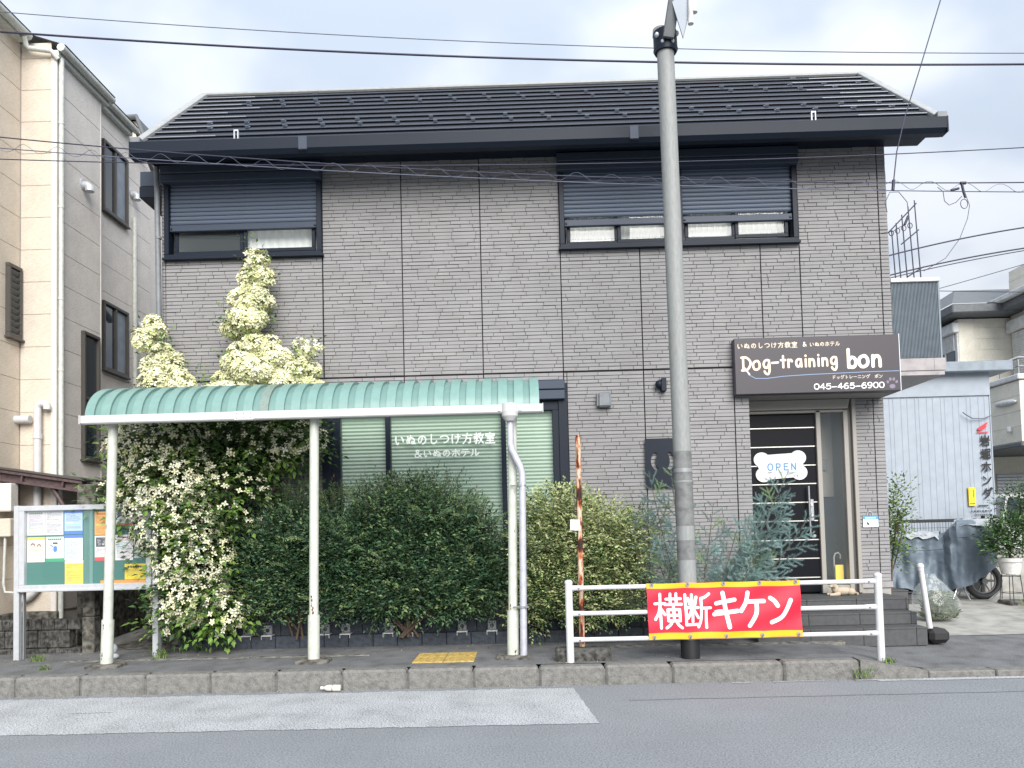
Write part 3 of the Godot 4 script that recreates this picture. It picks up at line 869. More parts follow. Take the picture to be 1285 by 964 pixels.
func make_roof(B: Node) -> void:
	var e := V(0, 6.385, 0.55)
	var r := V(0, 8.19, -1.52)
	var d := (r - e)
	var len := d.length()
	d = d.normalized()
	var up := V(0, d.z * -1.0, d.y)
	up = V(0, -d.z, d.y)
	var x0 := -4.66
	var x1 := 5.19
	var deck := MB.new()
	deck.quad(e + V(x0, 0, 0), e + V(x1, 0, 0), r + V(x1, 0, 0), r + V(x0, 0, 0), up)
	var back := V(0, 6.3, -6.6)
	deck.quad(r + V(x0, 0, 0), r + V(x1, 0, 0), back + V(x1, 0, 0), back + V(x0, 0, 0), V(0, 1, -1))
	for x in [-4.58, 4.74]: # gables
		deck.tri(V(x, 6.42, -0.02), V(x, 8.1, -1.52), V(x, 6.42, -6.0), V(signf(x), 0, 0))
	deck.quad(V(x0, 6.36, 0.52), V(x1, 6.36, 0.52), V(x1, 6.36, -0.02), V(x0, 6.36, -0.02), Vector3.DOWN)
	deck.quad(V(x0, 6.20, 0.50), V(x1, 6.20, 0.50), V(x1, 6.40, 0.50), V(x0, 6.40, 0.50), V(0, 0, 1))
	var roof := part(B, "roof", deck, M.navy)
	var n := 11
	for i in n:
		var b := MB.new()
		var s0 := len * i / n
		var s1 := len * (i + 1) / n + 0.02
		var a := e + d * s0 + up * 0.030
		var z := e + d * s1 + up * 0.008
		b.quad(a + V(x0 + 0.02, 0, 0), a + V(x1 - 0.02, 0, 0), z + V(x1 - 0.02, 0, 0), z + V(x0 + 0.02, 0, 0), up)
		b.quad(a + V(x0 + 0.02, 0, 0), a + V(x1 - 0.02, 0, 0), a - up * 0.034 + V(x1 - 0.02, 0, 0), a - up * 0.034 + V(x0 + 0.02, 0, 0), -d)
		var m := part(roof, "roof_course", b, M.roof)
		var l := MB.new()
		l.cyl(a + V(x0 + 0.02, -0.004, 0.003), a + V(x1 - 0.02, -0.004, 0.003), 0.007, 0.007, 8)
		part(roof, "course_lip", l, M.lip)
		var q := MB.new() # pale strips on the lips, sky glints put into their colour beside the verges
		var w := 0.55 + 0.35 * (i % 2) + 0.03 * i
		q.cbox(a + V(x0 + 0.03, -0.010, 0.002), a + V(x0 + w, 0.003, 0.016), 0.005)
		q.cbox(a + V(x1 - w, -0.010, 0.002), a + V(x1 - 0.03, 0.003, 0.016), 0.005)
		part(roof, "lip_glint", q, M.lip_glint, true)
	for row in 2: # snow guards, in staggered pairs
		for i in 19:
			for k in 2:
				var s: float = (len / n) * ([3.0, 8.0][row] - k) + 0.13
				var p := e + d * s + up * 0.02 + V(-4.0 + i * 0.487 + k * 0.075 + (0.18 if row == 1 else 0.0), 0, 0)
				if p.x > 5.0: continue
				var b := MB.new()
				b.xf = Transform3D(Basis(Vector3.RIGHT, up, -d), p)
				b.cbox(V(-0.026, 0, -0.005), V(0.026, 0.036, 0.005), 0.002)
				b.cbox(V(-0.02, 0, -0.09), V(0.02, 0.006, -0.005), 0.002)
				part(roof, "snow_guard", b, M.guard)
	for s in [0, 1]:
		var b := MB.new()
		b.xf = Transform3D(Basis(Vector3.RIGHT, up, -d), e)
		var xx := x0 - 0.03 if s == 0 else x1 - 0.075
		b.cbox(V(xx, -0.16, -len - 0.01), V(xx + 0.105, 0.06, 0.03), 0.008)
		part(roof, "verge_trim", b, M.verge)
		one("corner_cap", roof, M.pipe_grey, V(xx - 0.005, 6.34, 0.50), V(xx + 0.115, 6.465, 0.62), 0.006)
		var bk := MB.new()
		bk.tube([r + V(xx + 0.05, -0.05, 0), back + V(xx + 0.05, 0, 0)], 0.08, 6)
		part(roof, "rear_verge", bk, M.verge)
	one("ridge_cap", roof, M.verge, V(x0 - 0.02, 8.165, -1.66), V(x1 + 0.02, 8.225, -1.44), 0.02)
	for x in [-3.0, 4.1]: one("ridge_fixing", roof, M.roof, V(x, 8.10, -1.44), V(x + 0.1, 8.15, -1.41), 0.005)
	# gutter
	var g := MB.new()
	g.prism(PackedVector2Array([V2(0.505, 6.20), V2(0.60, 6.20), V2(0.645, 6.25), V2(0.65, 6.385), V2(0.635, 6.385), V2(0.63, 6.26), V2(0.595, 6.225), V2(0.505, 6.225)]), -5.21, 4.68)
	g.xf = Transform3D.IDENTITY
	var t := MB.new()
	t.has_u = false
	for i in g.v.size(): # turned so that the section runs along x
		t.v.append(V(-g.v[i].z, g.v[i].y, g.v[i].x)); t.n.append(V(-g.n[i].z, g.n[i].y, g.n[i].x)); t.u.append(Vector2.ZERO); t.c.append(Color.WHITE)
	t.box(V(-4.69, 6.20, 0.505), V(-4.675, 6.39, 0.652))
	t.box(V(5.205, 6.20, 0.505), V(5.22, 6.39, 0.652))
	var gut := part(roof, "gutter", t, M.navy)
	for x in [-2.62, 1.4]: one("gutter_sleeve", roof, M.navy_soft, V(x, 6.225, 0.60), V(x + 0.11, 6.392, 0.656), 0.006)
	for x in [-3.42, 3.60]:
		var b := MB.new()
		for k in 2: b.cbox(V(x + k * 0.045, 6.385, 0.585), V(x + 0.014 + k * 0.045, 6.52, 0.615), 0.003)
		b.cbox(V(x, 6.50, 0.588), V(x + 0.059, 6.52, 0.612), 0.003)
		part(roof, "gutter_bracket", b, M.alu)

func upper_window(B: Node, x0: float, x1: float, y0: float, y1: float, panes: Array, side: String) -> void:
	var f := MB.new()
	frame_box(f, x0, x1, y0, y1, -0.10, 0.055, 0.062)
	f.cbox(V(x0 - 0.02, y0 - 0.012, 0.0), V(x1 + 0.02, y0 + 0.018, 0.075), 0.004)
	var win := part(B, "window", f, M.navy)
	one("shutter_bar", win, M.navy_soft, V(x0 + 0.064, 5.425 if side == "right" else 5.51, -0.03), V(x1 - 0.064, 5.51 if side == "right" else 5.595, 0.03), 0.006)
	for x in [x0 + 0.075, x1 - 0.1]: one("lock_knob", win, M.black, V(x, 5.45 if side == "right" else 5.53, 0.03), V(x + 0.025, 5.475 if side == "right" else 5.555, 0.045), 0.005)
	shutter_slats(win, x0 + 0.064, x1 - 0.064, 5.515 if side == "right" else 5.60, 6.22, -0.01, 0.0555)
	# box that houses the shutter
	var e0 := x0 - 0.02 if x0 != 2.075 else 2.08
	var e1 := x1 if x1 != 2.075 else 2.072
	one("shutter_box", win, M.navy_soft, V(e0, 6.235, -0.02), V(e1 + 0.01, 6.345, 0.13), 0.008)
	one("shutter_box", win, M.navy_soft, V(e0, 6.125, -0.02), V(e1 + 0.01, 6.229, 0.122), 0.008)
	# two sashes under the half-drawn shutter
	for i in 2:
		var p = panes[i]
		var s := MB.new()
		var z := -0.05 - 0.02 * (1 - i)
		frame_box(s, p[0] - 0.045, p[1] + 0.045, p[2] - 0.05, 6.2, z, z + 0.035, 0.045)
		part(win, "sash", s, M.navy)
		var g := MB.new()
		g.quad(V(p[0], p[2] - 0.01, z + 0.015), V(p[1], p[2] - 0.01, z + 0.015), V(p[1], 6.16, z + 0.015), V(p[0], 6.16, z + 0.015), V(0, 0, 1))
		part(win, "pane", g, M.pane)
		if i == 1 or side == "right":
			var c := MB.new()
			var nn := 26
			var a: float = p[0] - 0.05; var w: float = p[1] - p[0] + 0.1
			var z0 := -0.16
			for k in nn:
				var xa := a + w * k / nn; var xb := a + w * (k + 1) / nn
				var za := z0 + 0.012 * sin(k * 2.1); var zb := z0 + 0.012 * sin((k + 1) * 2.1)
				c.quad(V(xa, 4.7, za), V(xb, 4.7, zb), V(xb, 6.2, zb), V(xa, 6.2, za), V(0, 0, 1))
			part(win, "curtain", c, M.curtain)
	var cover := MB.new()
	cover.box(V(x0 + 0.03, 6.16, -0.13), V(x1 - 0.03, y1, -0.07))
	part(win, "head_liner", cover, M.backing)

func big_window(B: Node) -> void:
	var f := MB.new()
	frame_box(f, -2.535, 0.595, 0.80, 3.40, -0.13, 0.05, 0.115)
	for x in [-1.73, -0.255]: f.cbox(V(x, 0.91, -0.12), V(x + 0.06, 3.29, 0.035), 0.004)
	f.cbox(V(-2.42, 3.06, -0.12), V(0.48, 3.29, 0.03), 0.004)
	f.cbox(V(-2.42, 0.91, -0.12), V(0.48, 0.95, 0.03), 0.004)
	f.cbox(V(0.40, 0.92, -0.12), V(0.485, 3.06, 0.03), 0.004)
	f.cbox(V(-2.42, 0.92, -0.12), V(-2.31, 3.06, 0.03), 0.004)
	var win := part(B, "window", f, M.navy)
	one("shutter_box", win, M.navy_soft, V(-2.56, 3.31, 0.0), V(0.565, 3.425, 0.13), 0.008)
	one("shutter_box", win, M.navy_soft, V(-2.56, 3.185, 0.0), V(0.565, 3.304, 0.118), 0.008)
	var ps := [[-2.31, -1.73], [-1.67, -0.255], [-0.195, 0.40]]
	for i in 3:
		var x0: float = ps[i][0]; var x1: float = ps[i][1]
		var g := MB.new()
		g.quad(V(x0, 0.95, -0.02), V(x1, 0.95, -0.02), V(x1, 3.06, -0.02), V(x0, 3.06, -0.02), V(0, 0, 1))
		part(win, "pane", g, M.pane_green)
		var bl := MB.new()
		bl.cbox(V(x0 - 0.02, 3.05, -0.13), V(x1 + 0.02, 3.10, -0.08), 0.004)
		var blind := part(win, "blind", bl, M.blind)
		var y := 3.04
		var low := 1.18
		while y > low:
			var b := MB.new()
			b.quad(V(x0 - 0.02, y, -0.095), V(x1 + 0.02, y, -0.095), V(x1 + 0.02, y - 0.024, -0.088), V(x0 - 0.02, y - 0.024, -0.088), V(0, 0.3, 1))
			b.quad(V(x0 - 0.02, y - 0.024, -0.088), V(x1 + 0.02, y - 0.024, -0.088), V(x1 + 0.02, y - 0.049, -0.108), V(x0 - 0.02, y - 0.049, -0.108), V(0, -0.5, 1))
			part(blind, "slat", b, M.blind)
			y -= 0.0475
	# the words on the middle pane
	var im := Image.create_empty(896, 224, false, Image.FORMAT_RGBA8)
	im.fill(Color(0.93, 0.96, 0.94, 0.0))
	var k := Color(0.93, 0.96, 0.94)
	ink(im, "いぬのしつけ方教室", Rect2(6, 10, 94, 102), 98.2, 11.2, k, true)
	ink(im, "&いぬのホテル", Rect2(172, 140, 80, 74), 82, 10.5, k, true)
	var t := MB.new()
	t.quad_uv(V(-1.635, 2.475, -0.017), V(-0.315, 2.475, -0.017), V(-0.315, 2.825, -0.017), V(-1.635, 2.825, -0.017), V(0, 0, 1))
	part(win, "window_lettering", t, printed(im, 0.5, true))

# ---------------------------------------------------------------- the neighbours
# rows of siding boards on a wall: along x at a fixed z (facing +z) or along z at a fixed x (facing sx)
func board_rows(owner: Node, along_x: bool, at: float, a: float, b: float, y0: float, y1: float, h: float, m: Material, face := 1.0) -> void:
	var y := y0
	while y < y1 - 0.02:
		var t := minf(y + h, y1) - 0.004
		var k := MB.new()
		var th := 0.018 * face
		if along_x: k.cbox(V(a, y, minf(at, at - th)), V(b, t, maxf(at, at - th)), 0.004)
		else: k.cbox(V(minf(at, at - th), y, a), V(maxf(at, at - th), t, b), 0.004)
		part(owner, "siding_board", k, m)
		y += h

# a window in a wall that faces +x
func side_window(owner: Node, x: float, z0: float, z1: float, y0: float, y1: float, m: Material, split := "sliding") -> void:
	var f := MB.new()
	for q in [[y0, y0 + 0.06, z0, z1], [y1 - 0.05, y1, z0, z1], [y0 + 0.06, y1 - 0.05, z0, z0 + 0.045], [y0 + 0.06, y1 - 0.05, z1 - 0.045, z1]]:
		f.cbox(V(x - 0.01, q[0], q[2]), V(x + 0.055, q[1], q[3]), 0.005)
	f.cbox(V(x - 0.01, y0 - 0.02, z0 - 0.02), V(x + 0.075, y0 + 0.012, z1 + 0.02), 0.005)
	var mid := (z0 + z1) / 2.0
	if split == "sliding": f.cbox(V(x - 0.01, y0 + 0.06, mid - 0.025), V(x + 0.045, y1 - 0.05, mid + 0.025), 0.004)
	if split == "hung": f.cbox(V(x - 0.01, lerpf(y0, y1, 0.47), z0 + 0.045), V(x + 0.045, lerpf(y0, y1, 0.47) + 0.045, z1 - 0.045), 0.004)
	var w := part(owner, "window", f, m)
	var g := MB.new()
	g.box(V(x - 0.005, y0 + 0.06, z0 + 0.045), V(x + 0.012, y1 - 0.05, z1 - 0.045))
	part(w, "pane", g, M.glass_dark)
	if split == "sliding":
		var c := MB.new()
		c.box(V(x + 0.013, y0 + 0.075, z0 + 0.06), V(x + 0.017, y1 - 0.065, mid - 0.03))
		part(w, "frosted_pane", c, M.shed_trim)

func make_left_houses() -> void:
	var H := thing("neighbour_house", "tall beige house with stepped siding walls, left of the grey building", "house", V(-9, 0.19, -2))
	var c := MB.new()
	c.box(V(-15, 0.1, -9.0), V(-6.92, 8.55, 3.0))
	c.box(V(-6.95, 0.1, -1.82), V(-6.42, 8.42, -0.70))
	part(H, "inner_wall", c, M.greige)
	board_rows(H, false, -6.90, -0.675, 3.0, 0.6, 8.55, 0.455, M.beige)
	board_rows(H, true, -0.68, -6.895, -6.47, 0.6, 8.56, 0.455, M.beige)
	one("corner_trim", H, M.greige, V(-6.465, 0.5, -0.70), V(-6.385, 8.44, -0.665), 0.006)
	board_rows(H, false, -6.40, -1.80, -0.705, 0.6, 8.42, 0.455, M.greige)
	one("corner_trim", H, M.greige, V(-6.43, 0.5, -1.83), V(-6.395, 8.35, -1.805), 0.006)
	# further back the wall steps in
	var H2c := MB.new()
	H2c.box(V(-15, 0.1, -5.0), V(-6.77, 8.05, -1.84))
	side_window(H, -6.90, -0.655, -0.375, 4.32, 5.33, M.frame_brown, "none")
	for i in 10: # louvre blades of the narrow window
		var b := MB.new()
		var y := 4.40 + i * 0.088
		b.quad(V(-6.885, y, -0.61), V(-6.885, y, -0.42), V(-6.845, y + 0.06, -0.42), V(-6.845, y + 0.06, -0.61), V(1, -0.5, 0))
		part(H, "louvre_blade", b, M.slate)
	side_window(H, -6.40, -1.715, -1.285, 2.72, 4.62, M.frame_brown, "hung")
	# gutters, pipes, vents
	var g := MB.new()
	g.tube([V(-6.74, 8.60, 3.0), V(-6.74, 8.60, -0.60)], 0.06, 8)
	g.box(V(-6.92, 8.52, -0.60), V(-6.78, 8.58, 3.0))
	g.tube([V(-6.30, 8.45, -0.62), V(-6.30, 8.45, -1.97)], 0.058, 8)
	g.box(V(-6.45, 8.34, -1.95), V(-6.34, 8.42, -0.64))
	part(H, "gutter", g, M.gutter_pale)
	var r := MB.new()
	r.quad(V(-6.68, 8.64, -0.58), V(-6.68, 8.64, 3.0), V(-9.5, 9.7, 3.0), V(-9.5, 9.7, -0.58), Vector3.UP)
	r.quad(V(-6.24, 8.49, -1.97), V(-6.24, 8.49, -0.64), V(-9.5, 9.6, -0.64), V(-9.5, 9.6, -1.97), Vector3.UP)
	part(H, "roof", r, M.slate)
	var d := MB.new()
	d.tube([V(-6.74, 8.54, -0.50), V(-6.74, 8.44, -0.55), V(-6.72, 8.42, -0.58), V(-6.42, 8.38, -0.60), V(-6.36, 8.30, -0.66)], 0.035, 8)
	d.tube([V(-6.355, 8.35, -0.73), V(-6.355, 0.2, -0.73)], 0.036, 10)
	for y in [7.4, 6.2, 4.9, 3.9, 2.2]: d.cyl(V(-6.355, y, -0.73), V(-6.355, y + 0.03, -0.73), 0.042, 0.042, 10)
	part(H, "downpipe", d, M.gutter_pale)
	var s := MB.new() # white soil pipe with an elbow
	s.tube([V(-7.1, 3.22, -0.6), V(-6.70, 3.22, -0.6)], 0.055, 10)
	s.tube([V(-6.60, 0.95, -0.6), V(-6.60, 3.36, -0.6), V(-6.585, 3.41, -0.6), V(-6.55, 3.43, -0.6), V(-6.50, 3.43, -0.6), V(-6.47, 3.40, -0.6), V(-6.47, 3.35, -0.6)], 0.05, 10)
	s.tube([V(-6.60, 1.0, -0.6), V(-6.62, 0.9, -0.6), V(-6.72, 0.80, -0.6), V(-6.85, 0.74, -0.6)], 0.055, 10)
	s.cyl(V(-6.60, 2.95, -0.6), V(-6.60, 3.02, -0.6), 0.06, 0.06, 10)
	part(H, "soil_pipe", s, M.white_clean)
	for p in [V(-6.39, 6.80, -1.34)]: vent_hood(H, p)
	# meter boxes by the corner
	one("meter_box", H, M.greige, V(-6.90, 1.95, -0.30), V(-6.66, 2.32, -0.14), 0.012)
	one("meter_box", H, M.beige, V(-6.88, 1.62, -0.30), V(-6.68, 1.86, -0.16), 0.012)
	var mp := MB.new()
	mp.tube([V(-6.78, 1.62, -0.22), V(-6.80, 1.0, -0.22), V(-6.78, 0.90, -0.22), V(-6.55, 0.88, -0.22)], 0.018, 8)
	part(H, "conduit", mp, M.gutter_pale)
	one("base_course", H, M.concrete_dark, V(-6.93, 0.1, -0.74), V(-6.36, 0.6, -0.64), 0.01)
	one("base_course", H, M.concrete_dark, V(-6.93, 0.1, -0.64), V(-6.87, 0.6, 3.0), 0.01)

	# the wing behind, its wall set back
	var W := thing("neighbour_house_wing", "pale beige wing with a brown sliding window, set back behind the tall beige house", "house", V(-9, 0.19, -3))
	part(W, "inner_wall", H2c, M.greige)
	board_rows(W, false, -6.75, -4.1, -1.85, 0.6, 8.62, 0.455, M.greige)
	side_window(W, -6.75, -3.24, -2.46, 6.93, 8.12, M.frame_brown)
	side_window(W, -6.75, -3.24, -2.46, 4.30, 5.44, M.frame_brown)
	var wg := MB.new()
	wg.tube([V(-6.62, 8.70, -1.9), V(-6.62, 8.70, -3.35)], 0.058, 8)
	wg.box(V(-6.78, 8.58, -3.3), V(-6.66, 8.66, -1.9))
	part(W, "gutter", wg, M.gutter_pale)
	var wr := MB.new()
	wr.quad(V(-6.56, 8.74, -3.35), V(-6.56, 8.74, -1.9), V(-9.5, 9.8, -1.9), V(-9.5, 9.8, -3.35), Vector3.UP)
	wr.tube([V(-6.6, 8.66, -3.36), V(-6.6, 8.1, -4.1)], 0.04, 6)
	part(W, "roof", wr, M.frame_brown)
	var wd := MB.new()
	wd.tube([V(-6.71, 7.2, -3.46), V(-6.71, 0.3, -3.46)], 0.04, 10)
	part(W, "downpipe", wd, M.gutter_pale)
	vent_hood(W, V(-6.74, 7.60, -3.44))
	vent_hood(W, V(-6.74, 5.33, -3.62))

	# a third house beyond, in the gap
	var G := thing("gap_house", "small piece of beige house with a pale window, beyond the gap between the buildings", "house", V(-9, 0.19, -7))
	var gc := MB.new()
	gc.box(V(-12, 0.1, -9), V(-7.12, 8.9, -5.03))
	part(G, "inner_wall", gc, M.beige)
	board_rows(G, true, -5.0, -9.0, -7.12, 0.6, 8.9, 0.455, M.beige)
	board_rows(G, false, -7.10, -9.0, -5.02, 0.6, 8.9, 0.455, M.beige)
	var gp := MB.new()
	gp.prism(PackedVector2Array([V2(-9.6, 8.9), V2(-7.12, 8.9), V2(-7.45, 9.80), V2(-8.4, 9.80)]), -9, -5.0)
	part(G, "gable", gp, M.beige)
	var gr := MB.new()
	gr.quad(V(-7.40, 9.86, -4.9), V(-7.02, 8.80, -4.9), V(-7.02, 8.80, -9), V(-7.40, 9.86, -9), V(1, 1, 0))
	gr.quad(V(-7.40, 9.86, -4.9), V(-9.2, 9.78, -4.9), V(-9.2, 9.86, -9), V(-7.40, 9.86, -9), V(0, 1, 0))
	gr.tube([V(-9.2, 9.78, -4.9), V(-7.40, 9.84, -4.9), V(-7.02, 8.78, -4.9)], 0.05, 6)
	part(G, "roof", gr, M.slate)
	var gw := MB.new()
	gw.cbox(V(-7.34, 7.08, -5.02), V(-7.12, 8.34, -4.96), 0.005)
	var gwin := part(G, "window", gw, M.frame_brown)
	one("pane", gwin, M.shed, V(-7.31, 7.16, -4.965), V(-7.15, 8.27, -4.95))

	# carport over the neighbour's gate
	var K := thing("carport_canopy", "low canopy of rusty purple-brown steel beams over the neighbour's gateway", "canopy", V(-6.6, 0.19, -0.3))
	var k := MB.new()
	k.xf = Transform3D(Basis(Vector3.BACK, -0.165), V(-5.80, 2.30, -0.30))
	k.cbox(V(-2.2, -0.01, -0.05), V(0.02, 0.03, 0.07), 0.004)
	k.cbox(V(-2.2, -0.12, -0.05), V(0.02, -0.09, 0.07), 0.004)
	k.cbox(V(-2.2, -0.10, -0.005), V(0.02, 0.0, 0.01), 0.002)
	part(K, "beam", k, M.purple)
	for i in 4:
		var q := MB.new()
		q.xf = k.xf
		q.cbox(V(-0.25 - i * 0.55, -0.10, -0.02), V(-0.225 - i * 0.55, 0.0, 0.06), 0.002)
		part(K, "stiffener", q, M.purple)
	var kr := MB.new()
	kr.xf = k.xf
	kr.cbox(V(-2.2, 0.035, -1.2), V(0.08, 0.065, 0.09), 0.006)
	part(K, "roof_sheet", kr, M.frame_brown)
	var kb := MB.new()
	kb.tube([V(-6.22, 2.28, -0.30), V(-5.92, 1.78, -0.30), V(-5.85, 1.2, -0.30)], 0.03, 6)
	part(K, "brace", kb, M.purple)

	# gatepost, block wall, alley wall
	var P := thing("gatepost", "mossy square concrete gatepost at the end of the block wall", "gatepost", V(-5.5, 0.19, -0.1))
	one("shaft", P, M.concrete_dark, V(-5.80, 0.1, -0.45), V(-5.56, 2.28, -0.15), 0.015)
	var Q := thing("gatepost", "short cracked concrete post under the notice board", "gatepost", V(-5.31, 0.19, 0.4))
	one("shaft", Q, M.concrete_dark, V(-5.385, 0.1, 0.30), V(-5.235, 0.62, 0.45), 0.012)
	one("upper_shaft", Q, M.concrete_dark, V(-5.38, 0.626, 0.305), V(-5.235, 1.3, 0.445), 0.012)
	var L := thing("block_wall", "low dark wall of ribbed concrete blocks under the notice board", "wall", V(-6, 0.19, 0.4))
	for row in 3:
		var n := [4, 4, 10][row] as int
		var y0: float = [0.12, 0.255, 0.47][row]
		var y1: float = [0.25, 0.465, 0.60][row]
		var wdt: float = 1.0 / n * 1.6
		for i in n:
			var b := MB.new()
			var x0 := -7.0 + i * wdt + (0.0 if row != 1 else -0.13)
			var x1 := minf(x0 + wdt - 0.008, -5.40)
			b.cbox(V(x0, y0, 0.30), V(x1, y1, 0.45), 0.01)
			var xx := x0 + 0.02
			while xx < x1 - 0.04: # split ribs
				b.cbox(V(xx, y0 + 0.01, 0.44), V(xx + 0.028, y1 - 0.01, 0.458 + R(0, 0.006)), 0.006)
				xx += 0.05
			part(L, "block", b, M.block)
	var A := thing("alley_fence", "dark panelled fence closing the narrow alley beside the grey building", "fence", V(-5.6, 0.3, -1.6))
	for i in 4:
		var b := MB.new()
		b.cbox(V(-5.66 - 0.004, 0.2, -3.4 + i * 0.72), V(-5.60, 1.35, -2.70 + i * 0.72), 0.008)
		part(A, "panel", b, M.concrete_dark)
	one("coping", A, M.black, V(-5.68, 1.355, -3.4), V(-5.58, 1.39, -0.5), 0.005)
	one("end_panel", A, M.concrete_dark, V(-6.6, 0.2, -4.2), V(-4.65, 2.5, -4.1), 0.01)
	var rp := MB.new()
	rp.quad(V(-5.55, 0.205, 0.0), V(-5.30, 0.205, 0.05), V(-4.78, 0.46, -1.9), V(-5.0, 0.46, -1.95), Vector3.UP)
	rp.quad(V(-5.30, 0.205, 0.05), V(-4.78, 0.46, -1.9), V(-4.78, 0.2, -1.9), V(-5.30, 0.1, 0.05), V(1, 0, 0.3))
	whole("alley_ramp", rp, M.concrete, "pale sloping concrete ramp running up the dark alley", "ramp")
	var db := MB.new()
	db.cbox(V(-4.92, 0.2, -0.55), V(-4.72, 0.33, -0.35), 0.03)
	db.cbox(V(-4.98, 0.17, -0.60), V(-4.68, 0.21, -0.30), 0.01)
	whole("drain_cover", db, M.black, "black plastic drain box at the foot of the alley pipe", "drain box")
	var wp := MB.new()
	wp.tube([V(-4.72, 1.25, -0.42), V(-4.75, 1.1, -0.43), V(-4.77, 0.9, -0.44), V(-4.78, 0.30, -0.45)], 0.042, 10)
	whole("drain_pipe", wp, M.white_clean, "white drain pipe dropping into the black box in the alley", "pipe")

func vent_hood(owner: Node, p: Vector3) -> void:
	var b := MB.new()
	b.cyl(p + V(-0.01, 0.02, 0), p + V(0.01, 0.02, 0), 0.085, 0.085, 14)
	b.tube([p + V(0.0, 0.0, 0), p + V(0.05, 0.0, 0), p + V(0.085, -0.03, 0), p + V(0.09, -0.09, 0)], 0.065, 10)
	part(owner, "vent_hood", b, M.alu)

func make_right_houses() -> void:
	# the light blue-grey shed with lettering down its corner
	var S := thing("metal_shed", "pale blue-grey ribbed metal workshop with black lettering down its corner", "shed", V(8, 0.3, -7))
	var c := MB.new()
	c.box(V(4.0, 0.2, -9), V(8.97, 4.34, -5.018))
	part(S, "inner_wall", c, M.shed)
	var x := 4.2
	var i := 0
	while x < 8.95:
		var w: float = [0.15, 0.115, 0.15, 0.075][i % 4]
		var e := minf(x + w, 8.985)
		var b := MB.new()
		b.cbox(V(x, 0.5, -5.03), V(e - 0.006, 3.88, -5.012), 0.006)
		part(S, "cladding_panel", b, M.shed)
		x = e
		i += 1
	one("upper_panel", S, M.shed, V(4.2, 3.90, -5.03), V(8.985, 4.34, -4.985), 0.006)
	one("side_panel", S, M.shed, V(8.97, 0.5, -9.0), V(8.99, 4.34, -5.0))
	one("fascia", S, M.shed_trim, V(4.1, 4.33, -9.2), V(9.30, 4.52, -4.75), 0.012)
	var im := Image.create_empty(112, 560, false, Image.FORMAT_RGBA8)
	im.fill(Color(0.02, 0.02, 0.03, 0))
	for k in 5: ink(im, "岩堀ホンダ"[k], Rect2(8, 4 + k * 113.0, 94, 98), 0, 13.0, Color(0.02, 0.02, 0.03), true)
	var t := MB.new()
	t.quad_uv(V(8.73, 1.90, -4.978), V(8.955, 1.90, -4.978), V(8.955, 3.15, -4.978), V(8.73, 3.15, -4.978), V(0, 0, 1))
	part(S, "wall_lettering", t, printed(im, 0.6, true))
	var wg := MB.new() # red wing mark over the lettering
	wg.prism(PackedVector2Array([V2(8.705, 3.235), V2(8.72, 3.27), V2(8.80, 3.325), V2(8.90, 3.385), V2(8.895, 3.35), V2(8.86, 3.31), V2(8.885, 3.30), V2(8.84, 3.262), V2(8.80, 3.235), V2(8.74, 3.225)]), -4.99, -4.972)
	wg.box(V(8.70, 3.185, -4.99), V(8.91, 3.20, -4.974))
	part(S, "wing_mark", wg, M.red)
	var hk := MB.new()
	hk.tube([V(8.42, 3.58, -4.94), V(8.47, 3.53, -4.93), V(8.6, 3.455, -4.94), V(8.82, 3.45, -4.96), V(8.96, 3.50, -4.96)], 0.010, 6)
	part(S, "cable", hk, M.wire_pale)
	var yim := Image.create_empty(48, 128, false, Image.FORMAT_RGBA8)
	yim.fill(Color(0.93, 0.77, 0.18))
	for k in 6: yim.fill_rect(Rect2i(30, 18 + k * 9, 8, 6), Color(0.1, 0.1, 0.1))
	for k in 4: yim.fill_rect(Rect2i(8 + k * 9, 108, 6, 9), Color(0.1, 0.1, 0.1))
	var ys := MB.new()
	ys.box(V(8.47, 1.79, -4.99), V(8.60, 2.14, -4.968))
	var Y := thing("yellow_sign", "small upright yellow sign on the pale blue-grey workshop wall", "sign", V(8.53, 1.8, -4.97))
	part(Y, "plate", ys, M.yellow)
	var yq := MB.new()
	yq.quad_uv(V(8.472, 1.792, -4.964), V(8.598, 1.792, -4.964), V(8.598, 2.138, -4.964), V(8.472, 2.138, -4.964), V(0, 0, 1))
	part(Y, "print", yq, printed(yim))
	# opening times and the open plate
	var oim := Image.create_empty(160, 110, false, Image.FORMAT_RGBA8)
	oim.fill(Color(0.1, 0.1, 0.12, 0))
	var bk := Color(0.1, 0.1, 0.12)
	for k in 6: oim.fill_rect(Rect2i(56 + k * 12, 8, 10, 14), bk)
	for k in 8: oim.fill_rect(Rect2i(4 + k * 19, 58, 8 + (k % 3) * 3, 14), bk)
	for k in 10: oim.fill_rect(Rect2i(24 + k * 13, 96, 9, 10), bk)
	var oq := MB.new()
	oq.quad_uv(V(8.50, 1.60, -4.978), V(8.93, 1.60, -4.978), V(8.93, 1.82, -4.978), V(8.50, 1.82, -4.978), V(0, 0, 1))
	part(S, "opening_hours", oq, printed(oim, 0.6, true))
	var E := thing("open_plate", "white plate with dark characters hung on the mesh fence rail", "sign", V(8.4, 1.4, -3.9))
	var em := Image.create_empty(176, 64, false, Image.FORMAT_RGBA8)
	em.fill(Color(0.88, 0.90, 0.88))
	ink(em, "営業中", Rect2(10, 10, 46, 44), 54, 5.0, Color(0.1, 0.14, 0.14))
	var eb := MB.new()
	eb.cbox(V(8.05, 1.37, -3.96), V(8.47, 1.545, -3.94), 0.004)
	part(E, "plate", eb, M.trim_white)
	var eq := MB.new()
	eq.quad_uv(V(8.055, 1.375, -3.936), V(8.465, 1.375, -3.936), V(8.465, 1.54, -3.936), V(8.055, 1.54, -3.936), V(0, 0, 1))
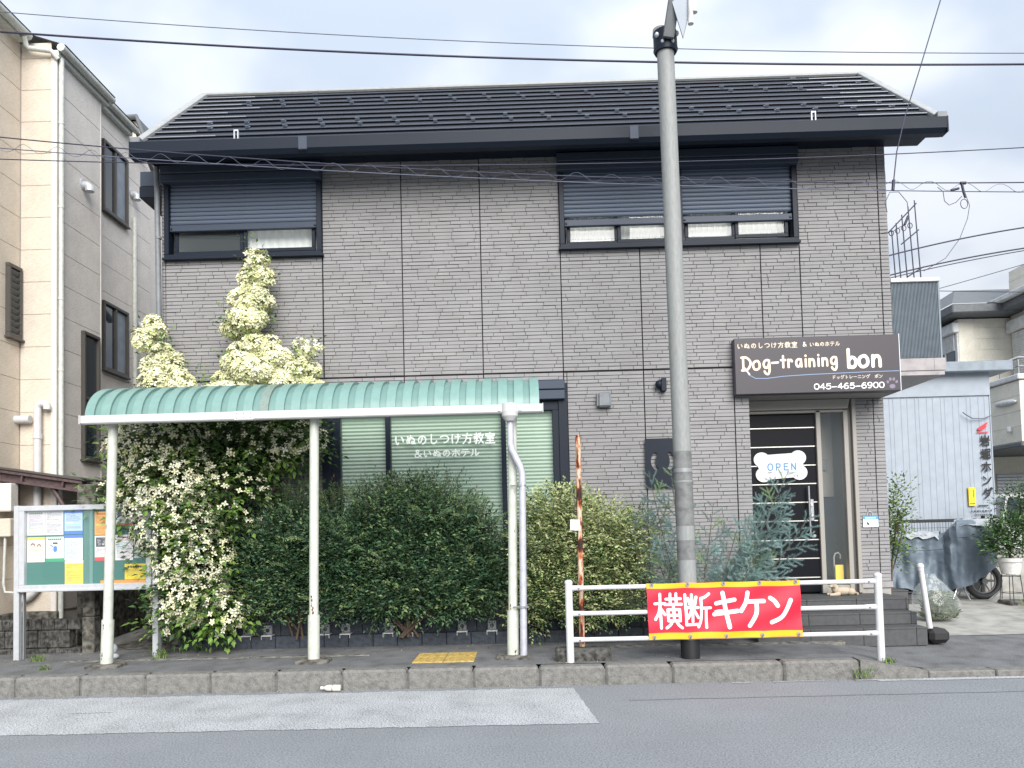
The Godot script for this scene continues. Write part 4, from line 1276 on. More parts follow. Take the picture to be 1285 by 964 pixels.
	part(E, "print", eq, printed(em))

	# cream house beyond the shed
	var H := thing("cream_house", "cream two-storey house with grey eaves beyond the blue-grey workshop", "house", V(14, 0.3, -12))
	var hc := MB.new()
	hc.box(V(11.93, 0.2, -17), V(24, 6.95, -11.03))
	part(H, "inner_wall", hc, M.cream)
	board_rows(H, true, -11.0, 11.92, 16.0, 2.2, 6.95, 0.30, M.cream)
	board_rows(H, false, 11.90, -17.0, -11.0, 2.2, 6.95, 0.30, M.cream, -1.0)
	one("corner_trim", H, M.cream, V(11.88, 2.2, -11.2), V(12.3, 6.95, -10.98), 0.01)
	var ev := MB.new()
	ev.cbox(V(11.45, 6.98, -17.5), V(14.6, 7.22, -10.45), 0.03)
	part(H, "eaves", ev, M.slate)
	var hr := MB.new()
	hr.quad(V(11.45, 7.23, -10.45), V(14.6, 7.23, -10.45), V(16.5, 8.6, -13.9), V(13.5, 8.6, -13.9), V(0, 1, 0.5))
	hr.quad(V(11.45, 7.23, -10.45), V(11.45, 7.23, -17.5), V(13.5, 8.6, -13.9), V(13.5, 8.6, -13.9), V(-1, 1, 0))
	part(H, "roof", hr, M.slate)
	# shuttered window in the side wall
	var wb := MB.new()
	wb.cbox(V(11.72, 6.58, -12.3), V(11.9, 6.86, -10.95), 0.02)
	var sw := part(H, "window", wb, M.trim_white)
	one("frame", sw, M.trim_white, V(11.84, 5.55, -12.2), V(11.895, 6.58, -11.0))
	for k in 14:
		var b := MB.new()
		b.cbox(V(11.80, 6.12 + k * 0.033, -12.0), V(11.835, 6.148 + k * 0.033, -11.1), 0.006)
		part(sw, "slat", b, M.trim_white)
	one("pane", sw, M.glass_dark, V(11.82, 5.6, -11.98), V(11.838, 6.11, -11.12))
	one("mullion", sw, M.trim_white, V(11.80, 5.6, -11.56), V(11.845, 6.11, -11.50))
	# nearer wing at the frame's edge
	var Wg := thing("cream_house_wing", "nearer cream wing with a balcony, at the right edge of the photo", "house", V(16, 0.3, -10))
	var wc := MB.new()
	wc.box(V(13.32, 3.2, -11.0), V(24, 8.2, -8.0))
	wc.box(V(11.55, 3.28, -10.9), V(24, 4.6, -8.03))
	part(Wg, "inner_wall", wc, M.cream)
	board_rows(Wg, false, 13.30, -10.99, -8.0, 4.9, 8.0, 0.30, M.cream, -1.0)
	board_rows(Wg, true, -8.0, 11.52, 20.0, 3.3, 4.72, 0.355, M.cream)
	board_rows(Wg, false, 11.50, -10.9, -8.0, 3.3, 4.72, 0.355, M.cream, -1.0)
	one("balcony_coping", Wg, M.trim_white, V(11.44, 4.73, -10.9), V(20, 4.86, -7.94), 0.02)
	one("balcony_floor", Wg, M.slate, V(11.46, 3.18, -10.9), V(20, 3.29, -7.96), 0.02)
	var rl := MB.new()
	rl.tube([V(11.55, 5.25, -10.9), V(11.55, 5.25, -8.05), V(20, 5.25, -8.05)], 0.03, 8)
	rl.tube([V(11.55, 5.05, -10.9), V(11.55, 5.05, -8.05), V(20, 5.05, -8.05)], 0.02, 8)
	for k in 5: rl.cyl(V(11.55, 4.86, -10.8 + k * 0.68), V(11.55, 5.25, -10.8 + k * 0.68), 0.022, 0.022, 8)
	part(Wg, "balcony_rail", rl, M.alu_dark)
	one("shutter_box", Wg, M.trim_white, V(13.12, 6.5, -10.95), V(13.3, 6.82, -9.0), 0.02)
	for k in 24: one("shutter_slat", Wg, M.trim_white, V(13.22, 5.0 + k * 0.062, -10.85), V(13.28, 5.055 + k * 0.062, -9.1), 0.01)
	var wl := MB.new()
	wl.xf = Transform3D(Basis(Vector3.RIGHT, 0.05), V(11.47, 4.26, -8.5))
	wl.ball(Vector3.ZERO, V(0.06, 0.075, 0.42), 12, 8)
	part(Wg, "wall_light", wl, M.trim_white)
	one("pipe_end", Wg, M.alu, V(11.4, 3.55, -8.42), V(11.5, 3.68, -8.34), 0.02)
	one("eaves", Wg, M.slate, V(12.75, 7.02, -11.2), V(24, 7.2, -7.5), 0.03)
	var wr := MB.new()
	wr.quad(V(12.6, 7.3, -7.4), V(24, 7.3, -7.4), V(24, 9.4, -12), V(14.8, 9.4, -12), V(0, 1, 0.5))
	wr.cbox(V(12.6, 7.21, -11.5), V(24, 7.34, -7.4), 0.02)
	part(Wg, "roof", wr, M.trim_white)
	var wp := thing("garage_wall", "shaded wall and roller shutter under the cream balcony at the right edge", "garage", V(14, 0.3, -11))
	one("back_wall", wp, M.cream, V(11.9, 0.2, -10.95), V(20, 3.17, -10.85))
	for k in 26: one("shutter_slat", wp, M.alu, V(12.6, 0.5 + k * 0.085, -10.84), V(18, 0.577 + k * 0.085, -10.80), 0.01)

	# the car half in view at the right edge
	var C := thing("parked_car", "white car with dark glass cut off by the right edge, behind the pot plants", "car", V(10.7, 0.3, -5.4))
	var side := PackedVector2Array([V2(9.0, 0.55), V2(9.0, 1.30), V2(9.12, 1.42), V2(9.22, 1.95), V2(9.4, 2.02), V2(11.9, 2.02), V2(12.25, 1.9), V2(12.35, 0.55)])
	var cb := MB.new()
	cb.prism(side, -6.5, -5.05)
	part(C, "body", cb, M.trim_white)
	var cw := MB.new()
	cw.prism(PackedVector2Array([V2(9.16, 1.43), V2(9.26, 1.92), V2(10.5, 1.92), V2(10.5, 1.43)]), -5.1, -5.035)
	cw.prism(PackedVector2Array([V2(10.56, 1.43), V2(10.56, 1.92), V2(11.8, 1.92), V2(11.95, 1.43)]), -5.1, -5.035)
	part(C, "window", cw, M.glass_dark)
	one("door_handle", C, M.trim_white, V(10.2, 1.22, -5.04), V(10.36, 1.26, -5.01), 0.008)
	one("bumper", C, M.trim_white, V(8.92, 0.5, -6.5), V(9.06, 0.9, -5.03), 0.03)
	for z in [-6.35, -5.25]: one("tail_lamp", C, M.red, V(8.985, 0.95, z - 0.08), V(9.01, 1.3, z + 0.08), 0.01)
	for wx in [9.75, 11.7]:
		var wm := MB.new()
		wm.cyl(V(wx, 0.58, -5.25), V(wx, 0.58, -5.03), 0.29, 0.29, 24)
		var wh := part(C, "wheel", wm, M.rubber)
		var wr2 := MB.new()
		wr2.cyl(V(wx, 0.58, -5.04), V(wx, 0.58, -5.015), 0.18, 0.17, 18)
		part(wh, "rim", wr2, M.alu)

# ---------------------------------------------------------------- bus shelter
func make_shelter() -> void:
	var S := thing("bus_shelter", "bus shelter with a ribbed pale teal barrel roof on white steel posts", "bus shelter", V(-2.3, 0.19, 1.4))
	var lean := 0.028
	var tops := [-4.43, -2.235, -0.09]
	var feet := [-4.505, -2.275, -0.145]
	for i in 3:
		var a := V(feet[i], 0.21, 1.5); var z := V(tops[i], 2.83, 1.5)
		var b := MB.new()
		b.cyl(a.lerp(z, 0.17), z, 0.049, 0.049, 20, false)
		var p := part(S, "post", b, M.white_steel)
		var s := MB.new()
		var k := a.lerp(z, 0.183)
		s.cyl(a, k, 0.063, 0.063, 20)
		s.cyl(k, k + (z - a) * 0.004, 0.063, 0.05, 20)
		part(p, "sleeve", s, M.white_steel)
		var q := MB.new()
		q.cbox(V(feet[i] - 0.175, 0.15, 1.40), V(feet[i] + 0.175, 0.228, 1.63), 0.012)
		part(p, "foot_plate", q, M.concrete_dark)
		var arm := MB.new() # curved arm that carries the roof
		var pts := []
		for j in 9:
			var t := deg_to_rad(10.0 + j * 10.5)
			pts.append(V(tops[i], 2.80 + 0.42 * sin(t), 1.0 + 0.56 * cos(t)))
		arm.tube(pts, 0.025, 8)
		part(S, "roof_arm", arm, M.white_clean)
	for q in [[1, 0.215, 0.42, 8, 0.0], [1, 0.255, 0.25, 6, 0.3], [1, 0.19, 0.30, 5, -0.2], [0, 0.045, 0.35, 4, 0.4], [2, 0.205, 0.45, 6, 0.5], [2, 0.02, 0.3, 4, -0.4], [0, 0.16, 0.1, 3, 0.2]]: # rust breaking through the paint
		var a := V(feet[q[0]], 0.21, 1.5); var z := V(tops[q[0]], 2.83, 1.5)
		var b := MB.new()
		var rad := 0.0638 if q[1] < 0.183 else 0.0497
		var y: float = q[1]
		for k in q[3]:
			var hh := R(0.004, 0.011)
			var w := R(0.10, 0.42) * (1.0 if k < q[3] / 2 else 0.5)
			var c: float = PI / 2 + q[4] + R(-0.08, 0.08)
			for j in 4:
				var t0 := c - w / 2 + w * j / 4.0; var t1 := c - w / 2 + w * (j + 1) / 4.0
				var p := a.lerp(z, y); var r := a.lerp(z, y + hh)
				var n0 := V(cos(t0), 0, sin(t0)); var n1 := V(cos(t1), 0, sin(t1))
				b.smooth(p + n0 * rad, p + n1 * rad, r + n1 * rad, n0, n1, n1)
				b.smooth(p + n0 * rad, r + n1 * rad, r + n0 * rad, n0, n1, n0)
			y -= hh
		part(S, "rust_patch", b, M.rust_brown, true)
	# roof: an arc that rises from the front gutter to the rear edge
	var x0 := -4.66
	var x1 := 0.20
	var n := 29
	var pitch := (x1 - x0) / (n - 0.43)
	var arc := func(r: float) -> Array:
		var o := []
		for j in 15:
			var t := deg_to_rad(2.0 + j * 6.6)
			o.append([V(0, 2.845 + (0.40 + r) * sin(t), 1.02 + (0.60 + r) * cos(t)), V(0, sin(t) * 0.6, cos(t) * 0.4).normalized()])
		return o
	var low: Array = arc.call(0.0)
	var high: Array = arc.call(0.026)
	for i in n:
		var a := x0 + i * pitch
		var e := a + pitch * 0.57
		var b := MB.new()
		for j in low.size() - 1:
			var p = high[j]; var q = high[j + 1]
			b.smooth(p[0] + V(a, 0, 0), p[0] + V(e, 0, 0), q[0] + V(e, 0, 0), p[1], p[1], q[1])
			b.smooth(p[0] + V(a, 0, 0), q[0] + V(e, 0, 0), q[0] + V(a, 0, 0), p[1], q[1], q[1])
			for s in [[a, -1], [e, 1]]:
				b.quad(p[0] + V(s[0], 0, 0), q[0] + V(s[0], 0, 0), low[j + 1][0] + V(s[0], 0, 0), low[j][0] + V(s[0], 0, 0), V(s[1], 0, 0))
			b.quad(low[j][0] + V(a, 0, 0), low[j][0] + V(e, 0, 0), low[j + 1][0] + V(e, 0, 0), low[j + 1][0] + V(a, 0, 0), -p[1])
		part(S, "roof_rib", b, M.teal if i != 11 else M.teal_grey)
		if i == n - 1: break
		var v := MB.new()
		for j in low.size() - 1:
			var p = low[j]; var q = low[j + 1]
			var l := e - 0.01; var r := a + pitch + 0.01
			v.smooth(p[0] + V(l, -0.002, 0), p[0] + V(r, -0.002, 0), q[0] + V(r, -0.002, 0), p[1], p[1], q[1])
			v.smooth(p[0] + V(l, -0.002, 0), q[0] + V(r, -0.002, 0), q[0] + V(l, -0.002, 0), p[1], q[1], q[1])
		part(S, "roof_pan", v, M.teal_low)
	# gutter
	var g := MB.new()
	g.cbox(V(-4.69, 2.785, 1.60), V(0.235, 2.875, 1.69), 0.012)
	var gut := part(S, "gutter", g, M.gutter_white)
	for x in [-4.70, 0.228]: one("end_cap", gut, M.gutter_white, V(x, 2.78, 1.595), V(x + 0.012, 2.88, 1.696), 0.004)
	var j2 := MB.new()
	j2.cbox(V(-3.04, 2.782, 1.60), V(-2.83, 2.878, 1.696), 0.006)
	var sl := part(gut, "joint_sleeve", j2, M.white_clean)
	var rv := MB.new()
	for i in 6: rv.ball(V(-3.01 + (i % 3) * 0.075, 2.805 + (i / 3) * 0.05, 1.697), V(0.007, 0.007, 0.005), 8, 4)
	part(gut, "rivet", rv, M.alu_dark, true)
	var f := MB.new()
	f.lathe(V(-0.115, 2.70, 1.66), [[0.0, 0.0], [0.05, 0.0], [0.085, 0.05], [0.09, 0.10], [0.085, 0.182], [0.0, 0.182]], 16)
	part(S, "hopper", f, M.gutter_white)
	for x in [-0.24, -0.02]: one("hopper_clip", S, M.alu, V(x, 2.80, 1.69), V(x + 0.03, 2.85, 1.702), 0.004)
	var d := MB.new()
	d.tube([V(-0.115, 2.72, 1.63), V(-0.115, 2.46, 1.63), V(-0.105, 2.40, 1.63), V(-0.02, 2.22, 1.62), V(0.0, 2.14, 1.61), V(-0.03, 0.25, 1.57), V(-0.035, 0.215, 1.57)], 0.037, 12)
	var dp := part(S, "downpipe", d, M.lilac)
	for y in [2.02, 0.735]:
		var b := MB.new()
		b.tube([V(-0.13, y, 1.575), V(0.035, y, 1.64)], 0.009, 6)
		b.cyl(V(-0.015 if y > 1.5 else -0.03, y - 0.012, 1.605 if y > 1.5 else 1.585), V(-0.015 if y > 1.5 else -0.03, y + 0.012, 1.605 if y > 1.5 else 1.585), 0.043, 0.043, 12)
		part(dp, "pipe_clip", b, M.alu_dark)

# ---------------------------------------------------------------- notice board
func paper_image(sd: int, base: Color, band: Color, where: String, w := 84, h := 116) -> Image:
	var r := RandomNumberGenerator.new()
	r.seed = sd
	var im := Image.create_empty(w, h, false, Image.FORMAT_RGBA8)
	base = Color(base.r * 0.92, base.g * 0.92, base.b * 0.92)
	im.fill(base)
	var y := 8
	if where.contains("top"):
		im.fill_rect(Rect2i(0, 0, w, 14), band)
		y = 20
	var end := h - 6
	if where.contains("foot"):
		im.fill_rect(Rect2i(0, h - 16, w, 16), band)
		end = h - 20
	if where.contains("title"):
		for i in 7: im.fill_rect(Rect2i(10 + i * 9, y, 7, 8), band.darkened(0.2))
		y += 14
	if where.contains("photo"):
		im.fill_rect(Rect2i(6, y, w - 12, 44), Color(0.25, 0.26, 0.28))
		for i in 26: im.fill_rect(Rect2i(r.randi_range(8, w - 22), y + r.randi_range(2, 32), r.randi_range(3, 11), r.randi_range(3, 9)), Color(0.25, 0.26, 0.28).lerp(Color(0.8, 0.8, 0.82), r.randf()))
		y += 50
	if where.contains("people"): # two round heads over a counter
		for q in [[26, y + 18, 11, Color(0.36, 0.30, 0.32)], [56, y + 22, 10, Color(0.42, 0.32, 0.28)], [26, y + 22, 8, Color(0.93, 0.80, 0.70)], [56, y + 25, 7, Color(0.93, 0.80, 0.70)]]:
			ink_line(im, V2(q[0], q[1]), V2(q[0] + 0.1, q[1]), q[2] * 2.0, q[3])
		im.fill_rect(Rect2i(8, y + 36, w - 16, 8), Color(0.95, 0.72, 0.62))
		y += 48
	if where.contains("man"):
		ink_line(im, V2(44, y + 14), V2(44.1, y + 14), 18, Color(0.93, 0.80, 0.70))
		ink_line(im, V2(36, y + 8), V2(52, y + 8), 8, Color(0.2, 0.16, 0.16))
		ink_line(im, V2(44, y + 30), V2(44, y + 40), 18, Color(0.25, 0.47, 0.75))
		ink_line(im, V2(32, y + 24), V2(22, y + 16), 5, Color(0.25, 0.47, 0.75))
		y += 52
	while y < end - 4:
		if r.randf() < 0.13:
			var c := Color.from_hsv(r.randf(), 0.35, 0.85)
			im.fill_rect(Rect2i(6, y, r.randi_range(14, w - 14), 7), base.lerp(c, 0.5))
			y += 10
			continue
		var x := 7 + r.randi_range(0, 3)
		while x < w - 10:
			var l := r.randi_range(2, 7)
			im.fill_rect(Rect2i(x, y, mini(l, w - 8 - x), 2), base.lerp(Color(0.25, 0.27, 0.32), r.randf_range(0.35, 0.7)))
			x += l + r.randi_range(1, 2)
			if r.randf() < 0.07: break
		y += r.randi_range(4, 5)
	return im

func make_board() -> void:
	var B := thing("notice_board", "neighbourhood notice board with a green panel in a pale aluminium frame on two legs", "notice board", V(-5.1, 0.19, 0.88))
	for s in [0, 1]:
		var x: float = [-5.915, -4.30][s]
		one("post", B, M.alu, V(x, 0.16, 0.85), V(x + 0.065, 1.97, 0.915), 0.008)
		one("post_back", B, M.alu_dark, V(x + (0.066 if s == 0 else 0.0), 0.16, 0.80), V(x + (0.082 if s == 0 else 0.066), 1.0, 0.848), 0.003)
	var f := MB.new()
	frame_box(f, -5.845, -4.305, 0.985, 1.965, 0.845, 0.925, 0.062, 0.006)
	f.cbox(V(-5.86, 0.968, 0.84), V(-4.29, 1.0, 0.935), 0.006)
	part(B, "frame", f, M.alu)
	one("panel", B, M.board_green, V(-5.79, 1.04, 0.85), V(-4.36, 1.91, 0.87))
	one("middle_strip", B, M.board_pale, V(-5.045, 1.045, 0.871), V(-5.0, 1.905, 0.88), 0.003)
	var g := MB.new()
	g.quad(V(-5.785, 1.045, 0.905), V(-5.0, 1.045, 0.905), V(-5.0, 1.905, 0.905), V(-5.785, 1.905, 0.905), V(0, 0, 1))
	part(B, "pane", g, M.pane)
	var g2 := MB.new()
	g2.quad(V(-5.10, 1.045, 0.897), V(-4.365, 1.045, 0.897), V(-4.365, 1.905, 0.897), V(-5.10, 1.905, 0.897), V(0, 0, 1))
	part(B, "pane", g2, M.pane)
	var white := Color(0.84, 0.84, 0.86)
	var L := [
		[-5.78, 1.62, 0.212, 0.285, white, Color(0.35, 0.65, 0.4), "title", "white printed notice, first of the top row on the notice board"],
		[-5.565, 1.62, 0.212, 0.285, white, Color(0.6, 0.6, 0.7), "", "white printed notice of plain text, second of the top row on the board"],
		[-5.34, 1.625, 0.212, 0.28, Color(0.72, 0.82, 0.94), Color(0.25, 0.45, 0.80), "top foot", "pale blue notice with deeper blue edges on the board"],
		[-5.775, 1.31, 0.205, 0.29, Color(0.97, 0.93, 0.90), Color(0.95, 0.75, 0.35), "top people", "cream poster with drawings of two people on the board"],
		[-5.56, 1.31, 0.212, 0.29, Color(0.93, 0.95, 0.93), Color(0.15, 0.60, 0.42), "title man foot", "white poster with a drawn person and a green foot strip"],
		[-5.34, 1.325, 0.215, 0.29, Color(0.88, 0.91, 0.95), Color(0.25, 0.45, 0.75), "top", "white notice with a blue heading, above the yellow sheet"],
		[-5.335, 1.045, 0.215, 0.275, Color(0.95, 0.83, 0.30), Color(0.95, 0.93, 0.85), "top", "yellow sheet with a white head at the bottom middle of the board"],
		[-4.985, 1.61, 0.19, 0.27, Color(0.93, 0.66, 0.28), Color(0.75, 0.4, 0.15), "title", "orange notice on the board, partly behind the shelter post"],
		[-4.735, 1.71, 0.20, 0.20, Color(0.85, 0.84, 0.87), Color(0.80, 0.35, 0.38), "foot photo", "grey notice with a red foot strip, top row right of the shelter post"],
		[-4.53, 1.625, 0.17, 0.275, Color(0.86, 0.87, 0.90), Color(0.6, 0.6, 0.65), "title", "pale grey notice in the top right corner of the board"],
		[-4.985, 1.31, 0.19, 0.29, Color(0.92, 0.90, 0.90), Color(0.80, 0.25, 0.28), "photo foot", "poster with a dark picture above white text and a red foot"],
		[-4.745, 1.31, 0.208, 0.295, Color(0.94, 0.92, 0.93), Color(0.82, 0.42, 0.45), "title", "white notice with a red heading in the lower row"],
		[-4.525, 1.33, 0.17, 0.29, Color(0.80, 0.81, 0.83), Color(0.4, 0.4, 0.45), "photo", "poster with a grey picture at the right edge of the board"],
		[-4.635, 1.085, 0.27, 0.18, Color(0.94, 0.84, 0.12), Color(0.2, 0.18, 0.1), "title", "bright yellow landscape sign at the bottom right of the board"],
		[-4.92, 1.045, 0.555, 0.036, Color(0.90, 0.62, 0.25), Color(0.7, 0.4, 0.15), "", "long orange strip along the bottom of the board"],
	]
	for i in L.size():
		var l = L[i]
		var b := MB.new()
		var z := 0.8735 + 0.0007 * (i % 4)
		b.quad_uv(V(l[0], l[1], z), V(l[0] + l[2], l[1], z), V(l[0] + l[2], l[1] + l[3], z), V(l[0], l[1] + l[3], z), V(0, 0, 1))
		b.box(V(l[0], l[1], z - 0.0012), V(l[0] + l[2], l[1] + l[3], z - 0.0004))
		var w := 84
		whole("notice", b, printed(paper_image(50 + i, l[4], l[5], l[6], w, 116 if i < 13 else (64 if i == 13 else 12)), 0.7), l[7], "notice", "notices pinned to the board")

# ---------------------------------------------------------------- guard fence and banner
func make_fence() -> void:
	var F := thing("guard_rail", "white tubular pedestrian guard rail with three bars between two posts", "railing", V(2.0, 0.19, 1.85))
	var px := [0.445, 3.585]
	var py := [0.17, 0.10]
	for i in 2:
		var b := MB.new()
		b.cyl(V(px[i], py[i], 1.85), V(px[i], 0.985, 1.85), 0.0385, 0.0385, 20, false)
		b.lathe(V(px[i], 0.985, 1.85), [[0.041, 0.0], [0.042, 0.018], [0.034, 0.032], [0.018, 0.04], [0.0, 0.042]], 20)
		var p := part(F, "post", b, M.white_clean)
		for y in [0.94, 0.68, 0.415]:
			var s: float = 1.0 if i == 0 else -1.0
			var k := MB.new()
			k.cyl(V(px[i] + s * 0.03, y, 1.85), V(px[i] + s * 0.145, y, 1.85), 0.029, 0.026, 14)
			part(p, "bracket", k, M.white_clean)
			var o := MB.new()
			o.ball(V(px[i] + s * 0.10, y, 1.879), V(0.012, 0.012, 0.007), 10, 5)
			part(p, "bolt", o, M.alu_dark)
	for y in [0.94, 0.68, 0.415]:
		var b := MB.new()
		b.cyl(V(px[0] + 0.10, y, 1.85), V(px[1] - 0.10, y, 1.85), 0.0235, 0.0235, 16, false)
		part(F, "rail", b, M.white_clean)
	# banner tied along the rails
	var im := Image.create_empty(1024, 372, false, Image.FORMAT_RGBA8)
	im.fill(Color(0.84, 0.12, 0.22))
	im.fill_rect(Rect2i(0, 0, 1024, 34), Color(0.97, 0.68, 0.06))
	im.fill_rect(Rect2i(0, 330, 1024, 42), Color(0.97, 0.68, 0.06))
	var w := Color(0.96, 0.95, 0.95)
	ink(im, "横", Rect2(46, 60, 182, 248), 0, 18.5, w)
	ink(im, "断", Rect2(242, 60, 180, 248), 0, 18.5, w)
	ink(im, "キ", Rect2(436, 58, 174, 252), 0, 28, w)
	ink(im, "ケ", Rect2(616, 58, 174, 252), 0, 28, w)
	ink(im, "ン", Rect2(800, 58, 174, 252), 0, 28, w)
	var b := MB.new()
	b.has_u = true
	var nx := 48
	var ny := 16
	var at := func(i: int, k: int) -> Vector3:
		var u := float(i) / nx; var v := float(k) / ny
		var fold := 0.010 * sin(u * 21.0 + v * 3.0) * sin(PI * v) + 0.012 * sin((u * 1.3 + v) * 9.0) * sin(PI * v)
		var pull := 0.006 * absf(sin(u * 4.0 * PI)) # sags a little between the eyelets
		return V(lerpf(1.232, 2.782, u) + 0.012 * v, lerpf(0.972, 0.402, v) - pull * (1.0 - 2.0 * v), 1.886 + fold)
	for i in nx:
		for k in ny:
			var q := [[i, k + 1], [i + 1, k + 1], [i + 1, k], [i, k]]
			var p := q.map(func(c): return at.call(c[0], c[1]))
			var uv := q.map(func(c): return V2(float(c[0]) / nx, float(c[1]) / ny))
			var nn := q.map(func(c):
				var e: Vector3 = at.call(c[0] + 1, c[1]) - at.call(c[0] - 1, c[1])
				var d: Vector3 = at.call(c[0], c[1] + 1) - at.call(c[0], c[1] - 1)
				var r := e.cross(d)
				return r.normalized() if r.z > 0.0 else -r.normalized())
			b.smooth(p[0], p[1], p[2], nn[0], nn[1], nn[2], uv[0], uv[1], uv[2])
			b.smooth(p[0], p[2], p[3], nn[0], nn[2], nn[3], uv[0], uv[2], uv[3])
	var Bn := thing("banner", "red cloth banner with yellow edges and white Japanese characters on the guard rail", "banner", V(2.0, 0.4, 1.88))
	var cloth := printed(im, 0.55)
	part(Bn, "cloth", b, cloth)
	for i in 5:
		for s in [0, 1]:
			var x: float = lerpf(1.285, 2.74, i / 4.0) + 0.012 * s
			var y: float = [0.952, 0.428][s]
			var g := MB.new()
			g.lathe(Vector3.ZERO, [[0.008, 0.0], [0.010, 0.004], [0.019, 0.004], [0.021, 0.0]], 14)
			g.xf = Transform3D(Basis(Vector3.RIGHT, PI / 2), V(x, y, 1.892))
			var g2 := MB.new()
			g2.xf = g.xf
			g2.lathe(Vector3.ZERO, [[0.0085, 0.0], [0.010, 0.004], [0.019, 0.004], [0.021, 0.0]], 14)
			g2.xf = Transform3D.IDENTITY
			g2.ball(V(x, y, 1.890), V(0.009, 0.009, 0.004), 8, 4)
			part(Bn, "eyelet", g2, M.alu_dark)
			var c := MB.new()
			c.tube([V(x, y, 1.89), V(x, y + (0.012 if s == 0 else -0.015), 1.895), V(x - 0.006, y + (0.02 if s == 0 else -0.03), 1.86)], 0.0045, 5)
			part(Bn, "cord", c, M.black)

# ---------------------------------------------------------------- poles
func make_poles() -> void:
	var P := thing("street_pole", "tall pale grey steel pole with dark repaired bands, in front of the shop", "pole", V(1.68, 0.19, 1.75))
	var b := MB.new()
	var foot := V(1.685, 0.15, 1.75)
	var top := V(1.637, 6.66, 1.75)
	b.cyl(foot.lerp(top, 0.035), top, 0.0935, 0.0895, 28)
	part(P, "shaft", b, M.pole)
	var k := MB.new()
	k.cyl(foot, foot.lerp(top, 0.036), 0.097, 0.097, 28)
	part(P, "base_sleeve", k, M.black)
	for q in [[2.02, 2.32, 0.0945], [1.55, 2.0, 0.0946], [1.20, 1.40, 0.0948]]:
		var c := MB.new()
		var t0: float = (q[0] - 0.15) / 6.51; var t1: float = (q[1] - 0.15) / 6.51
		c.cyl(foot.lerp(top, t0), foot.lerp(top, t1), q[2], q[2] - 0.0004, 28, false)
		part(P, "repair_band", c, M.pole_band)
	var st := MB.new()
	st.cyl(foot.lerp(top, 0.30), foot.lerp(top, 0.306), 0.0955, 0.0955, 28)
	part(P, "strap", st, M.alu_dark)
	var cl := MB.new() # clamp collar under the arm
	cl.cyl(V(1.640, 6.61, 1.75), V(1.637, 6.80, 1.75), 0.125, 0.125, 20)
	cl.cyl(V(1.640, 6.58, 1.75), V(1.640, 6.61, 1.75), 0.115, 0.13, 20)
	part(P, "clamp", cl, M.navy)
	var cp := MB.new()
	cp.cyl(V(1.60, 6.80, 1.70), V(1.60, 6.87, 1.70), 0.085, 0.08, 16)
	part(P, "cap", cp, M.pinkish)
	for q in [[-0.105, 6.72], [0.105, 6.73], [-0.045, 6.645], [0.055, 6.645]]:
		var o := MB.new()
		o.ball(V(1.638 + q[0], q[1], 1.845), V(0.024, 0.028, 0.03), 10, 6)
		part(P, "bolt", o, M.alu)
	var arm := MB.new()
	arm.xf = Transform3D(Basis(Vector3.BACK, -0.16) * Basis(Vector3.RIGHT, 0.25), V(1.645, 6.66, 1.86))
	arm.cbox(V(-0.058, 0.0, -0.03), V(0.058, 1.0, 0.06), 0.006)
	part(P, "arm", arm, M.slate)
	var pl := MB.new()
	pl.xf = Transform3D(Basis(Vector3.UP, -0.2), V(1.772, 6.575, 2.0))
	pl.prism(PackedVector2Array([V2(0.0, 0.0), V2(0.11, 0.40), V2(0.15, 0.8), V2(-0.17, 0.8), V2(-0.09, 0.36)]), -0.02, 0.02)
	part(P, "hanging_plate", pl, M.shed)
	for q in [[1.845, 6.69, 0.03], [1.885, 6.81, 0.032]]:
		var t := MB.new()
		t.cyl(V(q[0], q[1], 2.05), V(q[0] + 0.01, q[1] + 0.5, 2.05), q[2], q[2] * 0.8, 14)
		part(P, "tube_end", t, M.trim_white)

	var O := thing("marker_pole", "thin rusty white and orange steel pole in a concrete block", "pole", V(0.59, 0.19, 1.7))
	var ob := MB.new()
	ob.cyl(V(0.578, 0.30, 1.70), V(0.594, 2.49, 1.70), 0.029, 0.028, 16, false)
	ob.lathe(V(0.594, 2.49, 1.70), [[0.028, 0.0], [0.022, 0.03], [0.0, 0.045]], 14)
	part(O, "shaft", ob, M.rusty)
	var obk := MB.new()
	obk.cbox(V(0.30, 0.16, 1.62), V(0.87, 0.325, 1.82), 0.02)
	part(O, "base_block", obk, M.block)
	var tg := MB.new()
	tg.xf = Transform3D(Basis(Vector3.BACK, -0.06), V(0.535, 1.585, 1.735))
	tg.cbox(V(-0.048, -0.055, -0.001), V(0.052, 0.055, 0.001), 0.0005)
	var tim := Image.create_empty(48, 52, false, Image.FORMAT_RGBA8)
	tim.fill(Color(0.92, 0.92, 0.92))
	for i in 5: tim.fill_rect(Rect2i(22 + (i % 2) * 6, 14 + i * 6, 10, 1), Color(0.7, 0.7, 0.72))
	tg.quad_uv(V(-0.048, -0.055, 0.0018), V(0.052, -0.055, 0.0018), V(0.052, 0.055, 0.0018), V(-0.048, 0.055, 0.0018), V(0, 0, 1))
	whole("paper_tag", tg, printed(tim, 0.8), "small blank white card tied to the rusty orange pole", "tag")

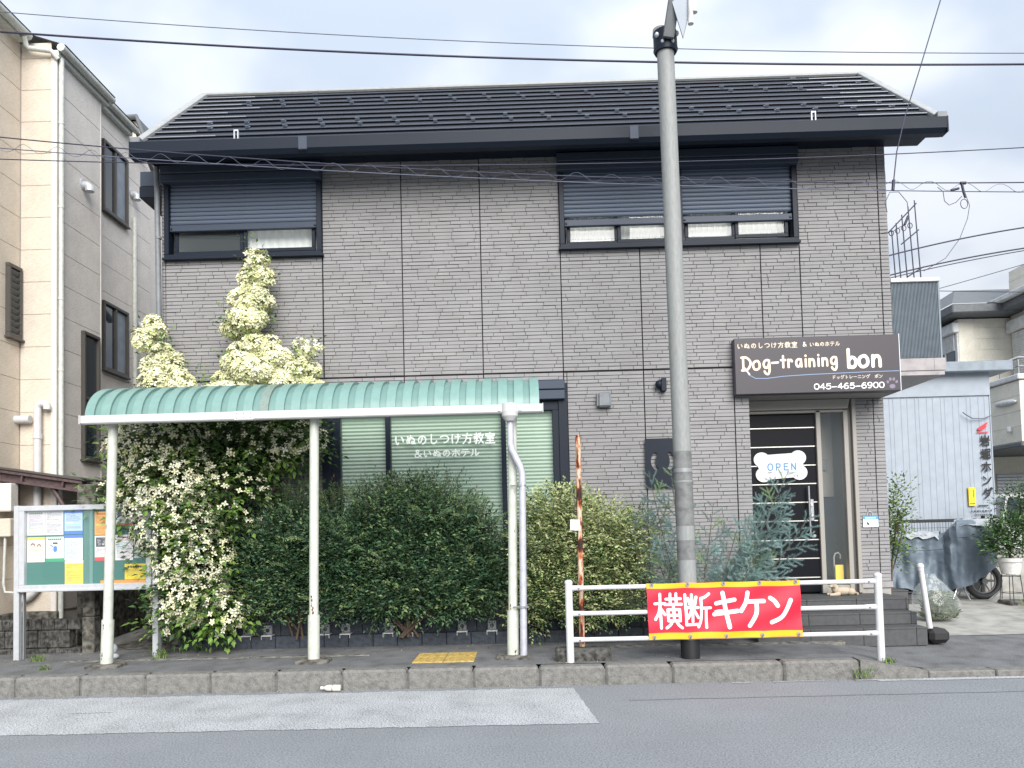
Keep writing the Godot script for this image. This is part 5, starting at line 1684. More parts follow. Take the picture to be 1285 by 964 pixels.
# ---------------------------------------------------------------- entrance
func make_entrance() -> void:
	var D := thing("entrance_door", "dark door with pale horizontal strips and a glass side light, in a taupe frame", "door", V(3.6, 0.62, -0.45))
	var f := MB.new()
	f.cbox(V(2.90, 0.62, -0.52), V(2.955, 3.03, -0.41), 0.005)
	f.cbox(V(3.895, 0.62, -0.52), V(3.955, 3.03, -0.41), 0.005)
	f.cbox(V(4.255, 0.62, -0.52), V(4.315, 3.03, -0.41), 0.005)
	f.cbox(V(4.36, 0.62, -0.52), V(4.412, 3.168, -0.385), 0.005)
	f.cbox(V(2.955, 3.0, -0.52), V(4.255, 3.035, -0.41), 0.005)
	f.cbox(V(3.955, 0.62, -0.52), V(4.255, 0.72, -0.42), 0.005)
	part(D, "frame", f, M.taupe)
	var h := MB.new()
	h.prism(PackedVector2Array([V2(2.905, 3.165), V2(2.925, 3.04), V2(4.30, 3.04), V2(4.335, 3.165)]), -0.50, -0.37)
	part(D, "head_trim", h, M.taupe)
	one("dark_jamb", D, M.frame_brown, V(4.316, 0.62, -0.52), V(4.359, 3.165, -0.43))
	var ys := [2.81, 2.56, 2.31, 2.065, 1.82, 1.575, 1.325, 1.08, 0.83]
	var y1 := 2.995
	for y in ys + [0.63]:
		one("door_panel", D, M.door, V(2.965, y + 0.009, -0.485), V(3.89, y1 - 0.009, -0.452), 0.004)
		y1 = y
	for y in ys: one("strip", D, M.strip, V(2.97, y - 0.0075, -0.478), V(3.885, y + 0.0075, -0.448), 0.002)
	one("leaf_back", D, M.door, V(2.956, 0.625, -0.505), V(3.894, 2.999, -0.486))
	var hb := MB.new()
	hb.cyl(V(3.755, 1.39, -0.385), V(3.755, 2.03, -0.385), 0.013, 0.013, 12)
	for y in [1.46, 1.80]: hb.cyl(V(3.755, y, -0.385), V(3.80, y, -0.44), 0.009, 0.009, 8)
	var hd := part(D, "handle", hb, M.chrome)
	one("lock_plate", hd, M.chrome, V(3.785, 1.57, -0.455), V(3.835, 1.86, -0.435), 0.006)
	one("thumb_latch", hd, M.alu, V(3.78, 1.62, -0.44), V(3.81, 1.66, -0.40), 0.006)
	one("thumb_latch", hd, M.alu, V(3.78, 1.76, -0.44), V(3.81, 1.80, -0.40), 0.006)
	var ks := MB.new()
	ks.cyl(V(3.83, 1.375, -0.46), V(3.83, 1.375, -0.442), 0.02, 0.02, 12)
	part(hd, "key_cylinder", ks, M.chrome)
	var g := MB.new()
	g.quad(V(3.955, 0.72, -0.46), V(4.255, 0.72, -0.46), V(4.255, 3.0, -0.46), V(3.955, 3.0, -0.46), V(0, 0, 1))
	part(D, "pane", g, M.pane)
	# what shows in the side light, behind it and mirrored
	one("inner_board", D, M.taupe, V(3.9, 1.9, -0.95), V(4.3, 3.05, -0.92))
	one("reflection_block", D, M.navy, V(3.9, 0.6, -1.1), V(4.3, 1.88, -0.8), 0.01)  # dark block whose colour stands in for reflections in the lower glass
	one("curtain_strip", D, M.curtain, V(3.955, 1.6, -0.62), V(4.01, 2.95, -0.60))
	var wf := MB.new()
	wf.cbox(V(4.07, 2.26, -0.92), V(4.21, 2.42, -0.89), 0.01)
	part(D, "door_phone", wf, M.pipe_grey)
	var ym := MB.new()
	ym.cbox(V(4.12, 0.74, -0.56), V(4.23, 0.98, -0.54), 0.004)
	whole("caution_card", ym, M.yellow, "yellow card standing behind the glass beside the door", "card")
	var uh := MB.new()
	uh.tube([V(4.13, 0.7, -0.60), V(4.13, 1.08, -0.60), V(4.15, 1.13, -0.60), V(4.19, 1.14, -0.60), V(4.215, 1.11, -0.60), V(4.215, 1.06, -0.60)], 0.011, 8)
	whole("umbrella", uh, M.taupe, "hooked umbrella handle behind the glass beside the door", "umbrella")

	# bone-shaped plate
	var bone := PackedVector2Array()
	var cx := 3.415
	var cy := 2.295
	for q in [[-0.245, 0.10, 40, 235], [-0.225, -0.10, 125, 320], [0.245, -0.08, 220, 415], [0.235, 0.115, -55, 140]]:
		for i in 14:
			var t := deg_to_rad(lerpf(q[2], q[3], i / 13.0))
			bone.append(V2(cx + q[0] + 0.105 * cos(t), cy + q[1] + 0.098 * sin(t)))
	var bm := MB.new()
	bm.prism(bone, -0.447, -0.432)
	var BN := thing("open_sign", "white bone-shaped plate reading OPEN in blue, hung on the dark door", "sign", V(cx, cy, -0.44))
	part(BN, "plate", bm, M.white_clean)
	var im := Image.create_empty(384, 224, false, Image.FORMAT_RGBA8)
	var blue := Color(0.28, 0.50, 0.68)
	im.fill(Color(blue.r, blue.g, blue.b, 0))
	ink(im, "OPEN", Rect2(10, 30, 66, 88), 89, 13, blue, true)
	var dk := Color(0.2, 0.22, 0.25)
	for i in 6: im.fill_rect(Rect2i(12 + i * 8, 134, 7, 9), dk)
	for i in 14: im.fill_rect(Rect2i(72 + i * 20, 136, 12, 4), blue)
	ink_line(im, V2(318, 190), V2(322, 168), 6, dk, true); ink_line(im, V2(352, 190), V2(348, 168), 6, dk, true)
	ink_line(im, V2(322, 168), V2(348, 168), 3, dk, true)
	var tq := MB.new()
	tq.quad_uv(V(cx - 0.185, cy - 0.175, -0.4305), V(cx + 0.255, cy - 0.175, -0.4305), V(cx + 0.255, cy + 0.085, -0.4305), V(cx - 0.185, cy + 0.085, -0.4305), V(0, 0, 1))
	part(BN, "lettering", tq, printed(im, 0.6, true))

	# steps: three treads of dark tile and the landing
	var S := thing("entrance_steps", "three dark grey tiled steps up to the shop door", "steps", V(3.6, 0.19, 0.3))
	var lv := [[0.12, 0.33, 0.86, 4.575], [0.33, 0.47, 0.57, 4.61], [0.47, 0.61, 0.28, 4.665]]
	for i in 3:
		var l = lv[i]
		var z1: float = lv[i + 1][2] if i < 2 else -0.52
		var cb := MB.new()
		cb.box(V(2.66, 0.1, z1 - 0.02), V(l[3] - 0.02, l[1] - 0.022, l[2] - 0.02))
		var st := part(S, "step", cb, M.concrete_dark)
		var x := 2.65
		while x < l[3] - 0.02:
			var e: float = minf(x + 0.60 + 0.09 * i * (1.0 if x < 2.7 else 0.0), l[3])
			one("riser_tile", st, M.tile, V(x, l[0] + 0.002, l[2] - 0.025), V(e - 0.004, l[1] - 0.014, l[2]), 0.003)
			one("tread_tile", st, M.tile, V(x, l[1] - 0.02, z1 - 0.005), V(e - 0.004, l[1], l[2] + 0.006), 0.003)
			x = e
		one("end_tile", st, M.tile, V(l[3] - 0.004, 0.15, z1 + 0.005), V(l[3] + 0.008, l[1] - 0.022, l[2] - 0.03), 0.003)
	for q in [[4.85, 5.93, 0.47, -2.3, -3.2], [5.935, 6.40, 0.34, -2.3, -3.2]]:
		one("side_step", S, M.tile, V(q[0], 0.12, q[4]), V(q[1], q[2] - 0.022, q[3]), 0.004)
		one("side_tread", S, M.tile, V(q[0], q[2] - 0.02, q[4]), V(q[1] + 0.005, q[2], q[3] + 0.008), 0.003)

	# shop sign over the entrance
	var W := 1152
	var Hh := 400
	var sg := Image.create_empty(W, Hh, false, Image.FORMAT_RGBA8)
	sg.fill(Color(0.195, 0.175, 0.205))
	var cream := Color(0.98, 0.93, 0.86)
	var peach := Color(0.97, 0.86, 0.76)
	ink(sg, "いぬのしつけ方教室", Rect2(16, 30, 44, 48), 48, 4.8, Color(0.90, 0.82, 0.72))
	ink(sg, "&", Rect2(478, 34, 32, 38), 0, 4.5, cream)
	ink(sg, "いぬのホテル", Rect2(528, 36, 34, 38), 36, 4.0, Color(0.90, 0.82, 0.72))
	var sw := [V2(70, 215), V2(92, 262), V2(140, 290), V2(220, 292), V2(330, 280), V2(520, 272), V2(720, 268), V2(900, 264), V2(1150, 262)]
	for i in sw.size() - 1: ink_line(sg, sw[i], sw[i + 1], 4.5, Color(0.50, 0.60, 0.76))
	ink_line(sg, V2(66, 214), V2(98, 260), 12, Color(0.75, 0.76, 0.80))
	for q in [["D", 36, 124, 84, 118], ["o", 116, 116, 66, 122], ["g", 190, 112, 62, 122], ["-", 256, 112, 54, 112], ["t", 314, 122, 48, 104], ["r", 364, 118, 46, 108], ["a", 420, 116, 58, 108], ["i", 480, 116, 34, 108], ["n", 512, 116, 56, 108], ["i", 570, 114, 34, 108], ["n", 604, 112, 56, 110], ["g", 666, 108, 58, 110]]:
		ink(sg, q[0], Rect2(q[1], q[2], q[3], q[4]), 0, 15.5, peach)
	for q in [["b", 782, 92, 80, 150], ["o", 858, 88, 88, 152], ["n", 952, 84, 86, 156]]:
		ink(sg, q[0], Rect2(q[1], q[2], q[3], q[4]), 0, 23, cream)
	ink(sg, "ドッグトレーニング ボン", Rect2(676, 282, 28, 30), 30, 3.2, Color(0.88, 0.83, 0.78))
	ink(sg, "045-465-6900", Rect2(546, 336, 42, 48), 41.5, 6.5, Color(0.98, 0.97, 0.95))
	var pw := Color(0.47, 0.43, 0.51)
	for q in [[1093, 372, 1103, 372, 30], [1066, 338, 1067, 342, 17], [1085, 318, 1085, 324, 18], [1110, 318, 1109, 324, 18], [1130, 338, 1128, 342, 17]]:
		ink_line(sg, V2(q[0], q[1]), V2(q[2], q[3]), q[4], pw)
	var SG := thing("shop_sign", "wide dark plum sign with cream lettering and a paw print over the entrance", "sign", V(3.72, 3.18, 0.07))
	var sb := MB.new()
	sb.cbox(V(2.705, 3.175, 0.004), V(4.755, 3.885, 0.134), 0.006)
	part(SG, "box", sb, mat(Color(0.065, 0.055, 0.075), 0.5))
	var sq := MB.new()
	sq.quad_uv(V(2.709, 3.179, 0.1365), V(4.751, 3.179, 0.1365), V(4.751, 3.881, 0.1365), V(2.709, 3.881, 0.1365), V(0, 0, 1))
	part(SG, "face", sq, printed(sg, 0.45))
	one("edge_trim", SG, M.alu, V(4.7555, 3.17, 0.0), V(4.768, 3.89, 0.138), 0.003)

	# cut steel plaque left of the door
	var PQ := thing("wall_plaque", "dark steel plaque with a round cut-out emblem on the grey wall", "plaque", V(1.78, 2.04, 0.02))
	var cs := CSGPolygon3D.new()
	cs.name = "plate"
	cs.polygon = PackedVector2Array([V2(-0.22, 0.0), V2(0.22, 0.0), V2(0.22, 0.62), V2(-0.22, 0.62)])
	cs.depth = 0.006
	cs.position = V(0.0, 0.0, 0.02)
	cs.material = M.navy
	PQ.add_child(cs)
	for s in [-1, 1]: # two crescents
		var ct := CSGPolygon3D.new()
		ct.operation = CSGShape3D.OPERATION_SUBTRACTION
		ct.name = "cut" if s < 0 else "cut_001"
		var poly := PackedVector2Array()
		for i in 12:
			var t := deg_to_rad(lerpf(130, 232, i / 11.0))
			poly.append(V2(-s * 0.150 * cos(t), 0.335 + 0.150 * sin(t)))
		for i in 12:
			var t := deg_to_rad(lerpf(232, 130, i / 11.0))
			poly.append(V2(-s * (0.088 * cos(t)) , 0.335 + 0.125 * sin(t)))
		ct.polygon = poly
		ct.depth = 0.05
		ct.position = V(0, 0, 0.03)
		cs.add_child(ct)
	var pt := MB.new()
	for i in 11:
		if i == 3: continue
		pt.cbox(V(1.645 + i * 0.025, 2.185, 0.020), V(1.663 + i * 0.025, 2.215, 0.024), 0.001)
	for i in 3: pt.cbox(V(1.735 + i * 0.03, 2.125, 0.020), V(1.758 + i * 0.03, 2.148, 0.024), 0.001)
	part(PQ, "lettering", pt, M.black, true)

	var nb := MB.new()
	nb.cbox(V(4.445, 1.47, -0.398), V(4.645, 1.615, -0.388), 0.002)
	var N := thing("small_notice", "small white notice with a blue heading on the wall right of the door", "sign", V(4.55, 1.47, -0.39))
	part(N, "plate", nb, M.white_clean)
	var ni := Image.create_empty(100, 72, false, Image.FORMAT_RGBA8)
	ni.fill(Color(0.90, 0.93, 0.95))
	ni.fill_rect(Rect2i(0, 0, 100, 20), Color(0.28, 0.58, 0.75))
	for i in 8: ni.fill_rect(Rect2i(14 + i * 9, 6, 7, 8), Color(0.85, 0.92, 0.95))
	ink_line(ni, V2(28, 46), V2(34, 52), 15, Color(0.25, 0.3, 0.35))
	for i in 4: ni.fill_rect(Rect2i(50, 32 + i * 9, 38 - (i % 2) * 9, 3), Color(0.55, 0.6, 0.64))
	var nq := MB.new()
	nq.quad_uv(V(4.447, 1.472, -0.3855), V(4.643, 1.472, -0.3855), V(4.643, 1.613, -0.3855), V(4.447, 1.613, -0.3855), V(0, 0, 1))
	part(N, "print", nq, printed(ni))
	var nk := MB.new()
	nk.tube([V(4.50, 1.615, -0.388), V(4.51, 1.66, -0.388), V(4.54, 1.675, -0.388), V(4.57, 1.66, -0.388), V(4.575, 1.615, -0.388)], 0.004, 5)
	part(N, "hook", nk, M.alu)

	# a resting dog figure at the door
	var G := thing("dog_figurine", "small beige stone dog lying by the side light on the landing", "figurine", V(4.03, 0.61, -0.2))
	var gb := MB.new()
	gb.ball(V(4.06, 0.665, -0.2), V(0.12, 0.055, 0.06))
	gb.ball(V(4.16, 0.655, -0.19), V(0.06, 0.05, 0.06))
	gb.ball(V(3.96, 0.70, -0.18), V(0.045, 0.06, 0.045))
	gb.ball(V(3.925, 0.745, -0.16), V(0.04, 0.036, 0.035))
	gb.ball(V(3.893, 0.732, -0.145), V(0.025, 0.018, 0.02))
	for z in [-0.235, -0.15]: gb.tube([V(4.0, 0.635, z), V(3.93, 0.628, z + 0.02), V(3.87, 0.625, z + 0.02)], [0.028, 0.022, 0.016], 8)
	gb.tube([V(4.20, 0.64, -0.2), V(4.24, 0.63, -0.16), V(4.22, 0.625, -0.12)], [0.022, 0.016, 0.008], 8)
	part(G, "body", gb, M.fur)
	for z in [-0.19, -0.128]:
		var er := MB.new()
		er.ball(V(3.942, 0.74, z), V(0.018, 0.032, 0.008), 8, 6)
		part(G, "ear", er, M.fur)

# ---------------------------------------------------------------- the yard on the right, small things
func grid_skin(b: MB, g: Array, flip := false) -> void: # a smooth sheet over a grid of points
	var nr := []
	for i in g.size():
		var row := []
		for k in g[0].size():
			var du: Vector3 = g[mini(i + 1, g.size() - 1)][k] - g[maxi(i - 1, 0)][k]
			var dv: Vector3 = g[i][mini(k + 1, g[0].size() - 1)] - g[i][maxi(k - 1, 0)]
			var n := du.cross(dv).normalized()
			row.append(-n if flip else n)
		nr.append(row)
	for i in g.size() - 1:
		for k in g[0].size() - 1:
			b.smooth(g[i][k], g[i + 1][k], g[i + 1][k + 1], nr[i][k], nr[i + 1][k], nr[i + 1][k + 1])
			b.smooth(g[i][k], g[i + 1][k + 1], g[i][k + 1], nr[i][k], nr[i + 1][k + 1], nr[i][k + 1])

func make_yard() -> void:
	# covered motorcycle, its front turned towards the road
	var at := V(6.70, 0.27, -3.05)
	var K := thing("covered_motorcycle", "motorcycle under a grey-blue cover, its front wheel showing, on the concrete forecourt", "motorcycle", at)
	var turn := Transform3D(Basis(Vector3.UP, -0.55), at)
	var f := FastNoiseLite.new()
	f.seed = 5
	f.frequency = 2.2
	# stations along the bike: x, top, bottom, half width on top, half width below
	var stn := [[-0.92, 0.86, 0.34, 0.10, 0.16], [-0.86, 0.93, 0.28, 0.17, 0.28], [-0.70, 0.99, 0.24, 0.20, 0.33], [-0.50, 1.03, 0.20, 0.20, 0.35], [-0.25, 1.02, 0.15, 0.19, 0.36], [0.0, 1.03, 0.13, 0.19, 0.36], [0.20, 1.05, 0.14, 0.20, 0.35], [0.30, 1.17, 0.17, 0.33, 0.34], [0.40, 1.27, 0.20, 0.38, 0.32], [0.62, 1.27, 0.28, 0.33, 0.28], [0.76, 1.21, 0.40, 0.25, 0.22], [0.86, 1.08, 0.50, 0.16, 0.16], [0.92, 0.92, 0.55, 0.08, 0.10]]
	var g := []
	var steps := 120
	for i in steps + 1:
		var u := float(i) / steps * (stn.size() - 1)
		var a = stn[int(minf(u, stn.size() - 2))]; var e = stn[int(minf(u, stn.size() - 2)) + 1]
		var t := u - int(minf(u, stn.size() - 2))
		t = t * t * (3 - 2 * t)
		var x := lerpf(a[0], e[0], t); var top := lerpf(a[1], e[1], t); var bot := lerpf(a[2], e[2], t)
		var wt := lerpf(a[3], e[3], t); var wb := lerpf(a[4], e[4], t)
		var ring := []
		for k in 97:
			var v := k / 96.0 # 0 near hem, 0.5 ridge, 1 far hem
			var s := 1.0 - absf(v * 2.0 - 1.0) # 0 hem, 1 ridge
			var side := 1.0 if v < 0.5 else -1.0
			var y := 0.0
			var w := 0.0
			if s < 0.72:
				y = lerpf(bot, top - 0.06, s / 0.72)
				w = lerpf(wb, wt, pow(s / 0.72, 0.8))
			else:
				var q := (s - 0.72) / 0.28
				y = top - 0.06 + 0.06 * sin(q * PI / 2)
				w = wt * cos(q * PI / 2)
			var hang := 1.0 - s
			var fold := (0.055 * sin(x * 13.0 + y * 5.0 + side) + 0.035 * sin(x * 24.0 - y * 7.0) + 0.02 * sin(x * 41.0 + y * 3.0)) * hang * smoothstep(0.0, 0.25, s + 0.15)
			fold += 0.05 * f.get_noise_3d(x * 1.2, y * 1.2, side)
			ring.append(turn * V(x + 0.02 * f.get_noise_2d(y * 3.0, x), y - 0.02 * absf(sin(x * 9.0)) * float(s < 0.08), side * maxf(w + fold * 0.8, 0.0)))
		g.append(ring)
	var b := MB.new()
	grid_skin(b, g)
	part(K, "cover", b, M.cover)
	var seam := MB.new()
	var sp := []
	for i in range(6, 116, 2): sp.append(g[i][27] + Vector3(0, 0, 0.004))
	seam.tube(sp, 0.006, 5)
	part(K, "seam", seam, M.cover)
	var sg := [] # paler panel lying over the seat
	for i in 15:
		var row := []
		var x := lerpf(-0.66, 0.14, i / 14.0)
		for k in 9:
			var w := lerpf(0.24, -0.24, k / 8.0)
			row.append(turn * V(x, 1.045 + 0.035 * (1.0 - pow(w / 0.24, 2.0)) + 0.018 * sin(x * 30.0 + k) - 0.07 * pow(absf(w) / 0.24, 3.0) + 0.05 * f.get_noise_2d(x * 3.0, w * 3.0), w))
		sg.append(row)
	var sb := MB.new()
	grid_skin(sb, sg)
	part(K, "pale_panel", sb, M.cover_pale)
	var tg := []
	for i in 9:
		var row := []
		var x := lerpf(0.36, 0.80, i / 8.0)
		for k in 11:
			var w := lerpf(0.37, -0.37, k / 10.0)
			row.append(turn * V(x, 1.285 + 0.03 * f.get_noise_2d(x * 4.0, w * 4.0) - 0.10 * pow(absf(w) / 0.37, 2.0) - 0.10 * absf(x - 0.55), w))
		tg.append(row)
	var tb := MB.new()
	grid_skin(tb, tg)
	part(K, "pale_panel", tb, M.cover_pale)
	for q in [[0.72, 0.28, 0.55], [-0.66, 0.28, 0.0]]:
		var c := turn * V(q[0], q[1], 0.02)
		var ax := (turn.basis * Basis(Vector3.UP, q[2])) * Vector3.BACK
		var w := MB.new()
		var ring := []
		var u := ax.cross(Vector3.UP).normalized()
		for i in 25: ring.append(c + (u * cos(TAU * i / 24) + Vector3.UP * sin(TAU * i / 24)) * 0.245)
		w.tube(ring, 0.05, 10, false)
		var wh := part(K, "wheel", w, M.rubber)
		var r := MB.new()
		r.cyl(c - ax * 0.05, c + ax * 0.05, 0.05, 0.05, 12)
		var rim := []
		for i in 25: rim.append(c + (u * cos(TAU * i / 24) + Vector3.UP * sin(TAU * i / 24)) * 0.19)
		r.tube(rim, 0.014, 6, false)
		for i in 6:
			var d := u * cos(TAU * i / 6) + Vector3.UP * sin(TAU * i / 6)
			r.tube([c + d * 0.04, c + d * 0.19], 0.012, 5)
		part(wh, "rim", r, M.slate)
	var st := MB.new()
	for q in [[0.40, 0.30, 0.30, 0.12], [0.40, 0.30, 0.54, 0.16], [0.44, 0.24, 0.36, -0.14], [0.95, 0.16, 0.78, 0.02]]:
		st.tube([turn * V(q[0], q[1], 0.2), turn * V(q[2], 0.0, 0.2 + q[3])], 0.012, 6)
	part(K, "stand", st, M.chrome)
	var eng := MB.new()
	eng.xf = turn
	eng.cbox(V(-0.45, 0.1, -0.2), V(0.35, 0.45, 0.2), 0.05)
	part(K, "engine", eng, M.black)

	# mesh fence behind it
	var F := thing("mesh_fence", "low dark wire mesh fence with a thick top rail in front of the workshop", "fence", V(7, 0.3, -4))
	one("top_rail", F, M.black, V(5.0, 1.50, -4.03), V(8.35, 1.555, -3.97), 0.01)
	one("bottom_rail", F, M.black, V(5.0, 0.42, -4.02), V(8.35, 0.45, -3.98), 0.006)
	for x in [5.0, 6.6, 8.12, 8.33]: one("post", F, M.black, V(x, 0.2, -4.03), V(x + 0.045, 1.60, -3.97), 0.006)
	var m := MB.new()
	for i in 66: m.box(V(5.03 + i * 0.05, 0.45, -4.003), V(5.035 + i * 0.05, 1.50, -3.998))
	for i in 10: m.box(V(5.0, 0.5 + i * 0.1, -3.998), V(8.35, 0.506 + i * 0.1, -3.992))
	part(F, "wire_mesh", m, M.black, true)

	# bollard leaning out of its rubber foot
	var bb := V(4.70, 0.16, 0.72)
	var O := thing("bollard", "leaning white post with a round head in a black rubber foot beside the steps", "bollard", bb)
	var ob := MB.new()
	var t2 := V(4.585, 0.985, 0.75)
	ob.cyl(V(4.665, 0.28, 0.74), t2, 0.031, 0.03, 18, false)
	part(O, "post", ob, M.white_clean)
	var oh := MB.new()
	oh.ball(V(4.581, 1.012, 0.75), V(0.04, 0.04, 0.04), 16, 10)
	oh.cyl(V(4.585, 0.965, 0.75), V(4.582, 0.99, 0.75), 0.034, 0.036, 16)
	part(O, "head", oh, M.white_clean)
	var of := MB.new()
	of.cbox(V(4.60, 0.14, 0.60), V(4.83, 0.30, 0.88), 0.045)
	part(O, "foot", of, M.rubber)

	# clear bag with cut grass
	var G := thing("plastic_bag", "clear plastic bag half full of cut weeds leaning by the steps", "bag", V(5.5, 0.2, -0.7))
	var bag := MB.new()
	var gg := []
	for i in 33:
		var row := []
		var v := i / 32.0
		for k in 49:
			var a := TAU * k / 48.0
			var r := (0.27 * sin(PI * pow(v, 0.62) * 0.97 + 0.03) + 0.03) * (1.0 + 0.13 * f.get_noise_3d(cos(a) * 0.9, v * 1.3, sin(a) * 0.9))
			row.append(V(5.45 + r * cos(a) + 0.10 * (1.0 - v), 0.21 + 0.60 * v + 0.05 * f.get_noise_2d(a, v * 3.0), -0.72 + r * 0.8 * sin(a)))
		gg.append(row)
	grid_skin(bag, gg, true)
	part(G, "film", bag, glass(Color(0.92, 0.95, 0.95), 0.10, 0.35))
	var wd := []
	var wc := PackedColorArray()
	for i in 1500:
		var a := R(0, TAU); var r := sqrt(R(0, 1)) * 0.22; var h := R(0.0, 0.32)
		var p := V(5.47 + r * cos(a) + 0.08, 0.23 + h * (1.2 - r * 2.0), -0.72 + r * 0.75 * sin(a))
		wd.append(Transform3D(Basis.from_euler(Vector3(R(-1.5, 1.5), R(0, TAU), R(-1.5, 1.5))).scaled(Vector3.ONE * R(0.05, 0.1)), p))
		var k := R(0.5, 1.0)
		wc.append(Color(0.17 * k, 0.21 * k, 0.11 * k))
	scatter(G, "weeds", leaf_mesh(0.16), M.leaf, wd, wc)

	# pot plant on a wire stand, planter wall, upper pot plant
	var P := thing("pot_plant", "leafy plant in a white rimmed pot on a wire stand at the right edge", "pot plant", V(7.33, 0.3, -2.0))
	var pb := MB.new()
	pb.lathe(V(7.33, 0.70, -2.0), [[0.0, 0.0], [0.12, 0.0], [0.165, 0.19], [0.165, 0.19], [0.182, 0.19], [0.184, 0.245], [0.165, 0.245], [0.155, 0.20], [0.0, 0.20]], 28)
	var pot := part(P, "pot", pb, M.pot)
	one("label_foot", pot, M.pot, V(7.27, 0.675, -2.04), V(7.39, 0.70, -1.96), 0.01)
	var ps := MB.new()
	for i in 4:
		var a := TAU * i / 4 + 0.4
		ps.tube([V(7.33 + 0.12 * cos(a), 0.69, -2.0 + 0.12 * sin(a)), V(7.33 + 0.16 * cos(a), 0.25, -2.0 + 0.16 * sin(a))], 0.006, 5)
	for y in [0.67, 0.42]:
		var ring := []
		for i in 17: ring.append(V(7.33 + 0.13 * cos(TAU * i / 16), y, -2.0 + 0.13 * sin(TAU * i / 16)))
		ps.tube(ring, 0.005, 5, false)
	part(P, "stand", ps, M.black)
	var stm := MB.new()
	for i in 4: stm.tube([V(7.33, 0.88, -2.0), V(7.33 + R(-0.05, 0.05), 1.1, -2.0), V(7.33 + R(-0.2, 0.2), 1.35, -2.0 + R(-0.1, 0.1))], 0.010, 5)
	part(P, "stem", stm, M.bark)
	foliage(P, [[7.28, 1.22, -2.0, 0.26, 0.22, 0.22], [7.45, 1.30, -2.0, 0.2, 0.2, 0.2], [7.18, 1.10, -1.95, 0.16, 0.12, 0.15]], 420, 6, 0.06, leaf_mesh(0.26), [Color(0.045, 0.10, 0.025), Color(0.07, 0.15, 0.04), Color(0.03, 0.07, 0.02)])
	var Q := thing("pot_plant", "bushy green plant above the open plate beside the parked car", "pot plant", V(8.6, 1.2, -3.8))
	foliage(Q, [[8.55, 1.80, -3.6, 0.32, 0.20, 0.22], [8.70, 1.62, -3.6, 0.22, 0.2, 0.2]], 260, 6, 0.06, leaf_mesh(0.24), [Color(0.035, 0.085, 0.025), Color(0.06, 0.12, 0.035), Color(0.025, 0.06, 0.02)])
	var qs := MB.new()
	qs.tube([V(8.55, 0.95, -3.6), V(8.58, 1.3, -3.6), V(8.55, 1.8, -3.6)], 0.018, 6)
	part(Q, "stem", qs, M.bark)
	var Z := thing("small_shrub", "low dark leafy plant on the grey planter behind the motorcycle", "plant", V(7.75, 1.0, -3.2))
	foliage(Z, [[7.78, 1.18, -3.2, 0.18, 0.2, 0.15]], 130, 6, 0.045, leaf_mesh(0.26), [Color(0.03, 0.07, 0.03), Color(0.05, 0.09, 0.04)])
	var zw := MB.new()
	zw.cbox(V(7.62, 0.2, -3.5), V(8.9, 1.02, -3.15), 0.015)
	whole("planter_wall", zw, M.concrete, "weathered grey concrete planter wall between motorcycle and pot plant", "planter")
	var Y := thing("wire_rack", "thin black wire rack standing in front of the grey planter wall", "rack", V(7.4, 0.3, -2.7))
	var yb := MB.new()
	for q in [[7.22, -2.9], [7.56, -2.9], [7.26, -2.65], [7.58, -2.65]]: yb.cyl(V(q[0], 0.25, q[1]), V(q[0] + 0.02, 0.78, q[1]), 0.006, 0.006, 6)
	for y in [0.78, 0.55]: yb.tube([V(7.22, y, -2.9), V(7.58, y, -2.9), V(7.6, y, -2.65), V(7.26, y, -2.65), V(7.22, y, -2.9)], 0.006, 6)
	part(Y, "frame", yb, M.black)
	one("shelf", Y, M.alu_dark, V(7.23, 0.545, -2.9), V(7.59, 0.55, -2.65))
	var bsh := MB.new()
	bsh.cbox(V(7.25, 0.2, -2.25), V(9.5, 0.30, -1.9), 0.02)
	whole("garden_edging", bsh, M.concrete_dark, "low dark edging slab running out to the right under the pot plants", "edging")
	var H := thing("young_shrub", "young light green shrub against the grey building's right corner", "shrub", V(5.15, 0.3, -0.9))
	foliage(H, [[5.05, 1.55, -0.9, 0.15, 0.20, 0.15], [5.17, 1.80, -0.9, 0.10, 0.24, 0.1], [5.12, 1.30, -0.9, 0.16, 0.18, 0.15], [5.02, 1.05, -0.9, 0.10, 0.18, 0.1]], 260, 6, 0.06, leaf_mesh(0.24), [Color(0.12, 0.20, 0.04), Color(0.16, 0.25, 0.06), Color(0.06, 0.11, 0.03)])
	var hs := MB.new()
	hs.tube([V(5.0, 0.3, -0.9), V(5.04, 1.0, -0.9), V(5.16, 1.7, -0.9)], 0.012, 6)
	hs.tube([V(5.02, 0.8, -0.9), V(5.12, 1.1, -0.9), V(5.2, 1.4, -0.9)], 0.009, 6)
	part(H, "stem", hs, M.bark)

# ---------------------------------------------------------------- cables
func cable(called: String, pts: Array, r: float, m: Material, label: String, a := -13.0, e := 13.0) -> Node3D:
	# a sagging line through three given points, run on past the frame to where its poles would stand
	var out := []
	var n := 60
	for i in n + 1:
		var x := lerpf(a, e, float(i) / n)
		var y := 0.0
		var z := 0.0
		for j in 3:
			var w := 1.0
			for k in 3:
				if k != j: w *= (x - pts[k].x) / (pts[j].x - pts[k].x)
			y += w * pts[j].y
			z += w * pts[j].z
		out.append(V(x, y, z))
	var b := MB.new()
	b.tube(out, r, 6)
	return whole(called, b, m, label, "cable", "cables along the street")

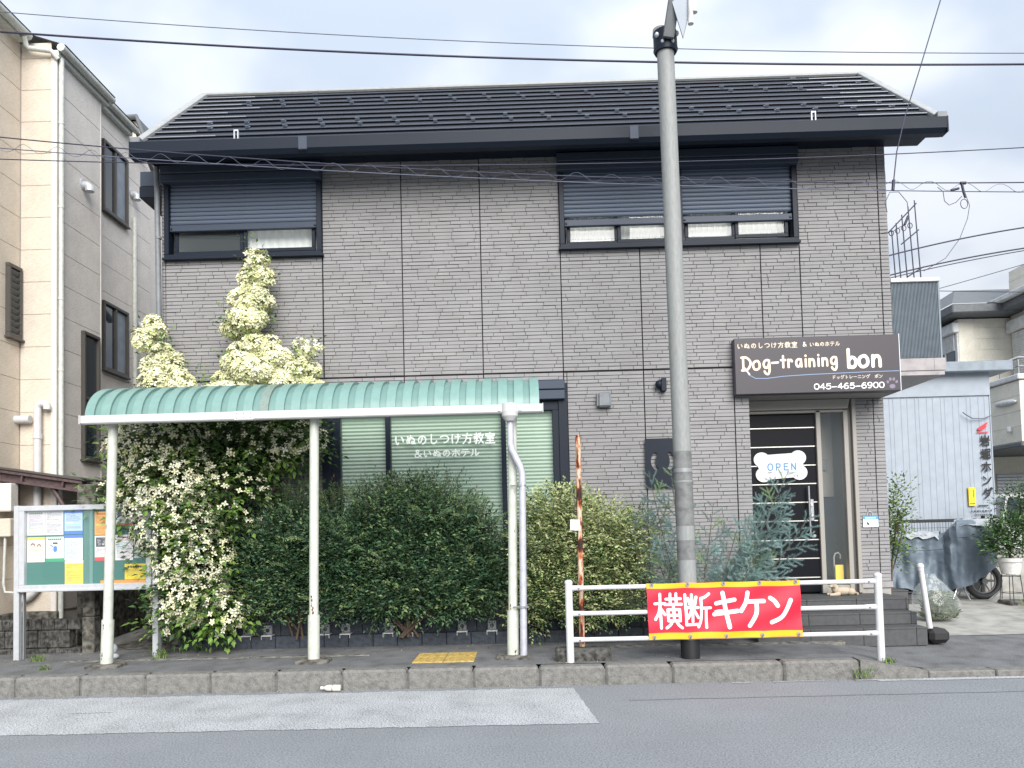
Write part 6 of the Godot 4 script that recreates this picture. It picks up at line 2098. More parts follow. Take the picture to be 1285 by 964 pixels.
func make_wires() -> void:
	cable("overhead_cable", [V(-5.97, 7.51, 1.1), V(-0.02, 6.99, 1.1), V(5.85, 6.72, 1.1)], 0.0115, M.wire, "thick dark blue overhead cable crossing the sky above the roof ridge")
	cable("overhead_cable", [V(-5.97, 7.75, 1.1), V(-0.02, 7.17, 1.1), V(5.85, 6.85, 1.1)], 0.0048, M.wire_pale, "thin grey overhead wire, the topmost line across the sky")
	cable("overhead_cable", [V(-5.96, 6.25, 1.1), V(-0.02, 5.63, 1.1), V(5.80, 5.345, 1.1)], 0.0065, M.wire, "dark cable sagging across the tall beige house and the gutter, above the lashing wire")
	cable("overhead_cable", [V(-5.96, 5.99, 1.1), V(-0.02, 5.735, 1.1), V(5.80, 5.75, 1.1)], 0.0055, M.wire, "nearly level dark wire running just under the gutter")
	cable("overhead_cable", [V(-5.96, 6.12, 1.1), V(-0.02, 5.56, 1.1), V(5.80, 5.235, 1.1)], 0.0055, M.wire_pale, "pale lower cable of the bundle across the upper shutters")
	var w := []
	for i in 520: # wire lashed in waves round the bundle
		var x := -13.0 + 26.0 * i / 519
		var t := (x + 5.96) / 11.76
		var y := lerpf(6.17, 5.33, t) - 0.34 * t * (1.0 - t)
		w.append(V(x, y - 0.045 - 0.05 * sin(x * TAU / 0.40) + 0.01 * sin(x * 3.1), 1.1 + 0.02 * cos(x * TAU / 0.40)))
	var lb := MB.new()
	lb.tube(w, 0.0026, 4)
	whole("lashing_wire", lb, M.wire_pale, "thin wavy wire lashed round the cable bundle in front of the shutters", "cable")
	var d := MB.new()
	d.tube([V(5.25, 8.3, 1.1), V(4.94, 7.51, 1.1), V(4.67, 6.72, 1.1), V(4.47, 6.15, 1.1), V(4.36, 5.75, 1.1), V(4.315, 5.45, 1.1), V(4.30, 5.33, 1.1)], 0.0065, 6)
	d.tube([V(4.31, 5.42, 1.1), V(4.295, 5.30, 1.1)], 0.018, 8)
	whole("drop_cable", d, M.wire, "single cable dropping steeply from the top right to the bundle at the roof corner", "cable")
	var l := MB.new()
	l.tube([V(4.22, 5.05, 1.1), V(4.20, 5.16, 1.1), V(4.26, 5.28, 1.1), V(4.36, 5.28, 1.1), V(4.45, 5.16, 1.1), V(4.46, 5.02, 1.1), V(4.40, 4.90, 1.1), V(4.28, 4.83, 1.1), V(4.15, 4.84, 1.0)], 0.004, 5)
	l.tube([V(4.455, 5.0, 1.1), V(4.41, 4.90, 1.1)], 0.014, 6)
	whole("cable_loop", l, M.wire, "loose loop of cable beside the grey building's upper right corner", "cable")
	var k := MB.new()
	k.tube([V(5.06, 5.36, 1.1), V(5.12, 5.36, 1.1)], 0.018, 8)
	k.tube([V(5.075, 5.35, 1.1), V(5.09, 5.26, 1.1), V(5.11, 5.19, 1.1)], 0.014, 8)
	k.tube([V(4.95, 5.28, 1.1), V(5.04, 5.30, 1.1)], 0.014, 8)
	var ring := []
	for i in 17: ring.append(V(5.09 + 0.04 * cos(TAU * i / 16), 5.12 + 0.055 * sin(TAU * i / 16), 1.1))
	k.tube(ring, 0.004, 5, false)
	k.tube([V(4.80, 5.32, 1.1), V(4.86, 5.27, 1.1), V(4.87, 5.16, 1.1), V(4.92, 5.11, 1.1), V(5.0, 5.14, 1.1), V(5.07, 5.21, 1.1)], 0.004, 5)
	k.tube([V(5.12, 5.20, 1.1), V(5.15, 5.10, 1.1), V(5.12, 4.95, 1.1), V(5.02, 4.72, 1.1), V(4.85, 4.50, 1.1), V(4.6, 4.36, 1.1)], 0.0035, 5)
	whole("cable_clamp", k, M.wire, "cable clamp with small loops hanging from the bundle right of the roof", "clamp")
	for q in [[V(4.9, 5.62, -3), V(6.25, 5.98, -3), V(8.47, 6.38, -3), 0.012, "dark cable rising to the right above the mesh screen, the uppermost of those"], [V(4.9, 5.30, -3), V(6.26, 5.65, -3), V(8.45, 6.03, -3), 0.012, "dark cable rising to the right just above the balcony cap rail"], [V(4.9, 5.28, -3), V(7.26, 5.80, -3), V(8.45, 5.99, -3), 0.008, "thinner cable running close beneath the one above the balcony"], [V(5.6, 5.05, -3), V(7.37, 5.48, -3), V(8.44, 5.76, -3), 0.006, "faint wire rising to the right beyond the balcony screen"], [V(5.4, 5.42, -3), V(7.04, 5.35, -3), V(8.42, 5.29, -3), 0.006, "faint level wire running behind the balcony screen to the cream house"]]:
		cable("service_cable", [q[0], q[1], q[2]], q[3], M.wire, q[4], 4.9, 13.0)
	# roof mast with crossed bars behind the balcony
	var A := thing("antenna_mast", "dark blue open lattice of rods rising above the balcony screen", "antenna", V(6.5, 4.6, -3))
	var tops := [[6.68, 6.90], [6.57, 6.80], [6.46, 6.66], [6.36, 6.52], [6.28, 6.40]]
	var feet := [[6.78, 5.1], [6.67, 5.1], [6.56, 5.1], [6.45, 5.1], [6.36, 5.1]]
	for i in 5:
		var b := MB.new()
		b.cyl(V(feet[i][0], feet[i][1] - 0.9, -3), V(tops[i][0], tops[i][1], -3), 0.011, 0.009, 6)
		part(A, "rod", b, M.wire)
	for q in [[6.21, 6.35, 6.70, 6.84], [6.42, 6.15, 6.72, 6.39], [6.50, 5.60, 6.77, 5.76]]:
		var b := MB.new()
		b.cyl(V(q[0], q[1], -2.98), V(q[2], q[3], -2.98), 0.012, 0.012, 6)
		part(A, "cross_bar", b, M.wire)
	for i in 4:
		var rg := []
		for j in 13: rg.append(V(6.26 + i * 0.105 + 0.038 * cos(TAU * j / 12), 6.34 + i * 0.04 + 0.045 * sin(TAU * j / 12), -2.97))
		var b := MB.new()
		b.tube(rg, 0.007, 5, false)
		part(A, "ring", b, M.wire)

# ---------------------------------------------------------------- plants
func leaf_mesh(w: float) -> ArrayMesh:
	var b := MB.new()
	var o := V(0, 0, 1)
	b.tri(V(0, 0, 0), V(-w, 0.42, 0.10), V(0, 0.45, 0), o)
	b.tri(V(0, 0, 0), V(0, 0.45, 0), V(w, 0.42, 0.10), o)
	b.tri(V(-w, 0.42, 0.10), V(0, 1, -0.10), V(0, 0.45, 0), o)
	b.tri(V(w, 0.42, 0.10), V(0, 0.45, 0), V(0, 1, -0.10), o)
	b.has_c = true
	return b.mesh()

func aim(dir: Vector3, up: Vector3, s: float) -> Basis: # y along dir, z towards up
	var y := dir.normalized()
	var x := y.cross(up)
	if x.length() < 0.01: x = y.cross(Vector3.RIGHT)
	x = x.normalized()
	return Basis(x * s, y * s, x.cross(y) * s)

func shell_point(e: Array, inner: float) -> Array:
	var d := Vector3(rng.randfn(), rng.randfn(), rng.randfn()).normalized()
	var r := lerpf(inner, 1.0, sqrt(rng.randf()))
	return [V(e[0] + d.x * e[3] * r, e[1] + d.y * e[4] * r, e[2] + d.z * e[5] * r), d]

# leaves set alternately along short twigs that fill each clump [x y z rx ry rz (share of last palette colours)]
func foliage(owner: Node, clumps: Array, twigs: int, per: int, leaf: float, mesh: Mesh, pal: Array, spread := 0.8, inner := 0.25, rise := 0.35) -> void:
	var xs := []
	var cs := PackedColorArray()
	var weight := []
	var sum := 0.0
	for e in clumps:
		sum += e[3] * e[4]
		weight.append(sum)
	for t in twigs:
		var pick := rng.randf() * sum
		var j := 0
		while weight[j] < pick: j += 1
		var sp := shell_point(clumps[j], inner)
		var p: Vector3 = sp[0]
		var d: Vector3 = sp[1]
		var dir := (d * 0.6 + Vector3(R(-1, 1), R(-0.6, 1.0), R(-1, 1)) * 0.6 + Vector3.UP * rise).normalized()
		var side := dir.cross(Vector3.UP).normalized()
		var k = pal[rng.randi() % pal.size()]
		if clumps[j].size() > 6 and rng.randf() < clumps[j][6]: k = pal[pal.size() - 1 - rng.randi() % 2]
		for i in per:
			var q := p + dir * leaf * 0.75 * i
			var s := 1.0 if i % 2 == 0 else -1.0
			var ld := (dir * 0.7 + side * s * spread + Vector3(R(-0.4, 0.4), R(-0.5, 0.2), R(-0.4, 0.4))).normalized()
			if i == per - 1: ld = dir
			xs.append(Transform3D(aim(ld, Vector3.UP + Vector3(R(-0.7, 0.7), 0, R(-0.7, 0.7) + 0.3), leaf * R(0.7, 1.25)), q))
			var v := R(0.7, 1.25)
			cs.append(Color(k.r * v, k.g * v * R(0.93, 1.07), k.b * v))
	scatter(owner, "leaves", mesh, M.leaf, xs, cs)

# loose shoots that arch out of a bush, each a thin stem with pairs of leaves
func shoots(owner: Node, clumps: Array, count: int, ln0: float, ln1: float, leaf: float, mesh: Mesh, pal: Array, up: float) -> void:
	var b := MB.new()
	var xs := []
	var cs := PackedColorArray()
	for i in count:
		var e: Array = clumps[rng.randi() % clumps.size()]
		var d := Vector3(rng.randfn(), absf(rng.randfn()) * 0.9 + 0.1, absf(rng.randfn()) * 0.8).normalized()
		var p := V(e[0] + d.x * e[3] * 0.9, e[1] + d.y * e[4] * 0.9, e[2] + d.z * e[5] * 0.9)
		var ln := R(ln0, ln1)
		var dir := (d * 0.7 + Vector3.UP * up + V(R(-0.4, 0.4), 0, R(-0.2, 0.4))).normalized()
		var pts := []
		for k in 6:
			var t := k / 5.0
			pts.append(p + dir * ln * t + V(0, -ln * 0.35 * t * t, 0))
		b.tube(pts, [0.0035, 0.003, 0.0026, 0.0022, 0.0018, 0.001], 4, false)
		var k2 = pal[rng.randi() % pal.size()]
		var n := int(ln / (leaf * 0.6))
		for j in n:
			var t := float(j + 1) / n
			var f := t * 5.0
			var q: Vector3 = pts[mini(int(f), 4)].lerp(pts[mini(int(f), 4) + 1], f - mini(int(f), 4))
			var al: Vector3 = (pts[mini(int(f), 4) + 1] - pts[mini(int(f), 4)]).normalized()
			var sd := al.cross(V(0.2, 0.6, 0.8)).normalized()
			for s in [-1.0, 1.0]:
				xs.append(Transform3D(aim((al * 0.6 + sd * s + V(R(-0.3, 0.3), R(-0.3, 0.3), R(-0.3, 0.3))).normalized(), Vector3.UP + V(R(-0.5, 0.5), 0, 0.4), leaf * R(0.6, 1.1) * (1.1 - 0.4 * t)), q))
				var v := R(0.75, 1.25)
				cs.append(Color(k2.r * v, k2.g * v, k2.b * v))
	part(owner, "twigs", b, M.bark, true)
	scatter(owner, "shoot_leaves", mesh, M.leaf, xs, cs)

func stems(owner: Node, foot: Vector3, clumps: Array, r: float, m: Material) -> void:
	for e in clumps:
		var b := MB.new()
		var p := V(e[0], e[1], e[2])
		var f := foot + V(R(-0.12, 0.12), 0, R(-0.06, 0.06))
		b.tube([f, f.lerp(p, 0.4) + V(R(-0.05, 0.05), 0.06, R(-0.05, 0.05)), f.lerp(p, 0.75), p], [r, r * 0.75, r * 0.5, r * 0.25], 7)
		part(owner, "stem", b, m)

func make_plants() -> void:
	var broad := leaf_mesh(0.27)
	var slim := leaf_mesh(0.15)
	# planter of dark blocks along the foot of the building
	var W := thing("planter_edging", "dark block planter edging along the foot of the grey building", "planter", V(-2, 0.19, 0.4))
	for row in 2:
		var x := -4.2
		while x < 1.9:
			var b := MB.new()
			var w: float = 0.295 if row == 0 else 0.20
			if row == 0: b.cbox(V(x, 0.15, 0.33), V(x + w - 0.006, 0.335, 0.47), 0.006)
			else: b.cbox(V(x, 0.15, 0.22), V(x + w - 0.005, 0.50, 0.325), 0.006)
			part(W, "block", b, M.planter)
			x += w
	one("soil", W, M.soil, V(-4.2, 0.15, 0.01), V(1.9, 0.42, 0.22))
	# flowering dogwood
	var T1 := thing("dogwood_tree", "small dogwood tree covered in cream four-petalled flowers, rising behind the bus shelter roof", "tree", V(-3.6, 0.3, 0.3))
	var up := [[-3.24, 4.99, 0.35, 0.14, 0.19, 0.14, 0.0, 0.5], [-3.24, 4.72, 0.36, 0.22, 0.18, 0.2, 0.0, 1.0], [-3.27, 4.46, 0.38, 0.26, 0.18, 0.24, 0.0, 1.0], [-3.30, 4.17, 0.40, 0.37, 0.19, 0.32, 0.0, 1.0], [-3.24, 3.88, 0.40, 0.34, 0.2, 0.3, 0.0, 1.0], [-3.22, 3.60, 0.42, 0.46, 0.22, 0.36, 0.0, 1.0], [-3.20, 3.34, 0.42, 0.66, 0.22, 0.40, 0.0, 1.0],
		[-4.52, 4.02, 0.40, 0.20, 0.22, 0.2, 0.0, 1.0], [-4.43, 3.72, 0.40, 0.27, 0.26, 0.26, 0.0, 1.0], [-4.20, 3.42, 0.40, 0.40, 0.24, 0.36, 0.4, 0.7], [-3.80, 3.28, 0.42, 0.40, 0.14, 0.3, 0.0, 1.0], [-2.60, 3.86, 0.38, 0.16, 0.15, 0.16, 0.0, 0.3], [-2.70, 3.60, 0.40, 0.28, 0.2, 0.25, 0.0, 1.0], [-2.80, 3.36, 0.40, 0.38, 0.2, 0.3, 0.0, 1.0]]
	var low := [[-4.30, 2.72, 0.55, 0.58, 0.32, 0.45, 0.0, 0.8], [-3.45, 2.72, 0.45, 0.75, 0.38, 0.42, 0.0, 0.12], [-2.75, 2.70, 0.45, 0.36, 0.26, 0.32, 0.0, 0.35], [-4.15, 2.25, 0.62, 0.55, 0.42, 0.42, 0.0, 0.8], [-3.62, 2.05, 0.50, 0.55, 0.5, 0.38, 0.0, 0.22], [-4.80, 2.10, 0.80, 0.15, 0.13, 0.15, 0.6, 0.25], [-4.42, 2.02, 0.75, 0.26, 0.26, 0.3, 0.0, 0.8], [-4.08, 1.68, 0.62, 0.50, 0.42, 0.40, 0.0, 0.7], [-3.92, 1.35, 0.62, 0.44, 0.42, 0.40, 0.0, 0.7], [-3.95, 0.95, 0.62, 0.42, 0.36, 0.36, 0.0, 0.6], [-3.60, 0.72, 0.62, 0.30, 0.30, 0.3, 0.2, 0.45], [-4.10, 0.66, 0.62, 0.28, 0.24, 0.28, 0.0, 0.5]]
	var all := up + low
	var tr := MB.new()
	tr.tube([V(-3.70, 0.25, 0.25), V(-3.68, 1.2, 0.3), V(-3.55, 2.3, 0.35), V(-3.30, 3.4, 0.38), V(-3.24, 4.9, 0.35)], [0.07, 0.06, 0.045, 0.03, 0.006], 10)
	part(T1, "trunk", tr, M.bark_pale)
	stems(T1, V(-3.62, 1.0, 0.3), low, 0.025, M.bark)
	foliage(T1, up, 480, 4, 0.055, broad, [Color(0.045, 0.105, 0.025), Color(0.09, 0.17, 0.03), Color(0.12, 0.21, 0.035)], 0.9, 0.3, 0.2)
	foliage(T1, low, 3300, 6, 0.085, broad, [Color(0.030, 0.075, 0.018), Color(0.045, 0.105, 0.025), Color(0.025, 0.055, 0.016), Color(0.09, 0.17, 0.03), Color(0.12, 0.21, 0.035)], 0.8, 0.2, 0.0)
	var fl := MB.new() # four pointed bracts round a small button
	for i in 4:
		fl.xf = Transform3D(Basis(Vector3.UP, i * PI / 2), Vector3.ZERO)
		fl.tri(V(0, 0, 0.02), V(-0.19, 0.10, 0.32), V(0, 0.06, 0.34), Vector3.UP)
		fl.tri(V(0, 0, 0.02), V(0, 0.06, 0.34), V(0.19, 0.10, 0.32), Vector3.UP)
		fl.tri(V(-0.19, 0.10, 0.32), V(0, 0.10, 0.62), V(0, 0.06, 0.34), Vector3.UP)
		fl.tri(V(0.19, 0.10, 0.32), V(0, 0.06, 0.34), V(0, 0.10, 0.62), Vector3.UP)
	fl.has_c = true
	var fmesh := fl.mesh()
	var spots := []
	var puffs := []
	for e in all: # every clump breaks up into uneven puffs
		for i in 7:
			var d := Vector3(rng.randfn(), rng.randfn(), rng.randfn()).normalized() * R(0.40, 0.78)
			var k := R(0.32, 0.55)
			puffs.append([e[0] + d.x * e[3], e[1] + d.y * e[4], e[2] + d.z * e[5], e[3] * k, e[4] * k * 1.1, e[5] * k, 0.0, e[7]])
	for e in low: puffs.append([e[0], e[1], e[2] + 0.06, e[3] * 1.06, e[4] * 1.06, e[5] * 1.1, 0.0, e[7] * 1.35])
	for e in puffs:
		var n := int((5600.0 if e[1] > 3.1 else 1150.0) * e[7] * (e[3] * e[4] + e[3] * e[5]))
		for i in n:
			var sp := shell_point(e, 0.93)
			var d: Vector3 = sp[1]
			if d.y < -0.75 and rng.randf() < 0.7: continue
			if e[1] < 3.1 and d.z < -0.3: continue
			var nn := (d * 0.8 + Vector3.UP * 0.35 + Vector3(R(-0.4, 0.4), R(-0.3, 0.3), R(-0.1, 0.5))).normalized()
			var bs := aim(nn, Vector3(R(-1, 1), R(-1, 1), R(-1, 1)), R(0.052, 0.076) if e[1] > 3.1 else R(0.054, 0.078))
			var c := Color(0.70, 0.69, 0.38).lerp(Color(0.82, 0.81, 0.64), rng.randf()) if e[1] > 3.1 else Color(0.80, 0.775, 0.48).lerp(Color(0.84, 0.83, 0.66), rng.randf())
			if rng.randf() < 0.12: c = Color(0.62, 0.66, 0.30)
			spots.append([Transform3D(bs, sp[0] + d * 0.02), c])
	spots.sort_custom(func(a, b): return a[0].origin.z > b[0].origin.z)
	var xs := []
	var cs := PackedColorArray()
	var pm := []
	for k in 4: pm.append(mat([Color(0.76, 0.75, 0.52), Color(0.80, 0.79, 0.62), Color(0.82, 0.81, 0.68), Color(0.74, 0.74, 0.46)][k], 0.7, {back = Color(0.25, 0.25, 0.18)}))
	for i in spots.size():
		if i < 260:
			var o := MeshInstance3D.new()
			o.name = numbered(T1, "flower")
			o.mesh = fmesh
			o.material_override = pm[i % 4]
			o.transform = Transform3D(spots[i][0].basis, spots[i][0].origin - T1.position)
			T1.add_child(o, true)
		else:
			xs.append(spots[i][0])
			cs.append(spots[i][1])
	scatter(T1, "flowers", fmesh, M.petal, xs, cs)

	# dark shrubs in front of the window
	var dark := [Color(0.026, 0.068, 0.032), Color(0.038, 0.092, 0.041), Color(0.056, 0.120, 0.050), Color(0.020, 0.054, 0.027), Color(0.032, 0.080, 0.038), Color(0.14, 0.21, 0.08)]
	var S1 := thing("dark_shrub", "broad dense dark green shrub under the lettered window", "shrub", V(-1.4, 0.3, 0.7))
	var c1 := [[-2.05, 1.34, 0.52, 0.55, 0.48, 0.36], [-1.45, 1.54, 0.54, 0.60, 0.55, 0.38], [-0.88, 1.38, 0.54, 0.46, 0.48, 0.36], [-0.42, 1.02, 0.5, 0.24, 0.38, 0.30], [-2.10, 0.98, 0.6, 0.50, 0.38, 0.34, 0.15], [-1.35, 0.98, 0.62, 0.62, 0.42, 0.36, 0.15], [-0.68, 0.94, 0.6, 0.42, 0.38, 0.34, 0.12], [-1.75, 0.72, 0.64, 0.46, 0.17, 0.26, 0.25], [-0.95, 0.70, 0.64, 0.44, 0.17, 0.26, 0.25]]
	for i in 26: c1.append([R(-2.45, -0.2), R(0.72, 1.85), 0.56 + R(0.05, 0.30), R(0.10, 0.24), R(0.08, 0.18), 0.16, R(0.0, 0.35)])
	for e in c1.slice(9): e[1] = minf(e[1], 1.92 - 0.55 * pow((e[0] + 1.4) / 1.1, 2.0))
	stems(S1, V(-1.4, 0.3, 0.5), c1.slice(0, 9), 0.018, M.bark)
	foliage(S1, c1, 7600, 7, 0.052, leaf_mesh(0.24), dark)
	shoots(S1, c1, 260, 0.18, 0.42, 0.045, leaf_mesh(0.2), dark + [Color(0.07, 0.13, 0.045), Color(0.10, 0.17, 0.055)], 0.5)
	var S2 := thing("dark_shrub", "smaller dark green shrub between the dogwood and the middle shelter post", "shrub", V(-2.9, 0.3, 0.6))
	var c2 := [[-2.75, 1.50, 0.52, 0.42, 0.42, 0.32], [-3.05, 1.20, 0.52, 0.34, 0.5, 0.3], [-2.60, 1.05, 0.55, 0.40, 0.40, 0.32, 0.1], [-3.00, 0.78, 0.58, 0.34, 0.2, 0.26, 0.35], [-2.45, 1.30, 0.6, 0.3, 0.4, 0.3]]
	stems(S2, V(-2.8, 0.3, 0.45), c2, 0.016, M.bark)
	shoots(S2, c2, 90, 0.18, 0.4, 0.045, leaf_mesh(0.2), dark + [Color(0.09, 0.15, 0.055)], 0.4)
	foliage(S2, c2, 2900, 7, 0.050, leaf_mesh(0.24), dark)
	var S3 := thing("feathery_shrub", "feathery light green sprays growing out of the top of the dark shrub", "shrub", V(-1.2, 0.3, 0.4))
	var c3 := [[-1.75, 1.80, 0.5, 0.28, 0.26, 0.25], [-1.35, 1.94, 0.5, 0.28, 0.24, 0.25], [-0.95, 1.86, 0.5, 0.30, 0.24, 0.25], [-0.70, 1.62, 0.5, 0.24, 0.20, 0.25], [-2.2, 1.78, 0.45, 0.25, 0.22, 0.2], [-2.75, 1.86, 0.4, 0.36, 0.16, 0.2], [-0.38, 1.36, 0.55, 0.16, 0.16, 0.2]]
	stems(S3, V(-1.3, 0.5, 0.4), c3, 0.010, M.bark)
	shoots(S3, c3, 110, 0.22, 0.42, 0.045, slim, [Color(0.08, 0.15, 0.045), Color(0.11, 0.19, 0.06), Color(0.06, 0.12, 0.04)], 1.1)
	foliage(S3, c3, 420, 10, 0.046, slim, [Color(0.06, 0.12, 0.035), Color(0.08, 0.155, 0.045), Color(0.045, 0.095, 0.035), Color(0.10, 0.17, 0.05), Color(0.15, 0.10, 0.03)], 0.9, 0.1, 0.9)
	# variegated bush by the rusty pole
	var S4 := thing("variegated_shrub", "rounded yellow-green variegated shrub behind the rusty marker pole", "shrub", V(0.65, 0.3, 0.7))
	var c4 := [[0.42, 1.72, 0.65, 0.42, 0.26, 0.32, 0.62], [0.78, 1.52, 0.70, 0.50, 0.30, 0.36, 0.68], [1.18, 1.40, 0.72, 0.36, 0.26, 0.32, 0.75], [0.22, 1.38, 0.66, 0.34, 0.35, 0.32, 0.4], [0.70, 1.15, 0.76, 0.50, 0.34, 0.36, 0.42], [1.15, 1.12, 0.74, 0.34, 0.28, 0.3, 0.6], [0.30, 0.85, 0.72, 0.36, 0.34, 0.32, 0.2], [0.75, 0.75, 0.72, 0.44, 0.34, 0.32, 0.2], [0.05, 0.60, 0.62, 0.22, 0.25, 0.25, 0.2], [1.2, 0.75, 0.60, 0.3, 0.3, 0.25, 0.1]]
	stems(S4, V(0.7, 0.3, 0.5), c4, 0.016, M.bark)
	foliage(S4, c4, 5200, 7, 0.042, leaf_mesh(0.28), [Color(0.045, 0.09, 0.03), Color(0.065, 0.125, 0.04), Color(0.09, 0.16, 0.05), Color(0.30, 0.36, 0.14), Color(0.42, 0.45, 0.22)])
	shoots(S4, c4.slice(0, 7), 150, 0.12, 0.26, 0.036, leaf_mesh(0.26), [Color(0.30, 0.36, 0.14), Color(0.42, 0.45, 0.22), Color(0.12, 0.19, 0.06)], 0.6)
	# blue-green conifer behind the street pole
	var S5 := thing("blue_conifer", "low spreading blue-green conifer with upswept branches in front of the door", "conifer", V(1.9, 0.3, 0.9))
	var nb := MB.new()
	for i in 18:
		var a := i * 2.399
		var y := i / 18.0 * 0.9
		var o := V(cos(a), 0.75, sin(a)).normalized() * 0.50
		var sd := o.cross(Vector3.UP).normalized() * 0.036
		nb.tri(V(0, y, 0) - sd, V(0, y, 0) + sd, V(0, y, 0) + o, o.cross(sd))
	nb.has_c = true
	var tuft := nb.mesh()
	var root := V(1.90, 0.40, 0.92)
	var tips := [[2.98, 2.06, 1.05], [3.17, 1.57, 1.15], [2.82, 1.78, 0.85], [2.60, 1.28, 1.2], [2.2, 1.72, 0.8], [1.46, 2.08, 0.95], [1.36, 1.72, 0.9], [1.72, 2.18, 0.85], [1.55, 1.30, 1.05], [2.25, 1.0, 1.25], [2.64, 0.86, 1.2], [3.02, 1.72, 0.75], [2.02, 1.25, 1.2], [1.48, 0.98, 1.0], [2.4, 1.5, 1.1], [2.0, 0.75, 1.25], [2.75, 1.42, 1.05], [2.45, 1.02, 1.3], [2.7, 1.05, 0.95]]
	var nx := []
	var nc := PackedColorArray()
	var spray := func(p: Vector3, dir: Vector3, ln: float, tone: float, fresh: bool) -> void:
		var m := maxi(2, int(ln / 0.019))
		for j in m:
			var pp := p + dir * (0.019 * j) + V(0, -0.03 * pow(float(j) / m, 2.0) * ln / 0.2, 0)
			nx.append(Transform3D(aim(dir + V(R(-0.18, 0.18), R(-0.18, 0.18), R(-0.18, 0.18)), Vector3.UP, R(0.046, 0.064)), pp))
			nc.append((Color(0.32, 0.44, 0.24) if fresh else Color(0.26, 0.385, 0.37)) * tone)
	for q in tips:
		var tip := V(q[0], q[1], q[2])
		var pts := []
		for i in 9:
			var t := i / 8.0
			pts.append(root.lerp(tip, t) + V(0, -0.20 * sin(PI * t) + 0.03 * t * t, 0))
		var b := MB.new()
		b.tube(pts, [0.013, 0.012, 0.011, 0.009, 0.008, 0.006, 0.005, 0.004, 0.002], 6)
		part(S5, "branch", b, M.bark)
		var flat := V(R(-0.3, 0.3), 0.7, 0.75).normalized() # the spray spreads in a plane across this
		var n := int((tip - root).length() / 0.058)
		for i in range(int(n * 0.28), n + 1):
			var t := float(i) / n
			var f := t * 8.0
			var k := mini(int(f), 7)
			var p: Vector3 = pts[k].lerp(pts[k + 1], f - k)
			var along: Vector3 = (pts[k + 1] - pts[k]).normalized()
			var s := 1.0 if i % 2 == 0 else -1.0
			var perp := along.cross(flat).normalized() * s
			var tone := R(0.7, 1.2)
			var fresh := rng.randf() < 0.12
			var sub := (along * 0.75 + perp * R(0.45, 0.85) + V(R(-0.12, 0.12), R(-0.15, 0.15), R(-0.2, 0.2))).normalized()
			var sl := (0.09 + 0.24 * sin(PI * minf(1.0, (1.0 - t) * 1.25 + 0.05))) * R(0.65, 1.2)
			spray.call(p, along, 0.05, tone, fresh)
			spray.call(p, sub, sl, tone, fresh)
			if sl > 0.2:
				for w in [0.35, 0.6]:
					for u in [-1.0, 1.0]:
						spray.call(p + sub * sl * w, (sub * 0.8 + sub.cross(flat).normalized() * u * 0.65).normalized(), sl * R(0.28, 0.45), tone, fresh)
	scatter(S5, "needles", tuft, M.leaf, nx, nc)
	# dark leaves beyond the shelter roof on the left, and a bush in the alley
	var S6 := thing("alley_bush", "dark leafy sprig showing above the shelter roof in the alley", "bush", V(-5.1, 0.3, -0.4))
	foliage(S6, [[-4.86, 3.44, -0.4, 0.20, 0.20, 0.2], [-4.95, 3.1, -0.4, 0.25, 0.25, 0.25]], 110, 6, 0.06, broad, [Color(0.03, 0.05, 0.03), Color(0.05, 0.075, 0.045)])
	var sm := MB.new()
	sm.tube([V(-5.0, 0.3, -0.5), V(-4.95, 2.0, -0.45), V(-4.86, 3.4, -0.4)], 0.014, 6)
	part(S6, "stem", sm, M.bark)
	var S7 := thing("alley_bush", "dark overgrown bush filling the alley behind the shelter post", "bush", V(-5.8, 0.3, -3))
	foliage(S7, [[-5.9, 2.2, -3.2, 0.6, 0.9, 0.4], [-5.3, 1.9, -3.2, 0.6, 0.8, 0.4], [-5.6, 2.9, -3.3, 0.6, 0.4, 0.4]], 900, 7, 0.07, broad, [Color(0.018, 0.035, 0.016), Color(0.028, 0.05, 0.022)])
	stems(S7, V(-5.6, 0.35, -3.3), [[-5.9, 2.2, -3.2], [-5.3, 2.0, -3.2], [-5.6, 2.9, -3.3]], 0.03, M.bark)
	# weeds along the kerb and the board
	var wl := [[3.29, 0.03, 2.10, 0.10, "bright green weed in the gutter at the end of the kerb"], [3.60, 0.14, 1.98, 0.05, "tiny weed at the foot of the right guard rail post"], [-4.15, 0.19, 1.0, 0.10, "grass tuft right of the left shelter post"], [-5.55, 0.19, 1.02, 0.08, "low weed by the left leg of the notice board"], [7.3, 0.27, -1.55, 0.12, "pale green weeds at the edge of the concrete forecourt"], [-5.1, 0.19, 1.62, 0.05, "small weed on the pavement edge left of the shelter"]]
	for q in wl:
		var wb := MB.new()
		wb.tint(Color.WHITE)
		for i in 46:
			var a := R(0, TAU)
			var h: float = q[3] * R(0.5, 1.2)
			var p := V(q[0] + R(-0.09, 0.09) * (q[3] / 0.1), q[1], q[2] + R(-0.05, 0.05))
			var d := V(cos(a), 0, sin(a))
			var s := d.cross(Vector3.UP) * 0.005
			wb.tint(Color(0.16, 0.24, 0.04).lerp(Color(0.07, 0.13, 0.03), rng.randf()))
			wb.tri(p - s, p + s, p + d * h * 0.4 + Vector3.UP * h * 0.7, d)
			wb.tri(p + d * h * 0.35 + Vector3.UP * h * 0.6 - s, p + d * h * 0.35 + Vector3.UP * h * 0.6 + s, p + d * h * 0.8 + Vector3.UP * h, d)
		var o := whole("weed_tuft", wb, M.leaf, q[4], "weed", "weeds along the pavement")

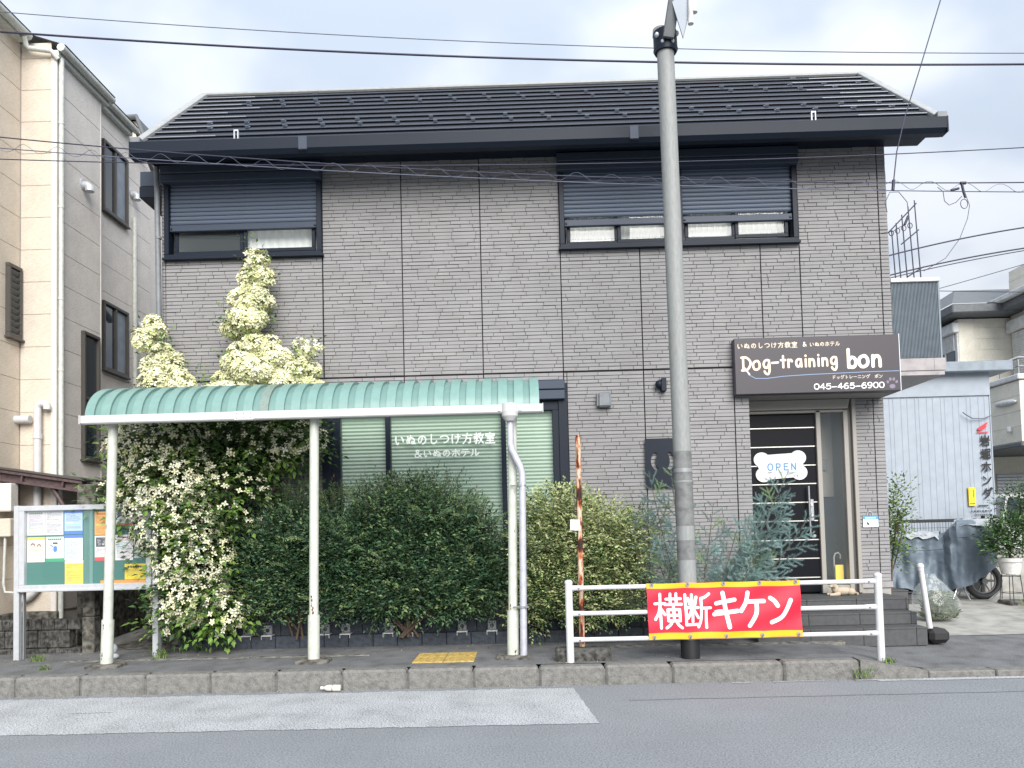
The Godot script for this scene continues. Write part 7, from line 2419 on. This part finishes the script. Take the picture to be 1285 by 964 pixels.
func make_small() -> void:
	# little square lights along the planter
	var first: Node3D = null
	var xs := [-3.38, -3.13, -2.43, -2.18, -1.66, -1.42, -0.77, -0.41]
	var lab := ["small square light on the planter edging, leftmost, below the dogwood", "small square light on the planter edging, second from the left", "small square light just right of the middle shelter post's foot", "small square light a hand's breadth further right of the middle shelter post", "small square light half hidden by leaves, left one of the middle pair", "small square light half hidden by leaves, right one of the middle pair", "small square light above the right side of the yellow tactile paving", "small square light nearest the right shelter post"]
	for i in 8:
		var o: Node3D
		if first == null:
			o = thing("garden_light", lab[i], "garden light", V(xs[i], 0.335, 0.40), "small lights along the planter")
			var b := MB.new()
			b.cbox(V(-0.052, 0.018, -0.045), V(0.052, 0.128, 0.02), 0.006)
			part2(o, "housing", b, M.pipe_grey)
			var l := MB.new()
			l.cyl(V(0.0, 0.07, 0.02), V(0.0, 0.07, 0.026), 0.024, 0.024, 12)
			for q in [[-0.03, 0.105], [0.03, 0.105], [-0.032, 0.04]]: l.cyl(V(q[0], q[1], 0.02), V(q[0], q[1], 0.024), 0.008, 0.008, 8)
			part2(o, "lens", l, M.black)
			var k := MB.new()
			k.cbox(V(-0.065, 0.003, -0.05), V(0.065, 0.016, 0.078), 0.003)
			for s in [-0.062, 0.056]: k.cbox(V(s, -0.035, 0.072), V(s + 0.006, 0.012, 0.078), 0.001)
			part2(o, "bracket", k, M.trim_white)
			first = o
		else:
			o = first.duplicate()
			o.name = numbered(self, "garden_light")
			add_child(o, true)
			o.position = V(xs[i], 0.335, 0.40)
			o.set_meta("label", lab[i])
	# plastic bottle lying against the kerb
	var B := thing("plastic_bottle", "pale plastic bottle lying in the gutter against the kerb", "bottle", V(-1.94, 0.035, 2.14))
	var bb := MB.new()
	bb.xf = Transform3D(Basis(Vector3.BACK, PI / 2 - 0.03), V(-1.835, 0.036, 2.135))
	bb.lathe(Vector3.ZERO, [[0.0, 0.0], [0.030, 0.003], [0.033, 0.012], [0.033, 0.075], [0.029, 0.082], [0.032, 0.092], [0.031, 0.13], [0.022, 0.155], [0.012, 0.168], [0.012, 0.178]], 18)
	part(B, "body", bb, mat(Color(0.62, 0.58, 0.50), 0.3))
	var bc := MB.new()
	bc.xf = bb.xf
	bc.cyl(V(0, 0.176, 0), V(0, 0.20, 0), 0.0165, 0.0165, 14)
	part(B, "cap", bc, M.white_clean)
	var bl := MB.new()
	bl.xf = bb.xf
	bl.cyl(V(0, 0.078, 0), V(0, 0.090, 0), 0.0325, 0.0325, 18, false)
	part(B, "label_band", bl, M.taupe)
	# crumpled litter by the left shelter post
	var c := MB.new()
	c.ball(V(-4.73, 0.30, 0.95), V(0.05, 0.06, 0.045), 9, 6)
	c.ball(V(-4.70, 0.22, 0.98), V(0.055, 0.035, 0.04), 9, 5)
	whole("crumpled_packet", c, M.cover_pale, "crumpled silver-blue packet on the ground beside the left shelter post", "litter")
	var st := RandomNumberGenerator.new()
	st.seed = 77
	var rub := []
	var rc := PackedColorArray()
	for i in 700: # grit and dead leaves along the back of the pavement and the gutter
		var back := i % 3 != 0
		var p := V(st.randf_range(-6.2, 3.2), 0.194, st.randf_range(0.5, 1.1)) if back else V(st.randf_range(-6.0, 6.0), 0.006, 2.10 + absf(st.randfn()) * 0.05)
		if i % 5 == 0: # dirt gathered round the feet of posts and poles
			var ft: Vector2 = [V2(-4.5, 1.52), V2(-2.27, 1.52), V2(-0.13, 1.54), V2(1.685, 1.76), V2(0.45, 1.85), V2(0.6, 1.72)][st.randi() % 6]
			var an := st.randf_range(0, TAU)
			p = V(ft.x + cos(an) * st.randf_range(0.1, 0.28), 0.194, ft.y + sin(an) * st.randf_range(0.08, 0.16))
		if i % 7 == 0: p = V(st.randf_range(-5.9, -4.4), 0.194, st.randf_range(0.5, 1.15))
		rub.append(Transform3D(Basis.from_euler(Vector3(st.randf_range(-0.5, 0.5) + PI / 2, st.randf_range(0, TAU), 0)).scaled(Vector3.ONE * st.randf_range(0.008, 0.03)), p))
		var k := st.randf_range(0.3, 1.0)
		rc.append(Color(0.38 * k, 0.33 * k, 0.24 * k))
	var gr := scatter(self, "leaf_litter", leaf_mesh(0.3), M.leaf, rub, rc)
	tag(gr, "dry leaf scraps and grit scattered along the pavement and gutter", "litter")

func part2(parent: Node, called: String, mb: MB, m: Material) -> MeshInstance3D: # a part given in the thing's own axes
	var o := part(parent, called, mb, m)
	o.position = Vector3.ZERO
	return o
